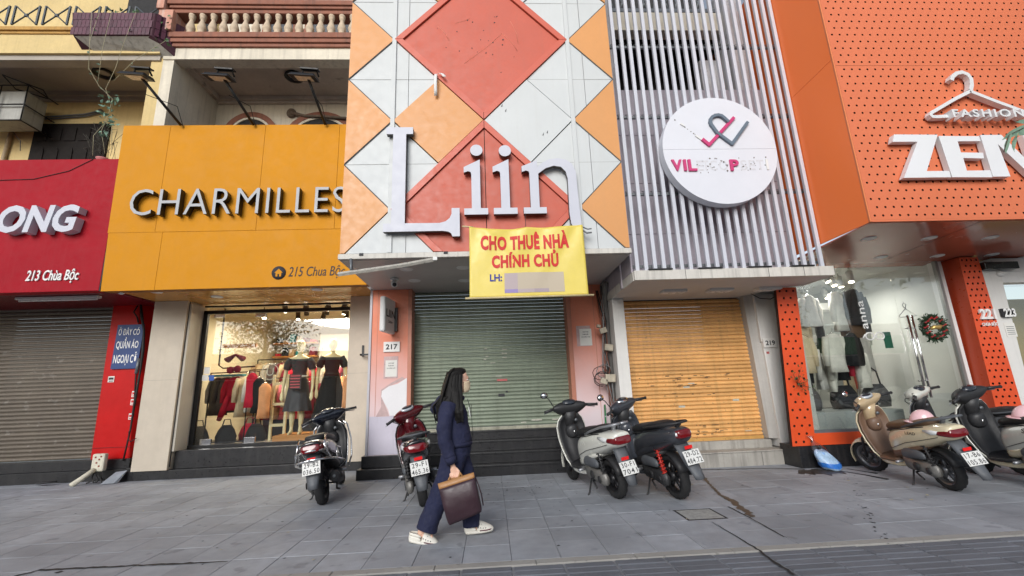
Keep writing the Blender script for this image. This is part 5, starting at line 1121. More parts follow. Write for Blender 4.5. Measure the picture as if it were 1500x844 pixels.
s = thing('house_number', 'black and white number 223 on the white pillar at the right edge', 'number plate', (9.05, 7.24, 2.3)); lettering('number', '223', 8.93, 9.15, 2.32, 2.47, 7.20, [WHITEINK, INK], s, depth=.04, bold=.04); b = B(); b.box(8.915, 8.97, 7.215, 7.258, 2.33, 2.47); b.build('backing', INK, s)
s = thing('paper_notice', 'small framed notice under number 223 on the white pillar', 'notice', (9.0, 7.25, 2.0)); b = B(); b.box(8.93, 9.12, 7.25, 7.258, 1.98, 2.22); b.build('sheet', PAPER, s)
for k in range(5): b = B(); b.box(8.955, 9.095, 7.248, 7.2502, 2.02 + k * .033, 2.03 + k * .033); b.build('text_line', GREYMET, s)
k_ = thing('loudspeaker', 'black box hanging under the orange soffit beside the white pillar', 'speaker', (9.1, 7.25, 3.2)); b = B(); b.hexa([(8.76, 7.14, 3.17), (9.40, 7.14, 3.17), (9.40, 7.25, 3.17), (8.76, 7.25, 3.17), (8.76, 7.14, 3.30), (9.40, 7.14, 3.30), (9.40, 7.25, 3.30), (8.76, 7.25, 3.30)]); b.build('box', M('black_gloss', (.012, .014, .013), .2), k_, bev=.01)
b = B(); b.ball((9.13, 7.25, 3.10), .07, .06, .05); tag(b.build('dome_camera', WHITEP), 'small white dome camera under the black box by number 223', 'camera')

# ================================================================ interiors
def hanging(kind, x, y, z, rot, ln, wd, col, lab, sleeves=True, grp=None):
    t = thing(kind, lab, kind.split('_')[-1], (x, y, z), (0, 0, rot), grp); r = random.Random(int(x * 91 + y * 57 + z * 13))
    b = B(); R = []
    for k, (s_, zz) in enumerate(((.16, .0), (.5, -.02), (.95, -.09), (.92, -.25), (.86, -.5), (.9, -.75), (1., -1.))):
        zz = zz * ln if k > 2 else zz; ph = r.uniform(0, 6)
        R.append([(wd / 2 * s_ * math.cos(a), (.05 + .03 * k / 6) * math.sin(a) * (1 + .35 * math.sin(4 * a + ph) * (k / 6)), zz) for a in [2 * PI * i / 16 for i in range(16)]])
    b.loft(R)
    if sleeves:
        for s_ in (-1, 1): b.tube([(s_ * wd * .40, 0, -.06), (s_ * wd * .54, 0, -.3), (s_ * wd * .56, .01, -.58)], [.055, .06, .045], 8)
    b.build('fabric', col, t)
    b = B(); b.tube([(-wd * .36, 0, -.035), (0, 0, .03), (wd * .36, 0, -.035)], .007, 5); b.tube([(0, 0, .03), (0, 0, .08), (.025, 0, .105), (.03, 0, .07)], .004, 5); b.build('hanger', CHROME, t)
    return t
def cloth(name, c, k=.95): return M('cloth_' + name, S(*c, k), .85, var=.16, scale=9, bump=.3, bscale=30, local=True)
C_ = {n: cloth(n, c) for n, c in dict(grey=(96, 92, 92), teal=(40, 150, 160), red=(206, 30, 60), maroon=(120, 24, 50), white=(228, 224, 214), cream=(224, 204, 170), beige=(200, 172, 138), pink=(226, 120, 140), black=(26, 25, 28), orange=(240, 170, 120), brown=(112, 84, 62), charcoal=(58, 58, 62), offwhite=(214, 210, 204)).items()}
def rack(x0, x1, y, z, lab, mat=BLKMET, z0=.53):
    t = thing('clothes_rack', lab, 'rack', ((x0 + x1) / 2, y, z0)); b = B(); b.tube([(x0, y, z), (x1, y, z)], .015, 6); b.build('rail', mat, t)
    for x in (x0, x1): b = B(); b.tube([(x, y, z0), (x, y, z)], .015, 6); b.build('upright', mat, t)
    b = B(); b.box(x0 - .02, x1 + .02, y - .25, y + .25, z0, z0 + .02); b.build('base', mat, t)
    return t
# shop 215
rack(-6.45, -5.35, 10.75, 2.05, 'black clothes rack with grey jackets just inside the shop door')
seq = [('grey', 'large dark grey jacket facing out at the left of the front rack', 0, .85), ('grey', 'second dark grey jacket on the front rack beside the red one', .3, .8), ('red', 'red jacket on the front rack right of the grey jackets', .5, .75), ('cream', 'cream coat edge on among the front rack clothes', 1.2, .9), ('white', 'white shirt edge on near the right end of the front rack', 1.3, .8)]
for k, (c, lab, rot, ln) in enumerate(seq): hanging('hanging_jacket', -6.2 + k * .2, 10.72 - .02 * k, 1.95, rot, ln, .46, C_[c], lab)
b = B(); b.box(-6.45, -5.6, 10.5, 10.66, 1.955, 1.995); tag(b.build('shelf_board', C_['teal']), 'teal cloth laid over the top of the grey jackets', 'cloth')
b = B(); b.tube([(-6.08, 10.6, 1.0), (-5.98, 10.55, 1.2), (-5.9, 10.55, 1.52)], [.05, .07, .05], 8); tag(b.build('red_scarf', C_['red']), 'red scarf hanging in front of the grey jackets', 'scarf')
rack(-5.3, -3.6, 12.2, 2.3, 'long black clothes rack across the middle of the lit shop')
nm = ['maroon', 'red', 'cream', 'beige', 'pink', 'red', 'white', 'beige', 'cream', 'pink', 'maroon', 'beige']
for k, c in enumerate(nm): hanging('hanging_coat', -5.25 + k * .15, 12.2, 2.2, .25 + (k % 4) * .28, .95, .42, C_[c], f'{c} coat on the long shop rack, number {("one two three four five six seven eight nine ten eleven twelve").split()[k]} from the left', grp='coats on the long shop rack')
rack(-3.75, -2.75, 11.6, 2.0, 'black clothes rack behind the two mannequins')
for k, c in enumerate(['orange', 'orange', 'white', 'black', 'maroon', 'black']): hanging('hanging_blouse', -3.7 + k * .16, 11.6, 1.9, .5 + .2 * (k % 3), .7, .4, C_[c], f'{c} blouse on the rack behind the mannequins, {("first","second","third","fourth","fifth","sixth")[k]} from the left', grp='blouses behind the mannequins')
b = B(); b.tube([(-6.1, 10.4, 2.85), (-6.1, 10.4, 2.35), (-5.95, 10.4, 2.28), (-5.2, 10.4, 2.3)], .018, 6); b.box(-6.05, -5.35, 10.38, 10.44, 2.62, 2.72); b.box(-6.12, -6.0, 10.36, 10.44, 2.72, 3.25)
hg = thing('display_hanger', 'wooden bar on a black frame with a dark bow hanging in the shop window', 'display', (-5.7, 10.4, 2.2)); B_ = B(); B_.box(-6.05, -5.30, 10.38, 10.44, 2.58, 2.66); B_.build('wood_bar', M('shelf_wood', S(206, 140, 66), .5, var=.15), hg); b = B(); b.tube([(-6.1, 10.42, 3.5), (-6.1, 10.42, 2.2), (-6.0, 10.42, 2.13), (-5.3, 10.42, 2.15)], .018, 6); b.build('frame', BLKMET, hg)
b = B(); b.tube([(-5.9, 10.36, 2.30), (-5.72, 10.36, 2.42), (-5.55, 10.36, 2.32)], [.11, .04, .11], 8, flat=.6); b.ball((-5.8, 10.36, 2.08), .08, .06, .08); b.ball((-5.65, 10.36, 2.1), .08, .06, .08); b.build('bow', C_['maroon'], hg)
st = thing('ladder_stand', 'tall cream ladder stand in the shop left of the front mannequin', 'stand', (-4.75, 10.5, .53)); CRM = M('cream_wood', S(226, 212, 170), .5, var=.05)
for x in (-4.88, -4.58): b = B(); b.box(x - .025, x + .025, 10.45, 10.5, .53, 1.95); b.build('upright', CRM, st)
for z in (.85, 1.3, 1.75): b = B(); b.box(-4.88, -4.58, 10.455, 10.495, z - .03, z + .03); b.build('rung', CRM, st)
b = B(); b.box(-4.6, -3.0, 9.98, 10.9, .53, .66); tag(b.build('display_platform', M('shelf_wood'), bev=.01), 'low wooden platform carrying the mannequins in the lit window', 'platform')
b = B(); b.box(-5.2, -4.2, 13.9, 14.1, 2.2, 3.3); tag(b.build('wall_poster', M('poster_white', S(240, 238, 228), .5, var=.03)), 'large white panel on the back wall of the lit shop', 'panel')
b = B(); b.box(-5.4, -3.9, 11.2, 11.8, .53, 1.15); tag(b.build('display_table', M('table_dark', (.03, .025, .025), .5, var=.3)), 'dark display table in the middle of the lit shop', 'table')
r = random.Random(6)
for k in range(12):
    x = -5.35 + k * .125; c = ['red', 'white', 'black', 'teal', 'beige', 'maroon'][k % 6]; b = B(); b.box(x, x + .1, 11.25, 11.6, 1.152, 1.2 + r.uniform(0, .12)); tag(b.build('folded_cloth', C_[c], bev=.012), f'{c} folded garment stack on the dark shop table, {("one two three four five six seven eight nine ten eleven twelve").split()[k]} from the left', 'clothes', 'folded clothes on the shop table')
SKINM = M('mannequin_skin', S(238, 222, 176), .35, var=.03)
def mannequin(x, y, z, rot, style, lab):
    t = thing('mannequin', lab, 'mannequin', (x, y, z), (0, 0, rot)); t.scale = (1.2, 1.2, 1.2); b = B()
    for s_ in (-1, 1):
        b.tube([(s_ * .075, -.02, .06), (s_ * .075, 0, .12), (s_ * .08, .01, .30), (s_ * .078, 0, .48), (s_ * .085, -.01, .80), (s_ * .07, 0, .92)], [.032, .03, .052, .046, .075, .07], 10)
        b.tube([(s_ * .075, .04, .06), (s_ * .08, -.05, .025), (s_ * .085, -.15, .015)], [.035, .035, .022], 8)
        b.tube([(s_ * .17, 0, 1.36), (s_ * .235, .01, 1.10), (s_ * .25, -.04, .86), (s_ * .25, -.08, .72)], [.045, .038, .03, .022], 9)
        b.tube([(s_ * .25, -.08, .72), (s_ * .25, -.10, .62), (s_ * .245, -.10, .57)], [(.02, .035), (.016, .038), (.01, .012)], 8)
    b.tube([(0, 0, .86), (0, 0, .98), (0, .01, 1.08), (0, 0, 1.25), (0, 0, 1.36), (0, 0, 1.41)], [(.15, .1), (.145, .1), (.105, .085), (.14, .1), (.16, .075), (.07, .06)], 14, up=(0, 1, 0))
    b.tube([(0, 0, 1.39), (0, -.005, 1.50)], .045, 10); b.tube([(0, .0, 1.47), (0, -.02, 1.51), (0, -.01, 1.58), (0, 0, 1.65), (0, .01, 1.69)], [(.03, .04), (.062, .075), (.078, .095), (.07, .085), (.03, .035)], 14, up=(0, 1, 0))
    b.tube([(0, -.09, 1.60), (0, -.115, 1.565)], [.008, .014], 6); b.build('body', SKINM, t, remesh=.012, smooth=2)
    top = C_['charcoal'] if style == 0 else C_['black']
    b = B(); b.tube([(0, 0, .99), (0, .01, 1.08), (0, 0, 1.25), (0, 0, 1.33)], [(.135, .105), (.118, .1), (.152, .115), (.17, .09)], 16, up=(0, 1, 0), cap=False)
    for s_ in (-1, 1): b.tube([(s_ * .15, 0, 1.34), (s_ * .20, 0, 1.24), (s_ * .225, 0, 1.14)], [.065, .075, .06], 10, cap=False)
    b.build('bodice', top, t)
    b = B(); R = []; ln = .62 if style == 0 else .95
    for k in range(9):
        q = k / 8; R.append([((.13 + (.11 if style == 0 else .2) * q ** .8) * math.cos(a) * (1 + .07 * q * math.sin(9 * a)), (.1 + (.08 if style == 0 else .16) * q) * math.sin(a) * (1 + .07 * q * math.sin(9 * a)), 1.02 - ln * q) for a in [2 * PI * i / 36 for i in range(36)]])
    b.loft(R, cap=False); b.build('skirt', M('skirt_grey', S(74, 72, 78), .6, var=.1, local=True) if style == 0 else C_['black'], t)
    b = B(); b.tube([(0, 0, 1.0), (0, 0, 1.035)], [(.142, .112)] * 2, 16, up=(0, 1, 0)); b.build('belt', WHITEP if style == 0 else BLKMET, t)
    return t
mannequin(-4.24, 10.25, .66, .15, 0, 'mannequin in dark bodice, white belt and grey knee length skirt in the lit window')
mannequin(-3.62, 10.5, .70, .35, 1, 'mannequin in a long black dress at the right of the lit window')
b = B(); b.box(-3.95, -3.3, 10.3, 10.75, .66, .70); tag(b.build('display_block', M('shelf_wood')), 'small wooden block under the black dressed mannequin', 'block')
s = thing('sale_sign', 'small dark sale card with red border on the front mannequin skirt', 'sign', (-4.2, 9.97, 1.7)); b = B(); b.box(-4.34, -4.08, 9.98, 9.99, 1.60, 1.92); b.build('card', M('sign_dark', S(60, 44, 48), .5), s); b = B()
for z in (1.63, 1.69, 1.75, 1.81, 1.87): b.box(-4.31, -4.11, 9.975, 9.98, z, z + .026)
b.build('text_line', M('sign_red', S(206, 90, 96), .6), s)
def spot(x, y, z, body, on, lab, grp, tilt=.5):
    t = thing('track_spotlight', lab, 'lamp', (x, y, z), group=grp); b = B(); dx, dy = math.cos(x * 37) * .06, -abs(math.sin(y * 17)) * .08
    b.tube([(x, y, z), (x, y, z - .09)], .012, 6); b.cyl((x, y, z - .08), (x + dx, y + dy, z - .29), .058, n=12); b.build('housing', body, t)
    b = B(); b.cyl((x + dx, y + dy, z - .29), (x + dx * 1.03, y + dy * 1.03, z - .296), .046, n=12); b.build('bulb', LAMPON if on else BLKMET, t); return t
sp = [(-4.75, 10.4, 1), (-4.45, 10.9, 0), (-4.2, 10.3, 1), (-3.95, 10.9, 0), (-3.75, 10.35, 1), (-3.5, 10.9, 1), (-3.3, 10.3, 0), (-3.1, 10.6, 1), (-4.9, 11.5, 1), (-4.3, 11.7, 1), (-3.7, 11.6, 1), (-5.6, 11.2, 1), (-3.2, 11.7, 1)]
od = 'one two three four five six seven eight nine ten eleven twelve thirteen'.split()
def rank(x, y, pts):
    w_ = ['first', 'second', 'third', 'fourth', 'fifth', 'sixth', 'seventh', 'eighth']; lim = (8.05, 9) if y < 9.7 and x > 0 else (10.6, 11.1)
    band = lambda q: 0 if q < lim[0] else (1 if q < lim[1] else 2)
    row = sorted(p[0] for p in pts if band(p[1]) == band(y)); return w_[row.index(x)] + ' from the left in the ' + ('front', 'middle', 'back')[band(y)] + ' row'
for k, (x, y, on) in enumerate(sp): spot(x, y, 3.66, BLKMET, on, 'black spotlight on the lit shop ceiling, ' + rank(x, y, [(a_, c_) for a_, c_, _ in sp]), 'black spotlights of the lit shop')
def lamp_light(name, x, y, z, e, col, size=.35):
    l_ = bpy.data.lights.new(name, 'AREA'); l_.energy = e; l_.color = col; l_.shape = 'DISK'; l_.size = size
    o = bpy.data.objects.new(name, l_); COL.objects.link(o); o.location = (x, y, z); return o
for (x, y) in ((-5.6, 11.2), (-4.1, 10.5), (-3.4, 11.4), (-4.8, 12.8)): lamp_light('shop_spot', x, y, 3.38, 32, (1, .84, .62))
b = B(); b.box(-6.02, -5.9, 9.783, 9.788, 1.98, 2.12); b.box(-6.04, -5.92, 9.783, 9.788, 1.84, 1.96); tag(b.build('door_sticker', PAPER), 'two small white stickers stacked on the left glass door edge', 'sticker')
b = B(); b.box(-5.90, -5.80, 9.783, 9.788, 1.84, 1.95); tag(b.build('door_sticker', M('blue_sticker', S(40, 90, 180), .5)), 'small blue sticker on the left glass door', 'sticker')
FROST = M('frosted_print', S(170, 166, 150), .7, var=0)
dl = thing('glass_decal', 'faint white round monogram printed on the lit shop glass', 'decal', (-4.78, 9.785, 1.8)); b = B(); b.lathe([(.158, 0), (.172, 0)], (-4.66, 9.786, 1.98), 'y', 28); b.build('ring', FROST, dl); lettering('words', 'U', 0, 1, 0, 1, 0, FROST, dl, bold=-.01, fn=lambda u, v, w: (-4.73 + u * .14, 9.786, 1.9 + v * .16))

# more clothes in shop 215
rack(-5.2, -4.2, 11.1, 1.9, 'short black clothes rack behind the cream ladder stand')
for k, c in enumerate(['maroon', 'beige', 'pink', 'white', 'red', 'cream', 'maroon']): hanging('hanging_dress', -5.12 + k * .14, 11.1, 1.8, .9 + .15 * (k % 3), .85, .42, C_[c], f'{c} dress on the short rack behind the ladder stand, {od[k]} from the left', grp='dresses on the short rack')
rack(-6.5, -5.4, 12.9, 2.5, 'high clothes rack along the back left of the lit shop')
for k, c in enumerate(['beige', 'cream', 'white', 'grey', 'maroon', 'cream', 'beige']): hanging('hanging_dress', -6.4 + k * .15, 12.9, 2.4, .3 + .2 * (k % 4), 1.1, .42, C_[c], f'{c} long dress on the high back rack, {od[k]} from the left', grp='dresses on the high back rack')
for k, (x, y, c, lab) in enumerate(((-5.75, 10.35, 'black', 'black bag on the shop floor under the jackets'), (-5.2, 10.5, 'black', 'black bag on the shop floor beside the ladder stand'), (-6.3, 10.3, 'charcoal', 'charcoal bag at the left edge of the shop floor'), (-5.5, 10.8, 'red', 'red bag on the shop floor behind the black bags'))):
    t = thing('floor_bag', lab, 'bag', (x, y, .53)); b = B(); b.tube([(x, y, .53), (x, y, .66), (x, y, .8), (x, y, .9)], [(.2, .13), (.22, .14), (.17, .1), (.1, .05)], 14, up=(0, 1, 0)); b.build('body', C_[c], t)
    b = B(); b.tube([(x - .1, y, .86), (x - .06, y, 1.02), (x + .06, y, 1.02), (x + .1, y, .86)], .012, 6); b.build('handle', C_[c], t)
nm2 = ['red', 'teal', 'maroon', 'orange', 'black', 'pink', 'red', 'grey', 'white', 'teal', 'maroon', 'orange', 'charcoal', 'red', 'pink', 'black', 'beige', 'maroon']
rack(-6.4, -3.0, 13.3, 1.75, 'low long clothes rack against the back wall of the lit shop')
for k, c in enumerate(nm2): hanging('hanging_jacket', -6.3 + k * .185, 13.3, 1.65, .2 + .22 * (k % 4), .8, .4, C_[c], f'{c} jacket on the low back wall rack, {(od + ["fourteen", "fifteen", "sixteen", "seventeen", "eighteen"])[k]} from the left', grp='jackets on the low back wall rack')
for k in range(2):
    z = (2.62, 3.02)[k]; b = B(); b.box(-6.5, -5.25, 13.7, 14.15, z, z + .04); tag(b.build('wall_shelf', M('shelf_wood')), ('lower', 'upper')[k] + ' wooden wall shelf at the back left of the lit shop', 'shelf')
    for q in range(6): b = B(); b.box(-6.45 + q * .2, -6.3 + q * .2, 13.75, 14.05, z + .042, z + .12 + .06 * ((q * 3 + k) % 4)); c = ['red', 'black', 'beige', 'teal', 'white', 'maroon'][(q + k) % 6]; tag(b.build('shelf_clothes', C_[c], bev=.012), f'{c} folded clothes on the {("lower", "upper")[k]} back shelf, {od[q]} from the left', 'clothes', 'folded clothes on the back shelves')
for k, (x, c) in enumerate(((-5.28, 'red'), (-5.12, 'black'), (-4.98, 'orange'), (-3.05, 'white'), (-3.2, 'orange'))): hanging('hanging_scarf', x, 10.3, 2.0 - .12 * (k % 3), .3 * k, .75, .26, C_[c], f'{c} scarf hanging close to the shop glass, {od[k]} from the left', False, 'scarves close to the shop glass')
b = B(); b.tube([(-5.35, 10.3, 2.06), (-4.9, 10.3, 2.06)], .012, 6); b.tube([(-5.35, 10.3, .53), (-5.35, 10.3, 2.06)], .012, 6); tag(b.build('scarf_stand', BLKMET), 'thin black stand with scarves beside the ladder stand', 'stand')
# shop 221
h = [o for o in bpy.data.objects if o.get('label', '').startswith('orange perforated')][0]
RW = M('white_room', S(206, 206, 200), .8, var=.03)
b = B(); b.box(5.48, 8.2, 11.0, 11.1, .53, 3.46); b.box(5.48, 5.53, 7.6, 11.1, .53, 3.46); b.box(5.275, 5.48, 7.56, 7.6, .53, 3.46); b.box(8.2, 8.3, 7.62, 11.1, .4, 3.6); b.box(5.275, 8.3, 7.72, 11.1, 3.462, 3.6); b.build('room_wall', RW, h)
b = B(); b.box(5.27, 8.3, 7.51, 11.1, .40, .53); b.build('room_floor', M('pale_floor', S(176, 176, 172), .3, var=.05), h)
b = B(); b.box(5.54, 7.1, 7.61, 8.4, .53, .84); tag(b.build('display_plinth', M('terrazzo', S(170, 176, 174), .5, var=.12, scale=40), bev=.01), 'low grey speckled plinth inside the orange shop window', 'plinth')
for k, (z, lab) in enumerate(((2.75, 'upper white board standing in for a sign reflection in the orange shop glass'), (2.1, 'lower white board standing in for a sign reflection in the orange shop glass'))):
    b = B(); b.box(5.54, 7.05, 8.55, 8.85, z, z + .14); tag(b.build('reflection_board', RW, bev=.004), lab, 'shelf')  # white boards added in place of a sign's reflection in the glass
for k, (x0, x1, y, z) in enumerate(((5.5, 7.1, 8.7, 2.05), (5.6, 7.3, 9.5, 2.85))): rack(x0, x1, y, z, ('front', 'rear')[k] + ' chrome clothes rack in the orange shop', CHROME, .84 if k == 0 else .53)
q5 = [('cream', 5.45, 8.5, 2.95, .1, .6), ('offwhite', 5.95, 8.45, 2.95, .2, .6), ('white', 6.45, 8.4, 3.0, .5, .75), ('charcoal', 6.85, 8.45, 3.05, .2, .7), ('white', 6.2, 8.35, 2.2, .1, .7), ('black', 6.6, 8.4, 2.2, .4, .6), ('cream', 5.5, 8.4, 2.2, .0, .7), ('white', 5.6, 8.65, 2.68, .2, .7), ('cream', 5.85, 8.6, 2.6, .5, .7), ('black', 6.25, 8.7, 2.68, .9, .8), ('brown', 6.75, 8.5, 2.72, .1, .6), ('charcoal', 7.15, 8.7, 3.0, .3, .75), ('white', 7.05, 8.9, 2.45, .6, 1.0), ('offwhite', 7.35, 9.0, 2.6, .4, 1.1), ('charcoal', 5.75, 8.7, 1.9, .3, .7), ('offwhite', 6.1, 8.7, 1.95, .9, .75), ('white', 6.3, 8.7, 1.95, 1., .8), ('black', 6.55, 8.7, 1.95, .8, .6), ('red', 6.7, 8.7, 2.0, 1.0, .55), ('white', 6.95, 8.7, 1.9, .5, .7), ('grey', 5.55, 8.75, 1.5, .2, .6), ('offwhite', 7.5, 9.4, 2.0, .4, 1.0), ('cream', 7.2, 9.4, 1.95, .7, .9)]
for k, (c, x, y, z, rot, ln) in enumerate(q5):
    hang = 'upper' if z > 2.3 else 'lower'; y = y - .45; x = max(x + .12, 5.75)
    hanging('hanging_shirt', x, y, z, rot, ln, .37, C_[c], f'{c} garment in the {hang} row of the orange shop window, {("one two three four five six seven eight nine ten eleven twelve thirteen fourteen fifteen sixteen seventeen eighteen nineteen twenty twenty-one twenty-two twenty-three").split()[k]} of the display', grp='garments in the orange shop window')
for (x, y, c, lab) in ((6.55, 8.2, 'black', 'round black bag on the grey plinth in the orange shop'), (7.35, 8.4, 'charcoal', 'dark handbag on the floor behind the glass near the beige scooter'), (5.75, 8.1, 'grey', 'grey bag on the plinth at the left of the orange shop')):
    t = thing('handbag', lab, 'bag', (x, y, .84)); b = B(); b.tube([(x, y, .84), (x, y, .98), (x, y, 1.12), (x, y, 1.26)], [(.24, .12), (.27, .13), (.25, .11), (.16, .07)], 14, up=(0, 1, 0)); b.build('body', C_[c], t); b = B(); b.tube([(x - .14, y, 1.22), (x - .1, y, 1.5), (x, y, 1.58), (x + .1, y, 1.5), (x + .14, y, 1.22)], .014, 6); b.build('handle', C_[c], t)
b = B(); b.box(7.55, 8.15, 9.6, 9.68, .6, 2.6); tag(b.build('mirror_panel', M('panel_grey', S(150, 154, 150), .4)), 'grey panel standing behind the glass door', 'panel')
b = B(); b.box(7.72, 8.12, 9.55, 9.6, 1.15, 1.95); tag(b.build('red_board', M('brick_red', S(150, 60, 40), .6)), 'brick red board on the grey panel behind the glass door', 'board')
b = B(); b.box(7.3, 7.45, 7.9, 7.91, 1.9, 2.2); tag(b.build('green_card', M('green_card', S(40, 110, 90), .6)), 'small green card hanging inside the glass door', 'card')
sq = ((6.3, 7.85), (6.75, 8.2), (6.9, 7.9), (7.0, 8.3), (7.2, 9.6), (7.6, 9.5), (6.0, 8.4))
for k, (x, y) in enumerate(sq): spot(x, y, 3.45, WHITEP, 1, 'white spotlight in the orange shop, ' + rank(x, y, sq), 'white spotlights of the orange shop')
for (x, y) in ((6.2, 8.2), (7.4, 8.6), (6.6, 9.8)): lamp_light('shop_spot', x, y, 3.16, 17, (1, .97, .92))
lamp_light('shop_spot', 10.5, 8.6, 2.85, 20, (1, .85, .6))
# ================================================================ scooters
TYRE = M('tyre', (.020, .020, .021), .85, var=.3, scale=14, local=True)
RIM = M('rim_grey', S(120, 120, 122), .35, metal=.7, var=.15, local=True)
RIMB = M('rim_black', (.02, .02, .022), .4, metal=.3, local=True)
ENG = M('engine_alloy', S(140, 138, 134), .5, metal=.5, var=.3, scale=12, local=True)
ENGB = M('engine_black', (.03, .03, .032), .5, var=.35, scale=10, local=True)
PLAS = M('matt_plastic', (.028, .028, .030), .5, var=.25, scale=8, local=True)
PLASG = M('grey_plastic', (.10, .108, .12), .55, var=.25, scale=7, local=True)
SEATB = M('seat_black', (.016, .016, .018), .55, var=.2, scale=10, bump=.15, bscale=160, local=True)
TAIL = M('tail_red', (.16, .006, .010), .10, var=.1, coat=.6, local=True)
REFL = M('reflector_red', (.75, .02, .02), .25, var=0, local=True)
CLEAR = M('clear_lens', (.72, .74, .74), .1, var=.1, coat=.5, local=True)
PLATE = M('plate_white', S(228, 228, 224), .45, var=.06, scale=14, local=True)
CHR = M('chrome_tube', (.8, .8, .8), .12, metal=1., var=.05, local=True)
RAILG = M('rail_silver', S(170, 172, 176), .35, metal=.6, var=.1, local=True)
MIRR = M('mirror', (.85, .87, .9), .04, metal=1., var=0, local=True)
DIAL = M('dial', (.03, .035, .045), .12, var=.1, local=True, coat=.6)
DIALW = M('dial_silver', S(206, 210, 216), .3, metal=.3, var=.05, local=True)
ORNG = M('spring_red', (.5, .03, .02), .4, local=True)

def wheel(parent, cx, R, W_, rim, n=60):
    b = B()
    tr = lambda i, k: (0.004 if ((i + (k * 2)) % 4 < 2) else -.004) if 2 <= k <= 6 else 0
    b.lathe([(R - .068, -W_ * .40), (R - .045, -W_ * .5), (R - .020, -W_ * .46), (R - .006, -W_ * .30), (R, 0), (R - .006, W_ * .30), (R - .020, W_ * .46), (R - .045, W_ * .5), (R - .068, W_ * .40)], (cx, 0, R), 'y', n, rfn=tr)
    o = b.build('wheel', TYRE, parent)
    b = B(); b.lathe([(R - .062, -W_ * .41), (R - .085, -W_ * .36), (R - .10, -W_ * .15), (R - .10, W_ * .15), (R - .085, W_ * .36), (R - .062, W_ * .41)], (cx, 0, R), 'y', 40)
    for q in range(5):
        a = q * 2 * PI / 5 + .3; c, s = math.cos(a), math.sin(a)
        b.tube([(cx + .03 * c, .0, R + .03 * s), (cx + (R - .095) * c, 0, R + (R - .095) * s)], [(.022, .028), (.016, .024)], 8)
    b.lathe([(0, -.05), (.045, -.05), (.05, 0), (.045, .05), (0, .05)], (cx, 0, R), 'y', 16)
    b.build('rim', rim, o); return o

def ell(x, zc, hw, hh, n=20, p=2.4, dz=0., xs=0.):
    """section across the body: superellipse in y,z, leaning by xs"""
    out = []
    for i in range(n):
        a = 2 * PI * i / n; c, s = math.cos(a), math.sin(a)
        y = hw * abs(c) ** (2 / p) * (1 if c >= 0 else -1); z = hh * abs(s) ** (2 / p) * (1 if s >= 0 else -1)
        out.append((x + xs * z, y, zc + z))
    return out

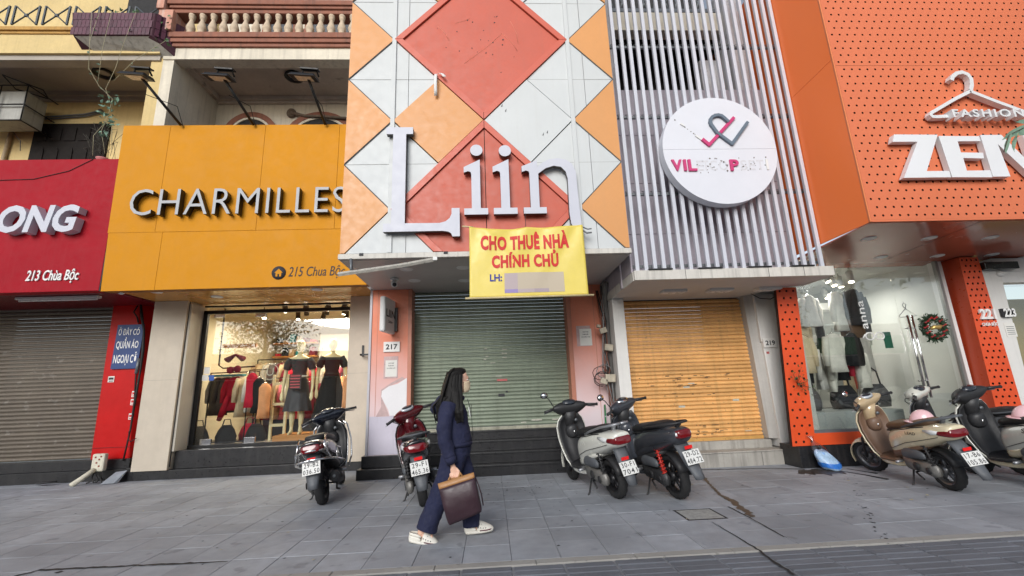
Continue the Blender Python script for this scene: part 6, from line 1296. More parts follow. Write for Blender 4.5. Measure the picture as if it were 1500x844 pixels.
def scooter(label, loc, yaw, lean, steer, P):
    """local x forward from the rear axle, y to the rider's left"""
    t = thing('parked_scooter', label, 'scooter', loc, (rad(lean), 0, rad(yaw)), 'scooters parked in front of the shops'); t.scale = (P.get('k', 1.1),) * 3
    R = P.get('R', .235); WB = P.get('wb', 1.25); body = P['body']; inner = P.get('inner', PLAS); seat = P.get('seat', SEATB); low = P.get('low', PLAS)
    wheel(t, 0, R, .105, P.get('rim', RIMB))
    # ---- rear body
    b = B(); tz = P.get('tz', .0)
    sec = P.get('sections') or [(.64, .47, .12, .16), (.56, .50, .155, .19), (.42, .545, .175, .185), (.24, .60, .185, .165), (.06, .635, .182, .155), (-.12, .665, .165, .13), (-.26, .69, .145, .105), (-.36, .70, .118, .085), (-.39, .705, .10, .07)]
    b.loft([ell(x, z + tz, hw, hh, p=2.6, xs=-.25 if x < -.2 else 0) for x, z, hw, hh in sec]); b.build('rear_body', body, t, sub=1)
    # darker lower skirt
    b = B(); b.loft([ell(x, z, hw, hh, p=3) for x, z, hw, hh in ((.66, .36, .13, .08), (.5, .385, .16, .07), (.3, .44, .17, .055), (.1, .50, .165, .045), (-.02, .53, .14, .03))]); b.build('skirt', low, t, sub=1)
    # ---- seat
    b = B(); ss = P.get('seat_sec') or [(.62, .70, .095, .035), (.55, .725, .13, .055), (.40, .745, .145, .055), (.22, .755, .15, .05), (.10, .785, .15, .058), (-.06, .80, .135, .05), (-.18, .80, .10, .03)]
    b.loft([ell(x, z + tz, hw, hh, p=2.8) for x, z, hw, hh in ss]); b.build('seat', seat, t, sub=1)
    b = B(); b.loft([ell(x, z + tz - .045, hw * 1.03, .012, p=3) for x, z, hw, hh in ss]); b.build('seat_base', PLAS, t)
    # ---- floor
    b = B(); b.loft([ell(x, z, hw, hh, p=4) for x, z, hw, hh in ((.52, .30, .15, .03), (.6, .29, .175, .025), (.8, .285, .175, .025), (.9, .31, .16, .03))]); b.build('floorboard', P.get('floor', PLAS), t)
    b = B(); b.loft([ell(x, z, hw, hh, p=3) for x, z, hw, hh in ((.40, .27, .11, .05), (.55, .235, .15, .045), (.8, .23, .155, .04), (.95, .27, .13, .05))]); b.build('floor_side', P.get('floor_side', body), t, sub=1)
    # ---- leg shield: outer apron and inner board
    prof = [(.86, .27, .155), (.93, .36, .185), (.985, .50, .205), (1.02, .64, .215), (1.03, .77, .21), (1.02, .86, .18), (.99, .93, .12)]
    def shield(dx, scale, curve, th, bulge=0):
        g = []
        for (x, z, hw) in prof:
            row = []
            for i in range(13):
                u = -1 + i / 6; row.append((x + dx - curve * u * u + bulge * max(0, 1 - (u / .55) ** 2) * math.sin(min(1, max(0, (z - .27) / .6)) * PI), u * hw * scale, z))
            g.append(row)
        b = B(); b.grid(g, thick=th); return b
    shield(.045, 1., .075, -.012, .07).build('front_apron', P.get('apron', body), t)
    shield(.0, .95, .055, .012, -.05).build('inner_shield', inner, t)
    g0 = [(x - .075 * 1. + .045, s_ * hw * 1.0, z) for s_ in (1,) for (x, z, hw) in prof]
    b = B()
    for s_ in (-1, 1): b.tube([(x - .075 + .043, s_ * hw, z) for (x, z, hw) in prof], .009, 6)
    b.build('shield_edge', P.get('edge', body), t)
    b = B(); b.loft([ell(x, z, hw, hh, p=2.6, n=14) for x, z, hw, hh in ((.90, .70, .02, .07), (.925, .70, .085, .09), (.97, .70, .10, .10), (1.01, .7, .1, .1))]); b.build('glove_box', inner, t, sub=1)
    b = B(); b.cyl((.945, -.07, .84), (.925, -.07, .835), .022, n=12); b.build('ignition', GREYMET, t)
    b = B(); b.tube([(.93, .0, .72), (.90, 0, .70), (.905, 0, .67)], .009, 6); b.build('bag_hook', CHR, t)
    # ---- steered parts
    ax0 = Vector((1.17, 0, .30)); ax = Vector((-.33, 0, .944)).normalized(); RM = Matrix.Translation(ax0) @ Matrix.Rotation(rad(steer), 4, ax) @ Matrix.Translation(-ax0)
    st = lambda p: RM @ p
    o = wheel(t, WB, R, .095, P.get('rim', RIMB)); o.matrix_local = RM
    b = B(); g = []
    for k in range(11):
        a = rad(-20 + k * 17); row = []
        for i in range(7):
            u = -1 + i / 3; rr = R + .03 - .035 * u * u; row.append((WB + rr * math.cos(a), u * .075, R + rr * math.sin(a)))
        g.append(row)
    b.grid(g, thick=.006); b.xf(st); b.build('front_fender', P.get('fender', body), t)
    b = B()
    for s_ in (-1, 1): b.tube([(WB, s_ * .075, R), (WB - .06, s_ * .075, .50), (WB - .14, s_ * .05, .62)], .018, 8)
    b.xf(st); b.build('fork', ENGB, t)
    b = B(); b.tube([(1.06, 0, .70), (.995, 0, .86), (.965, 0, .98)], [.085, .078, .10], 14); b.xf(st); b.build('steering_neck', P.get('neck', PLAS), t)
    b = B(); R_c = []
    for y, xx, z, a, c in ((-.245, .905, 1.03, .022, .022), (-.215, .925, 1.03, .05, .045), (-.15, .955, 1.015, .095, .082), (-.06, .985, 1.01, .118, .105), (.06, .985, 1.01, .118, .105), (.15, .955, 1.015, .095, .082), (.215, .925, 1.03, .05, .045), (.245, .905, 1.03, .022, .022)):
        R_c.append([(xx + a * math.cos(q) - .25 * c * math.sin(q), y, z + c * math.sin(q)) for q in [2 * PI * i / 16 for i in range(16)]])
    b.loft(R_c); b.xf(st); cw = b.build('handlebar_cowl', P.get('cowl', body), t, sub=1)
    b = B(); b.tube([(.915, 0, 1.085), (.905, 0, 1.112)], [(.105, .062), (.095, .054)], 18, up=(1, 0, .5)); b.xf(st); b.build('dial_frame', P.get('dial', DIALW), cw)
    b = B(); b.tube([(.904, 0, 1.113), (.901, 0, 1.1185)], [(.078, .042), (.072, .037)], 16, up=(1, 0, .5)); b.xf(st); b.build('dial_face', DIAL, cw)
    b = B(); b.tube([(1.05, -.06, 1.0), (1.085, 0, 1.0), (1.05, .06, 1.0)], [(.03, .03), (.045, .05), (.03, .03)], 10); b.xf(st); b.build('headlight', CLEAR, cw)
    for s_ in (-1, 1):
        b = B(); b.tube([(.905, s_ * .235, 1.035), (.875, s_ * .27, 1.03), (.845, s_ * .375, 1.015)], [.017, .019, .017], 10); b.lathe([(0, 0), (.02, 0), (.022, s_ * .012), (0, s_ * .014)], (.845, s_ * .376, 1.015), 'y', 10); b.xf(st); b.build('grip', PLAS, t)
        b = B(); b.tube([(.93, s_ * .22, 1.02), (.925, s_ * .30, 1.0), (.915, s_ * .375, .985)], .007, 6); b.xf(st); b.build('brake_lever', RAILG, t)
        b = B(); b.tube([(.93, s_ * .19, 1.045), (.90, s_ * .215, 1.05)], [.035, .03], 8, flat=.8); b.xf(st); b.build('switch_box', PLAS, t)
    for s_ in P.get('mirrors', ()):
        b = B(); b.tube([(.93, s_ * .22, 1.05), (.95, s_ * .27, 1.17), (.95, s_ * .33, 1.22)], .007, 6); b.tube([(.955, s_ * .33, 1.23), (.935, s_ * .33, 1.23)], [(.055, .045), (.05, .04)], 16); b.xf(st); mo = b.build('mirror', PLAS, t)
        b = B(); b.tube([(.934, s_ * .33, 1.23), (.931, s_ * .33, 1.23)], [(.046, .037), (.046, .037)], 16); b.xf(st); b.build('mirror_glass', MIRR, mo)
    # ---- engine, exhaust, stand
    b = B(); b.loft([[(x, y0 + hw * math.cos(q), z + hh * math.sin(q)) for q in [2 * PI * i / 14 for i in range(14)]] for x, y0, z, hw, hh in ((.46, .10, .30, .03, .07), (.40, .115, .29, .05, .095), (.2, .125, .27, .045, .075), (.02, .125, .245, .05, .09), (-.06, .12, .24, .03, .06))]); b.build('drive_case', P.get('case', ENG), t)
    b = B(); b.loft([[(x, .02 + hw * math.cos(q), z + hh * math.sin(q)) for q in [2 * PI * i / 12 for i in range(12)]] for x, z, hw, hh in ((.52, .29, .06, .07), (.42, .30, .11, .10), (.25, .30, .11, .09), (.13, .30, .06, .06))]); b.build('engine', ENGB, t)
    b = B(); b.loft([[(x, .155 + hw * math.cos(q), z + hh * math.sin(q)) for q in [2 * PI * i / 12 for i in range(12)]] for x, z, hw, hh in ((.40, .40, .03, .05), (.30, .42, .04, .07), (.12, .42, .04, .06), (.02, .40, .02, .04))]); b.build('air_box', P.get('airbox', PLASG), t, sub=1)
    b = B(); b.cyl((.20, .178, .275), (.20, .183, .275), .05, n=16); b.cyl((.03, .176, .245), (.03, .181, .245), .04, n=16); b.build('case_cover', ENGB, t)
    b = B(); b.tube([(.42, -.05, .22), (.44, -.13, .18), (.36, -.16, .20)], .018, 8); b.build('exhaust_pipe', ENGB, t)
    b = B(); b.tube([(.36, -.165, .20), (.30, -.17, .225), (.05, -.175, .27), (-.13, -.18, .315), (-.15, -.18, .32)], [.03, .055, .066, .066, .052], 16); mf = b.build('muffler', ENGB, t)
    b = B(); b.tube([(.26, -.185, .245), (-.06, -.195, .31)], [(.05, .062), (.055, .066)], 14); b.build('heat_shield', P.get('shield', PLAS), mf)
    b = B(); b.cyl((-.15, -.18, .32), (-.158, -.18, .322), .046, n=18); b.build('end_cap', ENGB, mf); b = B(); b.cyl((-.156, -.185, .315), (-.165, -.185, .317), .018, n=12); b.build('tip', GREYMET, mf)
    b = B(); helix = [(-.02 + .06 * k / 90 * 1. + .026 * math.cos(k * .5), .125 + .026 * math.sin(k * .5), .30 + .26 * k / 90) for k in range(91)]; b.tube(helix, .0065, 5); b.tube([(-.02, .125, .24), (.045, .125, .60)], .014, 8); b.build('shock_absorber', P.get('spring', ENGB), t)
    b = B(); b.tube([(.36, .12, .20), (.33, .20, .05), (.31, .235, .025)], .011, 7); b.tube([(.31, .235, .02), (.27, .25, .015)], [.014, .018], 7); b.build('side_stand', ENGB, t)
    b = B(); b.tube([(.16, -.18, .11), (.18, -.14, .12), (.33, -.12, .17), (.34, 0, .19), (.33, .12, .17), (.18, .16, .12)], .012, 6); b.build('centre_stand', ENGB, t)
    for s_ in (-1, 1): b = B(); b.tube([(.45, s_ * .15, .30), (.44, s_ * .24, .30)], .018, 8); b.build('passenger_peg', RAILG, t)
    # ---- tail light, mudguard, plate
    tl = P.get('tail')
    if tl == 'wide':      # wraps across the whole tail
        rings = [(-.20, .705, .150, .012), (-.28, .70, .146, .036), (-.355, .70, .123, .046), (-.398, .70, .098, .046), (-.404, .70, .085, .036)]
    elif tl == 'small': rings = [(-.30, .725, .105, .04), (-.37, .725, .10, .05), (-.412, .725, .08, .045), (-.42, .725, .07, .035)]
    else: rings = [(-.22, .70, .147, .046), (-.31, .71, .121, .042), (-.375, .715, .098, .035), (-.405, .718, .075, .025)]
    b = B(); b.loft([ell(x, z + tz, hw, hh, p=4, xs=.15) for x, z, hw, hh in rings]); lo = b.build('tail_light', TAIL, t, bev=.004)
    for s_ in (-1, 1):
        b = B(); x0, z0, w0, h0 = rings[0]; b.tube([(x0 + .10, s_ * (w0 + .012), z0 + tz + .02), (x0 + .0, s_ * (w0 + .004), z0 + tz + .005), (x0 - .10, s_ * (w0 - .022), z0 + tz)], [(.008, .012), (.014, .03), (.008, .018)], 8); b.build('indicator', CLEAR, t)
    top = (-.36, .60 + tz); bot = P.get('flap', (-.47, .26))
    g = []
    for k in range(7):
        q = k / 6; x = -.26 + (bot[0] + .26) * q ** .8; z = .64 + tz + (bot[1] - .64 - tz) * q; hw = .085 - .03 * max(0, q - .5) * 2
        g.append([(x - .015 + .03 * u * u, u * hw, z) for u in (-1, -.6, -.2, .2, .6, 1)])
    b = B(); b.grid(g, thick=.008); b.build('mudguard', P.get('flapmat', PLASG), t)
    b = B(); g = []
    for k in range(8):
        a = rad(35 + k * 18); g.append([((R + .035 - .02 * u * u) * math.cos(a), u * .07, R + (R + .035 - .02 * u * u) * math.sin(a)) for u in (-1, -.5, 0, .5, 1)])
    b.grid(g, thick=.006); b.build('rear_hugger', PLAS, t)
    pc = Vector(P.get('plate_at', (-.44, 0, .49 + tz))); tilt = rad(P.get('plate_tilt', 24)); up = Vector((math.sin(tilt), 0, math.cos(tilt))); rt = Vector((0, -1, 0)); nn = Vector((-math.cos(tilt), 0, math.sin(tilt)))
    b = B(); q = [(-.098, -.072), (.098, -.072), (.098, .072), (-.098, .072)]
    v = [pc + rt * a + up * c for a, c in q]; b.add([*v, *[p - nn * .004 for p in v]], [(0, 1, 2, 3), (7, 6, 5, 4), (0, 4, 5, 1), (1, 5, 6, 2), (2, 6, 7, 3), (3, 7, 4, 0)]); pl = b.build('number_plate', PLATE, t)
    for txt, v0, v1, uu in ((P['plate'][0], .010, .062, .080), (P['plate'][1], -.062, -.010, .088)):
        lettering('number', txt, 0, 1, 0, 1, 0, INK, pl, bold=.012, spacing=1.2, fn=lambda u, v, w: pc + nn * .0012 + rt * ((u * 2 - 1) * uu) + up * (v0 + v * (v1 - v0)))
    b = B(); c2 = pc + up * .105 - nn * .005; b.box(-.004, .004, -.045, .045, -.017, .017); b.xf(lambda p: c2 + p); b.build('reflector', REFL, t)
    if P.get('name'):
        nm, x0, x1, z0, z1, yy = P['name']
        lettering('words', nm, 0, 1, 0, 1, 0, INK, t, bold=.02, shear=.25, fn=lambda u, v, w: Vector((x1 - u * (x1 - x0), yy, z0 + v * (z1 - z0))))
    # cables in front of the cowl, seams of the side panels
    for s_ in (-1, 1):
        b = B(); b.tube([(.95, s_ * .19, 1.0), (1.04, s_ * .2, .99), (1.10, s_ * .10, .93), (1.07, s_ * .04, .85)], .006, 5); b.xf(st); b.build('brake_cable', PLAS, t)
        b = B(); b.tube([(x, s_ * (hw + .0005) * .985, z + tz - hh * .30) for x, z, hw, hh in sec[1:7]], .0035, 5); b.build('panel_seam', PLAS, t)
    # ---- rails
    rk = P.get('rail')
    if rk == 'loop':
        b = B(); b.tube([(.16, .17, .78 + tz), (-.02, .185, .80 + tz), (-.22, .165, .825 + tz), (-.36, .09, .84 + tz), (-.39, 0, .842 + tz), (-.36, -.09, .84 + tz), (-.22, -.165, .825 + tz), (-.02, -.185, .80 + tz), (.16, -.17, .78 + tz)], [(.014, .012)] * 9, 8); b.tube([(-.2, 0, .74 + tz), (-.36, 0, .83 + tz)], .02, 8); b.build('grab_rail', P.get('railmat', PLASG), t)
    elif rk == 'rack':
        b = B()
        for s_ in (-1, 1): b.tube([(.20, s_ * .175, .745 + tz), (.05, s_ * .18, .79 + tz), (-.2, s_ * .155, .85 + tz), (-.40, s_ * .10, .875 + tz), (-.42, 0, .88 + tz)], [(.009, .013)] * 5, 8)
        b.tube([(-.28, .12, .862 + tz), (-.28, -.12, .862 + tz)], .012, 6); b.tube([(-.18, 0, .74 + tz), (-.26, 0, .86 + tz)], .025, 8); b.build('grab_rail', P.get('railmat', RAILG), t)
    if P.get('crash'):
        for s_ in (-1, 1):
            b = B()
            b.tube([(.36, s_ * .17, .36), (.34, s_ * .25, .42), (.1, s_ * .255, .47), (-.15, s_ * .235, .52), (-.36, s_ * .17, .56), (-.47, 0, .58)], .012, 8)
            b.tube([(.1, s_ * .255, .47), (.08, s_ * .25, .62), (-.1, s_ * .24, .65), (-.13, s_ * .235, .52)], .010, 7)
            b.tube([(-.3, s_ * .2, .55), (-.36, s_ * .15, .72), (-.22, s_ * .15, .82)], .011, 7)
            b.build('crash_bar', CHR, t); b = B()
            b.tube([(.90, s_ * .2, .28), (.95, s_ * .25, .42), (1.0, s_ * .26, .65), (1.01, s_ * .23, .86), (1.0, s_ * .16, .93)], .012, 8)
            b.build('front_crash_bar', CHR, t)
        b = B(); b.tube([(-.36, .17, .66), (-.42, 0, .68), (-.36, -.17, .66)], .01, 7); b.build('rear_bar', CHR, t)
    return t

def PT(n, c, k=.9, rough=.22, coat=.7, var=.05): return M('paint_' + n, S(*c, k), rough, var=var, scale=3, coat=coat, local=True, spots=.12, spotcol=(.25, .24, .22), spotscale=55)
BLKP = PT('black', (26, 26, 30)); REDPT = PT('dark_red', (88, 12, 22)); WHT = PT('white', (230, 230, 220), .9); GREYP = PT('charcoal', (60, 63, 70), rough=.35); BEIGE = PT('beige', (222, 210, 178), 1.); TAN = PT('tan', (200, 176, 140)); BRWN = M('brown_inner', S(118, 92, 74), .5, var=.15, scale=8, local=True); BRSEAT = M('seat_brown', S(108, 82, 58), .6, var=.15, scale=9, local=True); NAVY = PT('navy_black', (22, 26, 38))
scooter('black scooter with chrome crash bars parked before the lit shop window, plate 29-B2', (-2.30, 6.62, 0), 99, -9, 24, dict(body=BLKP, inner=PLAS, cowl=NAVY, plate=('29-B2', '036.50'), crash=True, tail='wide', mirrors=(), rim=RIMB, shield=PLAS, dial=DIAL, edge=CHR, tz=.0))
s2 = scooter('dark red and black scooter behind the walking woman, plate 29-F1', (-.90, 6.24, 0), 102, -9, 30, dict(body=BLKP, inner=REDPT, apron=REDPT, cowl=REDPT, neck=REDPT, plate=('29-F1', '465.36'), rail='loop', tail='wide', low=PLAS, dial=DIALW, shield=M('shield_silver', S(190, 200, 215), .3, metal=.4, local=True)))
s3 = scooter('white scooter with black leg shield parked beside the green shutter, plate 30-F1', (1.60, 6.10, 0), 104, -8, -6, dict(body=WHT, inner=PLAS, apron=WHT, cowl=PLAS, edge=WHT, plate=('30-F1', '7041'), rail='rack', tail='wide', mirrors=(1,), dial=DIAL, low=WHT, case=ENG, plate_at=(-.40, 0, .40), flap=(-.43, .22), R=.225))
s4 = scooter('charcoal scooter with red spring parked before the tan shutter, plate 29-D2', (2.33, 5.92, 0), 100, -8, 20, dict(body=GREYP, inner=GREYP, cowl=GREYP, plate=('29-D2', '484.72'), rail='loop', railmat=PLAS, tail='small', mirrors=(1,), spring=ORNG, dial=CHR, case=ENGB, tz=.03, R=.25, plate_at=(-.47, 0, .52), flap=(-.52, .30)))
s5 = scooter('beige and brown scooter with a pink helmet on its seat, plate 17-B6', (5.66, 5.62, 0), 82, -9, 22, dict(body=BEIGE, inner=BRWN, apron=BEIGE, cowl=TAN, neck=TAN, seat=BRSEAT, low=BRWN, floor=BRWN, plate=('17-B6', '105.86'), rail='rack', railmat=PLASG, tail='wide', mirrors=(1,), rim=RIM, case=ENG, dial=DIALW, edge=BEIGE, k=1.04, plate_at=(-.46, 0, .43), flap=(-.54, .22), flapmat=PLASG, wb=1.28, R=.23, name=('LEAD', .0, .17, .665, .70, .190)))
s6 = scooter('white and cream scooter with black seat at the right edge', (6.68, 5.03, 0), 82, -8, 14, dict(body=WHT, inner=PLAS, cowl=PLAS, low=BEIGE, floor_side=BEIGE, plate=('29-H1', '208.14'), rail='loop', railmat=RAILG, tail='wide', rim=RIM, R=.22, dial=DIAL, name=('Spacy', .02, .26, .62, .69, .190)))
s7 = scooter('white scooter with black cowl half hidden behind the beige scooter', (7.30, 6.12, 0), 101, -8, 12, dict(body=PLASG, apron=WHT, inner=PLAS, cowl=WHT, plate=('29-K1', '330.52'), rail='loop', tail='wide', rim=RIMB, R=.22, dial=DIAL))
PINKH = M('pink_helmet', S(240, 196, 200), .25, var=.04, coat=.5, local=True); REDST = M('helmet_sticker', (.6, .04, .05), .4, local=True)
def helmet(loc, rz, lab, sticker):
    t = thing('helmet', lab, 'helmet', loc, (rad(-8), 0, rz)); b = B(); R_ = []
    for k in range(9):
        a = k / 8 * PI / 2; R_.append([(.125 * math.cos(a) * math.cos(q) * (1.12 if math.cos(q) > 0 else 1), .105 * math.cos(a) * math.sin(q), .15 * math.sin(a)) for q in [2 * PI * i / 20 for i in range(20)]])
    b.loft(R_); b.build('shell', PINKH, t)
    b = B(); g = []
    for k in range(9):
        q = rad(-60 + k * 15); g.append([((.135 + d_) * math.cos(q), (.105 + d_ * .6) * math.sin(q), .012 - d_ * .12) for d_ in (0, .03, .06)])
    b.grid(g, thick=.004); b.build('peak', PINKH, t)
    if sticker: b = B(); b.tube([(-.03, -.104, .06), (-.09, -.085, .06)], [(.02, .03)] * 2, 8, flat=1); b.build('sticker', REDST, t)
    b = B(); b.tube([(.0, .1, .0), (.02, .09, -.06), (.02, 0, -.09), (.02, -.09, -.06), (.0, -.1, 0)], .006, 5); b.build('chin_strap', PLAS, t); return t
helmet((5.545, 5.70, .815), rad(150), 'pale pink helmet with a red sticker on the beige scooter seat', True)
helmet((6.60, 5.40, .84), rad(160), 'plain pink helmet on the black seat at the right edge', False)
# ================================================================ street trees and the other side of the road
BARK = M('bark', (.09, .07, .05), .9, var=.35, scale=9, bump=.8, bscale=30); FOL = [M('foliage_dark', (.035, .075, .02), .6, var=.4, scale=6), M('foliage_light', (.08, .14, .035), .6, var=.4, scale=6)]
def tree(loc, hgt, lab, seed, nleaf=2600, cr=2.4):
    t = thing('street_tree', lab, 'tree', loc, group=None); r = random.Random(seed); b = B(); x, y, z = loc
    b.tube([(x, y, z), (x + .05, y, z + hgt * .25), (x - .08, y + .05, z + hgt * .5), (x, y, z + hgt * .8)], [.2, .16, .13, .05], 10); tips = []
    for k in range(9):
        a = k * 2.4; q = hgt * (.42 + .05 * k); e = (x + cr * .7 * math.cos(a), y + cr * .7 * math.sin(a), z + q + cr * .5); b.tube([(x, y, z + q), (x + cr * .35 * math.cos(a), y + cr * .35 * math.sin(a), z + q + cr * .32), e], [.07, .045, .02], 6); tips.append(e)
    tips.append((x, y, z + hgt * .85)); b.build('trunk', BARK, t)
    bs = [B(), B()]
    for k in range(nleaf):
        e = r.choice(tips); c = (e[0] + r.gauss(0, cr * .30), e[1] + r.gauss(0, cr * .30), e[2] + r.gauss(0, cr * .24)); leaf_faces(bs[k % 2], c, r.uniform(.16, .30), r)
    for bb2, m in zip(bs, FOL): tag(bb2.build('crown', m, t), kind='stuff')
    return t
tr = tree((10.6, 2.6, -.0), 9.5, 'street tree with drooping leafy twig at the right edge of the picture', 4, 1800, 2.0)
b = B(); b.tube([(10.5, 2.65, 4.3), (8.3, 3.2, 4.6), (6.6, 3.7, 4.2), (5.85, 4.0, 3.97)], [.06, .04, .018, .006], 6); b.tube([(5.85, 4.0, 3.97), (5.6, 4.0, 3.86), (5.48, 4.0, 3.66)], .004, 5); b.build('branch', BARK, tr)
BL = M('blue_green_leaf', S(120, 150, 128), .5, var=.3, scale=20); b = B()
def big_leaf(b, p0, p1, wd, up=(0, -1, .3)):
    p0, p1 = Vector(p0), Vector(p1); t = p1 - p0; n = t.cross(Vector(up)).normalized(); fold = Vector(up).normalized()
    g = []
    for k in range(7):
        q = k / 6; c = p0 + t * q + fold * (-.03 * math.sin(q * PI)); w2 = wd * math.sin(min(1, q * 1.1 + .02) * PI) ** .8 if q < .98 else .001
        g.append([c - n * w2 + fold * w2 * .3, c, c + n * w2 + fold * w2 * .3])
    b.grid(g)
for (p0, p1, wd) in (((5.85, 4.0, 3.99), (5.50, 4.0, 3.80), .035), ((5.9, 3.95, 3.95), (5.62, 3.95, 3.82), .04), ((5.62, 3.99, 3.87), (5.47, 3.98, 3.62), .022), ((5.66, 3.97, 3.86), (5.56, 3.97, 3.64), .02), ((6.0, 4.0, 4.05), (5.72, 4.0, 4.02), .04), ((5.9, 4.0, 3.9), (5.78, 4.0, 3.66), .03), ((6.2, 3.9, 4.1), (6.05, 3.9, 3.8), .04)): big_leaf(b, p0, p1, wd)
b.build('leaf', BL, tr)
tree((-15.5, -12.0, 0), 7.5, 'street tree across the road, left one', 11, 2400)
tree((6.5, -12.3, 0), 6.0, 'street tree across the road, middle one', 12, 2600)
tree((16.5, -12.0, 0), 8.0, 'street tree across the road, right one', 13, 2400)
b = B(); b.box(-60, 60, -18.2, -10.5, -.3, 0); tag(b.build('far_pavement', PAVE), kind='structure')
for k, (x0, x1, hh, c, lab) in enumerate(((-30, -12, 5.2, (225, 218, 205), 'pale shop house across the road, far left'), (-11.9, -3, 4.5, (240, 238, 232), 'white shop house across the road opposite the lit shop'), (-2.9, 6, 5.0, (206, 196, 180), 'beige shop house across the road opposite the green shutter'), (6.1, 14, 4.6, (236, 234, 230), 'white shop house across the road opposite the orange shop'), (14.1, 32, 5.4, (200, 190, 184), 'greyish shop house across the road, far right'))):
    t = thing('shop_house', lab, 'building', ((x0 + x1) / 2, -19, 0)); m = M('far_wall' + 'abcde'[k], S(*c), .8, var=.1, scale=.6); b = B(); b.box(x0, x1, -28, -18.2, 0, hh); b.build('wall', m, t)
    b = B(); b.box(x0 + .6, x1 - .6, -18.2, -18.1, .2, 3.0); b.build('shop_front', DARKROOM, t); b = B(); b.box(x0 + .2, x1 - .2, -18.2, -17.6, 3.1, 4.4); b.build('sign_panel', M('far_sign' + 'abcde'[k], S(*((200, 60, 60), (245, 245, 245), (60, 110, 190), (240, 240, 238), (90, 150, 90))[k]), .5), t)
    n = max(2, int((x1 - x0) / 3))
    for i in range(n):
        for z in (5.4, 8.2):
            if z + 1.8 < hh: xx = x0 + (i + .5) * (x1 - x0) / n; b = B(); b.box(xx - .7, xx + .7, -18.2, -18.15, z, z + 1.7); b.build('window', M('dark_pane'), t)
r = random.Random(77)
for k, (src, x) in enumerate(((s2, -5.2), (s3, -4.4), (s4, -3.7), (s5, -2.9), (s3, 6.4), (s2, 7.2), (s6, 8.1))):
    dup(src, (x, -11.3, 0), (rad(-8), 0, rad(-90 + r.uniform(-8, 8))), ('dark red', 'white', 'charcoal', 'beige', 'white', 'dark red', 'cream')[k] + ' scooter parked across the road, ' + ('first', 'second', 'third', 'fourth', 'fifth', 'sixth', 'seventh')[k] + ' in the row', 'scooters across the road')
# ================================================================ the walking woman
SKIN = M('skin', S(236, 190, 164), .5, var=.05, scale=20, local=True, spec=.4)
HOOD = M('navy_knit', S(32, 36, 66), .85, var=.14, scale=10, bump=.35, bscale=9, local=True)
TROU = M('navy_trousers', S(30, 35, 66), .85, var=.14, scale=10, bump=.45, bscale=7, aniso=(1.6, 1.6, .5), local=True)
HAIRM = M('black_hair', (.008, .007, .0065), .58, var=.35, scale=30, bump=.6, bscale=60, aniso=(1, 1, .06), local=True, spec=.22)
MASK = M('beige_mask', S(226, 204, 172), .75, var=.06, scale=20, local=True, bump=.2, bscale=40)
CLOG = M('white_clog', S(236, 232, 220), .5, var=.05, scale=20, local=True); CLOGT = M('maroon_trim', S(96, 44, 58), .5, local=True)
w = thing('person', 'woman with long black hair, navy hoodie, wide trousers and white clogs walking past the shops', 'person', (-.38, 4.87, 0), (0, 0, 0))
TURN = rad(14)
def hd(p):     # head turned a little towards the shops
    p = Vector(p); c = Vector((.03, 0, 0)); q = p - c; return Vector((q.x * math.cos(TURN) - q.y * math.sin(TURN), q.x * math.sin(TURN) + q.y * math.cos(TURN), q.z)) + c
b = B()
# skull, jaw, face
n0 = len(b.v)
R_ = []
for (z, x0, x1, hw) in ((1.405, .065, .115, .022), (1.418, .02, .130, .044), (1.44, -.015, .136, .056), (1.465, -.035, .138, .064), (1.49, -.048, .138, .069), (1.52, -.058, .137, .073), (1.55, -.062, .137, .075), (1.58, -.060, .132, .074), (1.61, -.05, .118, .066), (1.632, -.03, .092, .05), (1.645, .0, .06, .025)):
    cx = (x0 + x1) / 2; rx = (x1 - x0) / 2; R_.append([(cx + rx * math.cos(a), hw * math.sin(a) * (1 - .12 * max(0, math.cos(a))), z) for a in [2 * PI * i / 24 for i in range(24)]])
b.loft(R_)
b.tube([(.128, 0, 1.545), (.143, 0, 1.515), (.156, 0, 1.490), (.140, 0, 1.478)], [(.010, .010), (.012, .012), (.015, .013), (.012, .009)], 10)     # nose
b.tube([(.128, -.034, 1.552), (.140, 0, 1.556), (.128, .034, 1.552)], .010, 8)                                                              # brow
b.tube([(.128, -.022, 1.447), (.140, 0, 1.449), (.128, .022, 1.447)], [.006, .010, .006], 8); b.tube([(.127, -.02, 1.436), (.138, 0, 1.435), (.127, .02, 1.436)], [.006, .010, .006], 8)   # lips
for s_ in (-1, 1): b.tube([(.03, s_ * .074, 1.535), (.022, s_ * .080, 1.515), (.030, s_ * .076, 1.485)], [(.010, .018), (.010, .02), (.007, .012)], 8)    # ears
b.xf(hd, n0)
b.tube([(-.005, 0, 1.30), (.005, 0, 1.36), (.022, 0, 1.43), (.03, 0, 1.46)], [(.075, .07), (.055, .055), (.05, .052), (.05, .05)], 14)
# trunk
b.tube([(-.0, 0, .74), (0, 0, .84), (-.01, 0, .95), (-.02, 0, 1.06), (-.03, 0, 1.18), (-.03, 0, 1.27), (-.02, 0, 1.33)], [(.13, .10), (.16, .115), (.135, .095), (.125, .09), (.145, .105), (.15, .09), (.08, .06)], 18, up=(1, 0, 0))
def limb(pts, rs): b.tube(pts, rs, 12)
# arms: right one (near the camera) hangs with the bag, left swings forward
limb([(-.045, -.14, 1.285), (-.075, -.185, 1.17), (-.09, -.20, 1.02), (-.06, -.21, .88), (-.022, -.215, .735), (-.012, -.215, .70)], [.05, .043, .037, .034, .024, .022])
limb([(-.04, .14, 1.285), (-.06, .19, 1.16), (-.06, .21, 1.02), (-.03, .20, .90), (.0, .19, .78)], [.05, .043, .037, .034, .024])
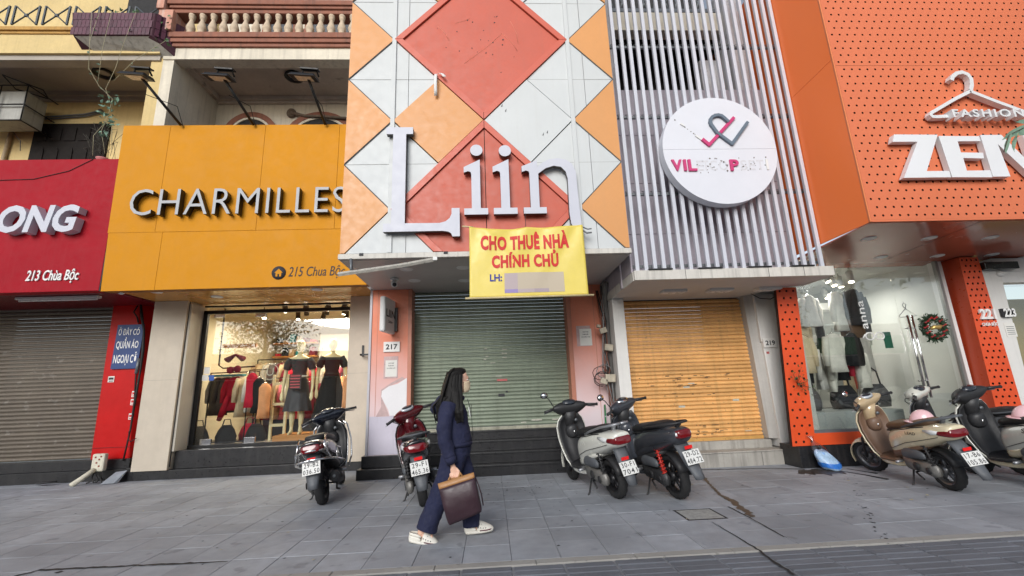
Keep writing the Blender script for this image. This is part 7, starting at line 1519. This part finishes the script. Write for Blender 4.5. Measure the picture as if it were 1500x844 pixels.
# right hand: palm, four curled fingers of different length, thumb
hx, hy, hz = -.008, -.215, .70
b.tube([(hx, hy, hz + .01), (hx + .004, hy, hz - .03), (hx + .012, hy, hz - .072)], [(.020, .016), (.016, .036), (.013, .036)], 12, up=(1, 0, 0))
for k, (dx, L) in enumerate(((.040, .92), (.018, 1.0), (-.006, .96), (-.028, .80))):
    x = hx + dx; z = hz - .072
    b.tube([(x, hy - .004, z + .006), (x + .002, hy - .020 * L, z - .020 * L), (x + .001, hy - .008 * L, z - .044 * L), (x, hy + .018 * L, z - .046 * L), (x - .001, hy + .026 * L, z - .028 * L)], [.0098, .0098, .0090, .0082, .0070], 8)
b.tube([(hx + .03, hy + .002, hz - .022), (hx + .054, hy - .006, hz - .048), (hx + .052, hy - .016, hz - .080), (hx + .040, hy - .022, hz - .100)], [.012, .0118, .0100, .008], 9)
hx, hy, hz = .0, .19, .775
b.tube([(hx, hy, hz + .01), (hx + .012, hy, hz - .03), (hx + .02, hy, hz - .07)], [(.020, .016), (.034, .014), (.036, .012)], 12)
for k, dx in enumerate((.032, .012, -.008, -.026)): b.tube([(hx + .02 + dx, hy, hz - .07), (hx + .03 + dx, hy - .006, hz - .105), (hx + .024 + dx, hy - .018, hz - .128)], [.009, .0085, .007], 8)
b.tube([(hx + .03, hy, hz - .02), (hx + .058, hy - .006, hz - .05), (hx + .06, hy - .012, hz - .08)], [.012, .011, .008], 8)
# legs
limb([(0, -.075, .80), (-.06, -.085, .62), (-.145, -.09, .44), (-.25, -.09, .26), (-.325, -.09, .13), (-.335, -.09, .075)], [.085, .078, .058, .052, .036, .036])
limb([(.005, .075, .80), (.07, .08, .62), (.125, .08, .44), (.135, .08, .25), (.128, .08, .12), (.13, .08, .075)], [.085, .078, .058, .052, .036, .036])
b.tube([(-.35, -.09, .075), (-.30, -.09, .055), (-.22, -.09, .045)], [(.03, .03), (.035, .026), (.03, .02)], 10); b.tube([(.12, .08, .065), (.2, .08, .05), (.28, .08, .045)], [(.03, .03), (.035, .026), (.03, .02)], 10)
b.build('body', SKIN, w, remesh=.0055, smooth=2)
# eyes above the mask
for s_ in (-1, 1):
    b = B(); b.ball((.127, s_ * .031, 1.530), .009, .014, .008, 10, 6); b.xf(hd); b.build('eye', M('eye_white', S(236, 230, 226), .2, local=True), w)
    b = B(); b.ball((.134, s_ * .031, 1.530), .0035, .0065, .0065, 10, 6); b.xf(hd); b.build('iris', M('iris', (.015, .01, .008), .1, local=True), w)
    b = B(); b.tube([(.133, s_ * .014, 1.552), (.136, s_ * .03, 1.557), (.127, s_ * .05, 1.550)], [.002, .003, .0015], 6); b.xf(hd); b.build('eyebrow', HAIRM, w)
# mask
b = B(); g = []
for k in range(9):
    z = 1.395 + .115 * k / 8; row = []
    for i in range(13):
        a = rad(-82 + i * 164 / 12); bulge = math.sin(PI * (k / 8) * .85 + .25); rx = .058 + .030 * bulge * math.cos(a) ** 2 + (.012 if k > 6 else 0); row.append((.072 + rx * math.cos(a) * 1.05, (.064 + .006 * bulge) * math.sin(a), z + .008 * math.cos(a)))
    g.append(row)
b.grid(g, thick=.003); b.xf(hd); b.build('face_mask', MASK, w)
b = B()
for s_ in (-1, 1): b.tube([(.085, s_ * .067, 1.50), (.05, s_ * .079, 1.515), (.026, s_ * .082, 1.50), (.05, s_ * .074, 1.45), (.08, s_ * .064, 1.415)], .0025, 5)
b.xf(hd); b.build('ear_loop', MASK, w)
# hoodie: trunk, sleeves and hood grown into one cloth
b = B()
b.tube([(.005, 0, .865), (.0, 0, .90), (-.01, 0, .97), (-.02, 0, 1.07), (-.03, 0, 1.18), (-.04, 0, 1.27), (-.03, 0, 1.335), (-.01, 0, 1.372)], [(.185, .165), (.195, .172), (.19, .168), (.18, .158), (.182, .155), (.172, .135), (.115, .10), (.07, .07)], 28, up=(1, 0, 0))
b.tube([(-.05, -.13, 1.285), (-.08, -.185, 1.18), (-.10, -.215, 1.04), (-.085, -.225, .93), (-.045, -.225, .80), (-.03, -.22, .76)], [.085, .082, .076, .070, .062, .052], 16)
b.tube([(-.05, .13, 1.285), (-.07, .19, 1.17), (-.075, .215, 1.03), (-.045, .21, .91), (-.01, .195, .81)], [.085, .082, .074, .066, .05], 16)
b.tube([(.03, 0, 1.365), (-.05, 0, 1.36), (-.13, 0, 1.31), (-.20, 0, 1.245), (-.245, 0, 1.21)], [(.10, .05), (.135, .07), (.145, .075), (.12, .065), (.06, .035)], 18)
for s_ in (-1, 1): b.tube([(-.05, s_ * .10, 1.36), (.03, s_ * .075, 1.37), (.085, s_ * .03, 1.33)], [.04, .035, .028], 10)
b.build('hoodie', HOOD, w, remesh=.0075, smooth=3, lumps=.022)
b = B(); b.tube([(.006, 0, .862), (.004, 0, .90)], [(.176, .158), (.186, .166)], 32, up=(1, 0, 0), cap=False); b.build('hem_band', HOOD, w, solid=.008)
b = B(); b.tube([(-.043, -.224, .79), (-.018, -.218, .725)], [.054, .042], 16, cap=False); b.build('cuff', HOOD, w, solid=.008); b = B(); b.tube([(-.015, .197, .83), (.0, .192, .79)], [.05, .04], 16, cap=False); b.build('cuff', HOOD, w, solid=.008)
b = B()
for k in range(8): b.box(.148 - .0 * k, .158, -.098 + .004 * k, -.088 + .004 * k, 1.238 - .012 * k, 1.246 - .012 * k)
b.xf(lambda p: Vector((p.x + (1.24 - p.z) * .12 - .006, p.y, p.z))); b.build('chest_print', WHITEINK, w)
b = B(); b.tube([(.13, -.03, 1.33), (.155, -.035, 1.25), (.162, -.036, 1.15)], .004, 5); b.tube([(.168, 0, 1.28), (.172, 0, 1.1), (.178, 0, .92)], .003, 5); b.build('zip', PLAS, w)
# trousers
b = B()
b.tube([(.0, 0, .92), (0, 0, .85), (0, 0, .76)], [(.16, .14), (.178, .158), (.17, .15)], 24, up=(1, 0, 0))
b.tube([(0, -.08, .82), (-.045, -.088, .66), (-.115, -.09, .50), (-.185, -.09, .34), (-.255, -.09, .19), (-.285, -.09, .11)], [(.11, .13), (.10, .118), (.09, .104), (.092, .10), (.10, .10), (.106, .104)], 22, up=(1, 0, 0))
b.tube([(0, .08, .82), (.05, .082, .66), (.105, .082, .50), (.13, .082, .34), (.142, .082, .18), (.146, .082, .075)], [(.11, .13), (.098, .115), (.09, .10), (.09, .094), (.094, .09), (.098, .088)], 22, up=(1, 0, 0))
b.build('trousers', TROU, w, remesh=.0075, smooth=3, lumps=.026)
# clogs: closed toe, thick sole, strap, holes and maroon trim
def clog(px, py, rz, lift):
    m = Matrix.Translation((px, py, 0)) @ Matrix.Rotation(lift, 4, 'Y')
    b = B(); sec = []
    for k in range(9):
        q = k / 8; x = -.055 + .295 * q; hw = .040 + .018 * math.sin(PI * min(1, q * .95 + .05)) - (.014 if k == 8 else 0); sec.append([(x, hw * 1.02 * math.cos(a), .024 + .025 * math.sin(a) + (.006 * (q - .55) ** 2 * 9 if q > .55 else 0) + (.004 if q < .1 else 0)) for a in [2 * PI * i / 14 for i in range(14)]])
    b.loft(sec); b.xf(lambda p: m @ p); o = b.build('clog', CLOG, w, sub=1)
    b = B(); sec = []
    for k, (x, hw, zt) in enumerate(((.065, .048, .122), (.10, .053, .124), (.14, .055, .108), (.18, .052, .088), (.212, .042, .070), (.236, .022, .048))): sec.append([(x, hw * math.cos(a), .034 + (zt - .034) * max(0, math.sin(a)) - .008 * max(0, -math.sin(a))) for a in [2 * PI * i / 18 for i in range(18)]])
    b.loft(sec); b.tube([(.07, -.049, .075), (.0, -.048, .084), (-.05, -.034, .08), (-.062, 0, .08), (-.05, .034, .08), (.0, .048, .084), (.07, .049, .075)], [(.005, .012)] * 7, 8); b.tube([(.07, -.047, .05), (.0, -.046, .05), (-.05, -.032, .05), (-.06, 0, .05), (-.05, .032, .05), (.0, .046, .05), (.07, .047, .05)], [(.005, .02)] * 7, 8); b.tube([(-.045, -.034, .035), (-.056, 0, .04), (-.045, .034, .035)], [(.006, .016)] * 3, 8); b.xf(lambda p: m @ p); b.build('upper', CLOG, o, sub=1)
    b = B(); b.tube([(.10, -.052, .036), (.16, -.054, .036), (.20, -.046, .038), (.228, -.022, .04)], [(.003, .006)] * 4, 6); b.tube([(-.03, -.040, .030), (.02, -.045, .032)], [(.002, .005)] * 2, 6); b.xf(lambda p: m @ p); b.build('trim', CLOGT, o)
    b = B()
    for (x, y, z) in ((.085, -.050, .066), (.11, -.052, .062), (.135, -.053, .058), (.16, -.050, .056)): b.ball((x, y, z), .006, .004, .005, 8, 5)
    b.xf(lambda p: m @ p); b.build('vent', PLASG, o)
    b = B()
    for (x, y, z) in ((.12, -.03, .089), (.15, -.022, .084)): b.ball((x, y, z), .009, .009, .007, 8, 5)
    b.xf(lambda p: m @ p); b.build('charm', GREYMET, o)
    return o
clog(-.405, -.09, 0, rad(13)); clog(.135, .08, 0, rad(-3))
# hair: scalp cap and many long locks in one mesh
b = B(); n0 = 0; R_ = []
for (z, x0, x1, hw) in ((1.44, -.075, .0, .06), (1.47, -.085, .02, .078), (1.50, -.088, .036, .086), (1.53, -.09, .048, .089), (1.56, -.09, .078, .090), (1.59, -.085, .108, .085), (1.62, -.072, .120, .074), (1.645, -.05, .112, .055), (1.66, -.015, .075, .025)):
    cx = (x0 + x1) / 2; rx = (x1 - x0) / 2; R_.append([(cx + rx * math.cos(a), hw * math.sin(a), z) for a in [2 * PI * i / 28 for i in range(28)]])
b.loft(R_)
def lay(rows):
    b.loft([[(cx + rx * math.cos(a), cy + ry * math.sin(a), z) for a in [2 * PI * i / 28 for i in range(28)]] for z, cx, cy, rx, ry in rows])
lay([(1.62, -.005, 0, .085, .07), (1.55, -.02, 0, .092, .094), (1.48, -.04, 0, .088, .100), (1.42, -.052, -.005, .09, .110), (1.36, -.06, -.012, .098, .125), (1.31, -.068, -.02, .105, .136), (1.27, -.08, -.02, .095, .126)])
lay([(1.36, -.10, -.02, .06, .12), (1.28, -.135, -.03, .055, .115), (1.20, -.15, -.05, .045, .105), (1.13, -.15, -.06, .034, .085), (1.07, -.145, -.07, .016, .05)])
lay([(1.42, .0, -.080, .046, .045), (1.33, .015, -.12, .048, .042), (1.26, .03, -.15, .044, .034), (1.20, .042, -.165, .038, .028), (1.15, .05, -.165, .03, .022), (1.10, .05, -.16, .012, .010)])
r = random.Random(17)
for k in range(96):
    wd = r.uniform(.006, .012)
    if k < 48:      # down the back and over the hood
        y = r.uniform(-.11, .09); x1 = -.135 + r.gauss(0, .022); z1 = r.uniform(1.05, 1.16)
        P_ = [(-.02, y * .5, 1.655), (-.08, y * .8, 1.59), (-.118, y * .95, 1.48), (-.145, y * 1.1 - .01, 1.38), (x1 - .045, y * 1.15 - .03, 1.27), (x1 - .02, y * 1.0 - .05, 1.16), (x1, y * .8 - .06, z1)]
    else:           # past the cheek, over the near shoulder and chest
        u = r.random(); x1 = .015 + .085 * u
        P_ = [(.045, -.03, 1.658), (-.03 + .09 * u, -.090, 1.58), (-.05 + .10 * u, -.106, 1.48), (-.04 + .095 * u, -.120, 1.40), (-.025 + .10 * u, -.152, 1.31), (x1 - .01, -.178, 1.22), (x1, -.172, r.uniform(1.09, 1.15))]
    b.tube(P_, [(wd * .7, wd * .6)] + [(wd, wd * .8)] * (len(P_) - 2) + [(wd * .35, wd * .25)], 7)
n1 = len(b.v)
b.xf(lambda p: hd(p) if p.z > 1.42 else (Vector(p) + (hd(p) - Vector(p)) * max(0, (p.z - 1.25) / .17)))
b.build('hair', HAIRM, w, remesh=.0048, smooth=2)
# tote bag in her right hand
bg_ = thing('tote_bag', 'dark plum tote bag with tan top band carried by the walking woman', 'bag', (-.33, 4.62, .18), (0, 0, 0))
PLUM = M('plum_leather', S(62, 42, 50), .42, var=.18, scale=7, bump=.5, bscale=7, local=True); TANL = M('tan_leather', S(176, 128, 80), .5, var=.1, scale=12, local=True)
def bagp(u, v, d): # u 0..1 across, v 0..1 up, d thickness; origin at (-.33, 4.62, .18)
    A_, B2, C2, D2 = Vector((-.106, 0, 0.0)), Vector((.222, 0, .11)), Vector((.142, 0, .46)), Vector((-.205, 0, .372))
    p = A_.lerp(B2, u).lerp(D2.lerp(C2, u), v); return Vector((p.x, d, p.z))
b = B(); R_ = []
for k in range(13):
    v = k / 12; th = .062 * math.sin(PI * (.12 + .80 * (1 - v))) ** .6 + .004; ring = []
    for i in range(28):
        a = 2 * PI * i / 28; c, s_ = math.cos(a), math.sin(a); u = .5 + .5 * abs(c) ** .35 * (1 if c >= 0 else -1); d = th * abs(s_) ** .6 * (1 if s_ >= 0 else -1) + .008 * math.sin(7 * u + 9 * v) * (1 - v)
        e = .04 * (1 - min(1, v * 6)) ** 2; u = .5 + (u - .5) * (1 - e * 1.6)
        ring.append(bagp(u, v * .87, d))
    R_.append(ring)
b.loft(R_); b.build('body', PLUM, bg_)
b = B(); R_ = []
for v, th in ((.865, .030), (.91, .026), (1., .018)):
    R_.append([bagp(.5 + .503 * abs(math.cos(a)) ** .35 * (1 if math.cos(a) >= 0 else -1), v, th * (1 if math.sin(a) >= 0 else -1) * abs(math.sin(a)) ** .6) for a in [2 * PI * i / 28 for i in range(28)]])
b.loft(R_); b.build('top_band', TANL, bg_)
b = B(); b.tube([bagp(1.02, .80, .03), bagp(1.06, .4, .05), bagp(1.04, .1, .045)], [(.006, .02)] * 3, 6, up=(0, 1, 0)); b.build('side_gusset', PLUM, bg_)
grip = Vector((-.045, .022, .412))
for d in (-.016, .020):
    b = B(); b.tube([bagp(.28, .97, d), bagp(.28, 1.0, d) + Vector((.02, 0, .03)), grip + Vector((-.03, d * .3, -.012)), grip + Vector((0, d * .3, .006)), grip + Vector((.035, d * .3, -.012)), bagp(.68, 1.0, d) + Vector((-.02, 0, .03)), bagp(.68, .97, d)], [(.011, .003)] * 7, 8, up=(0, 1, 0)); b.build('handle', TANL, bg_)
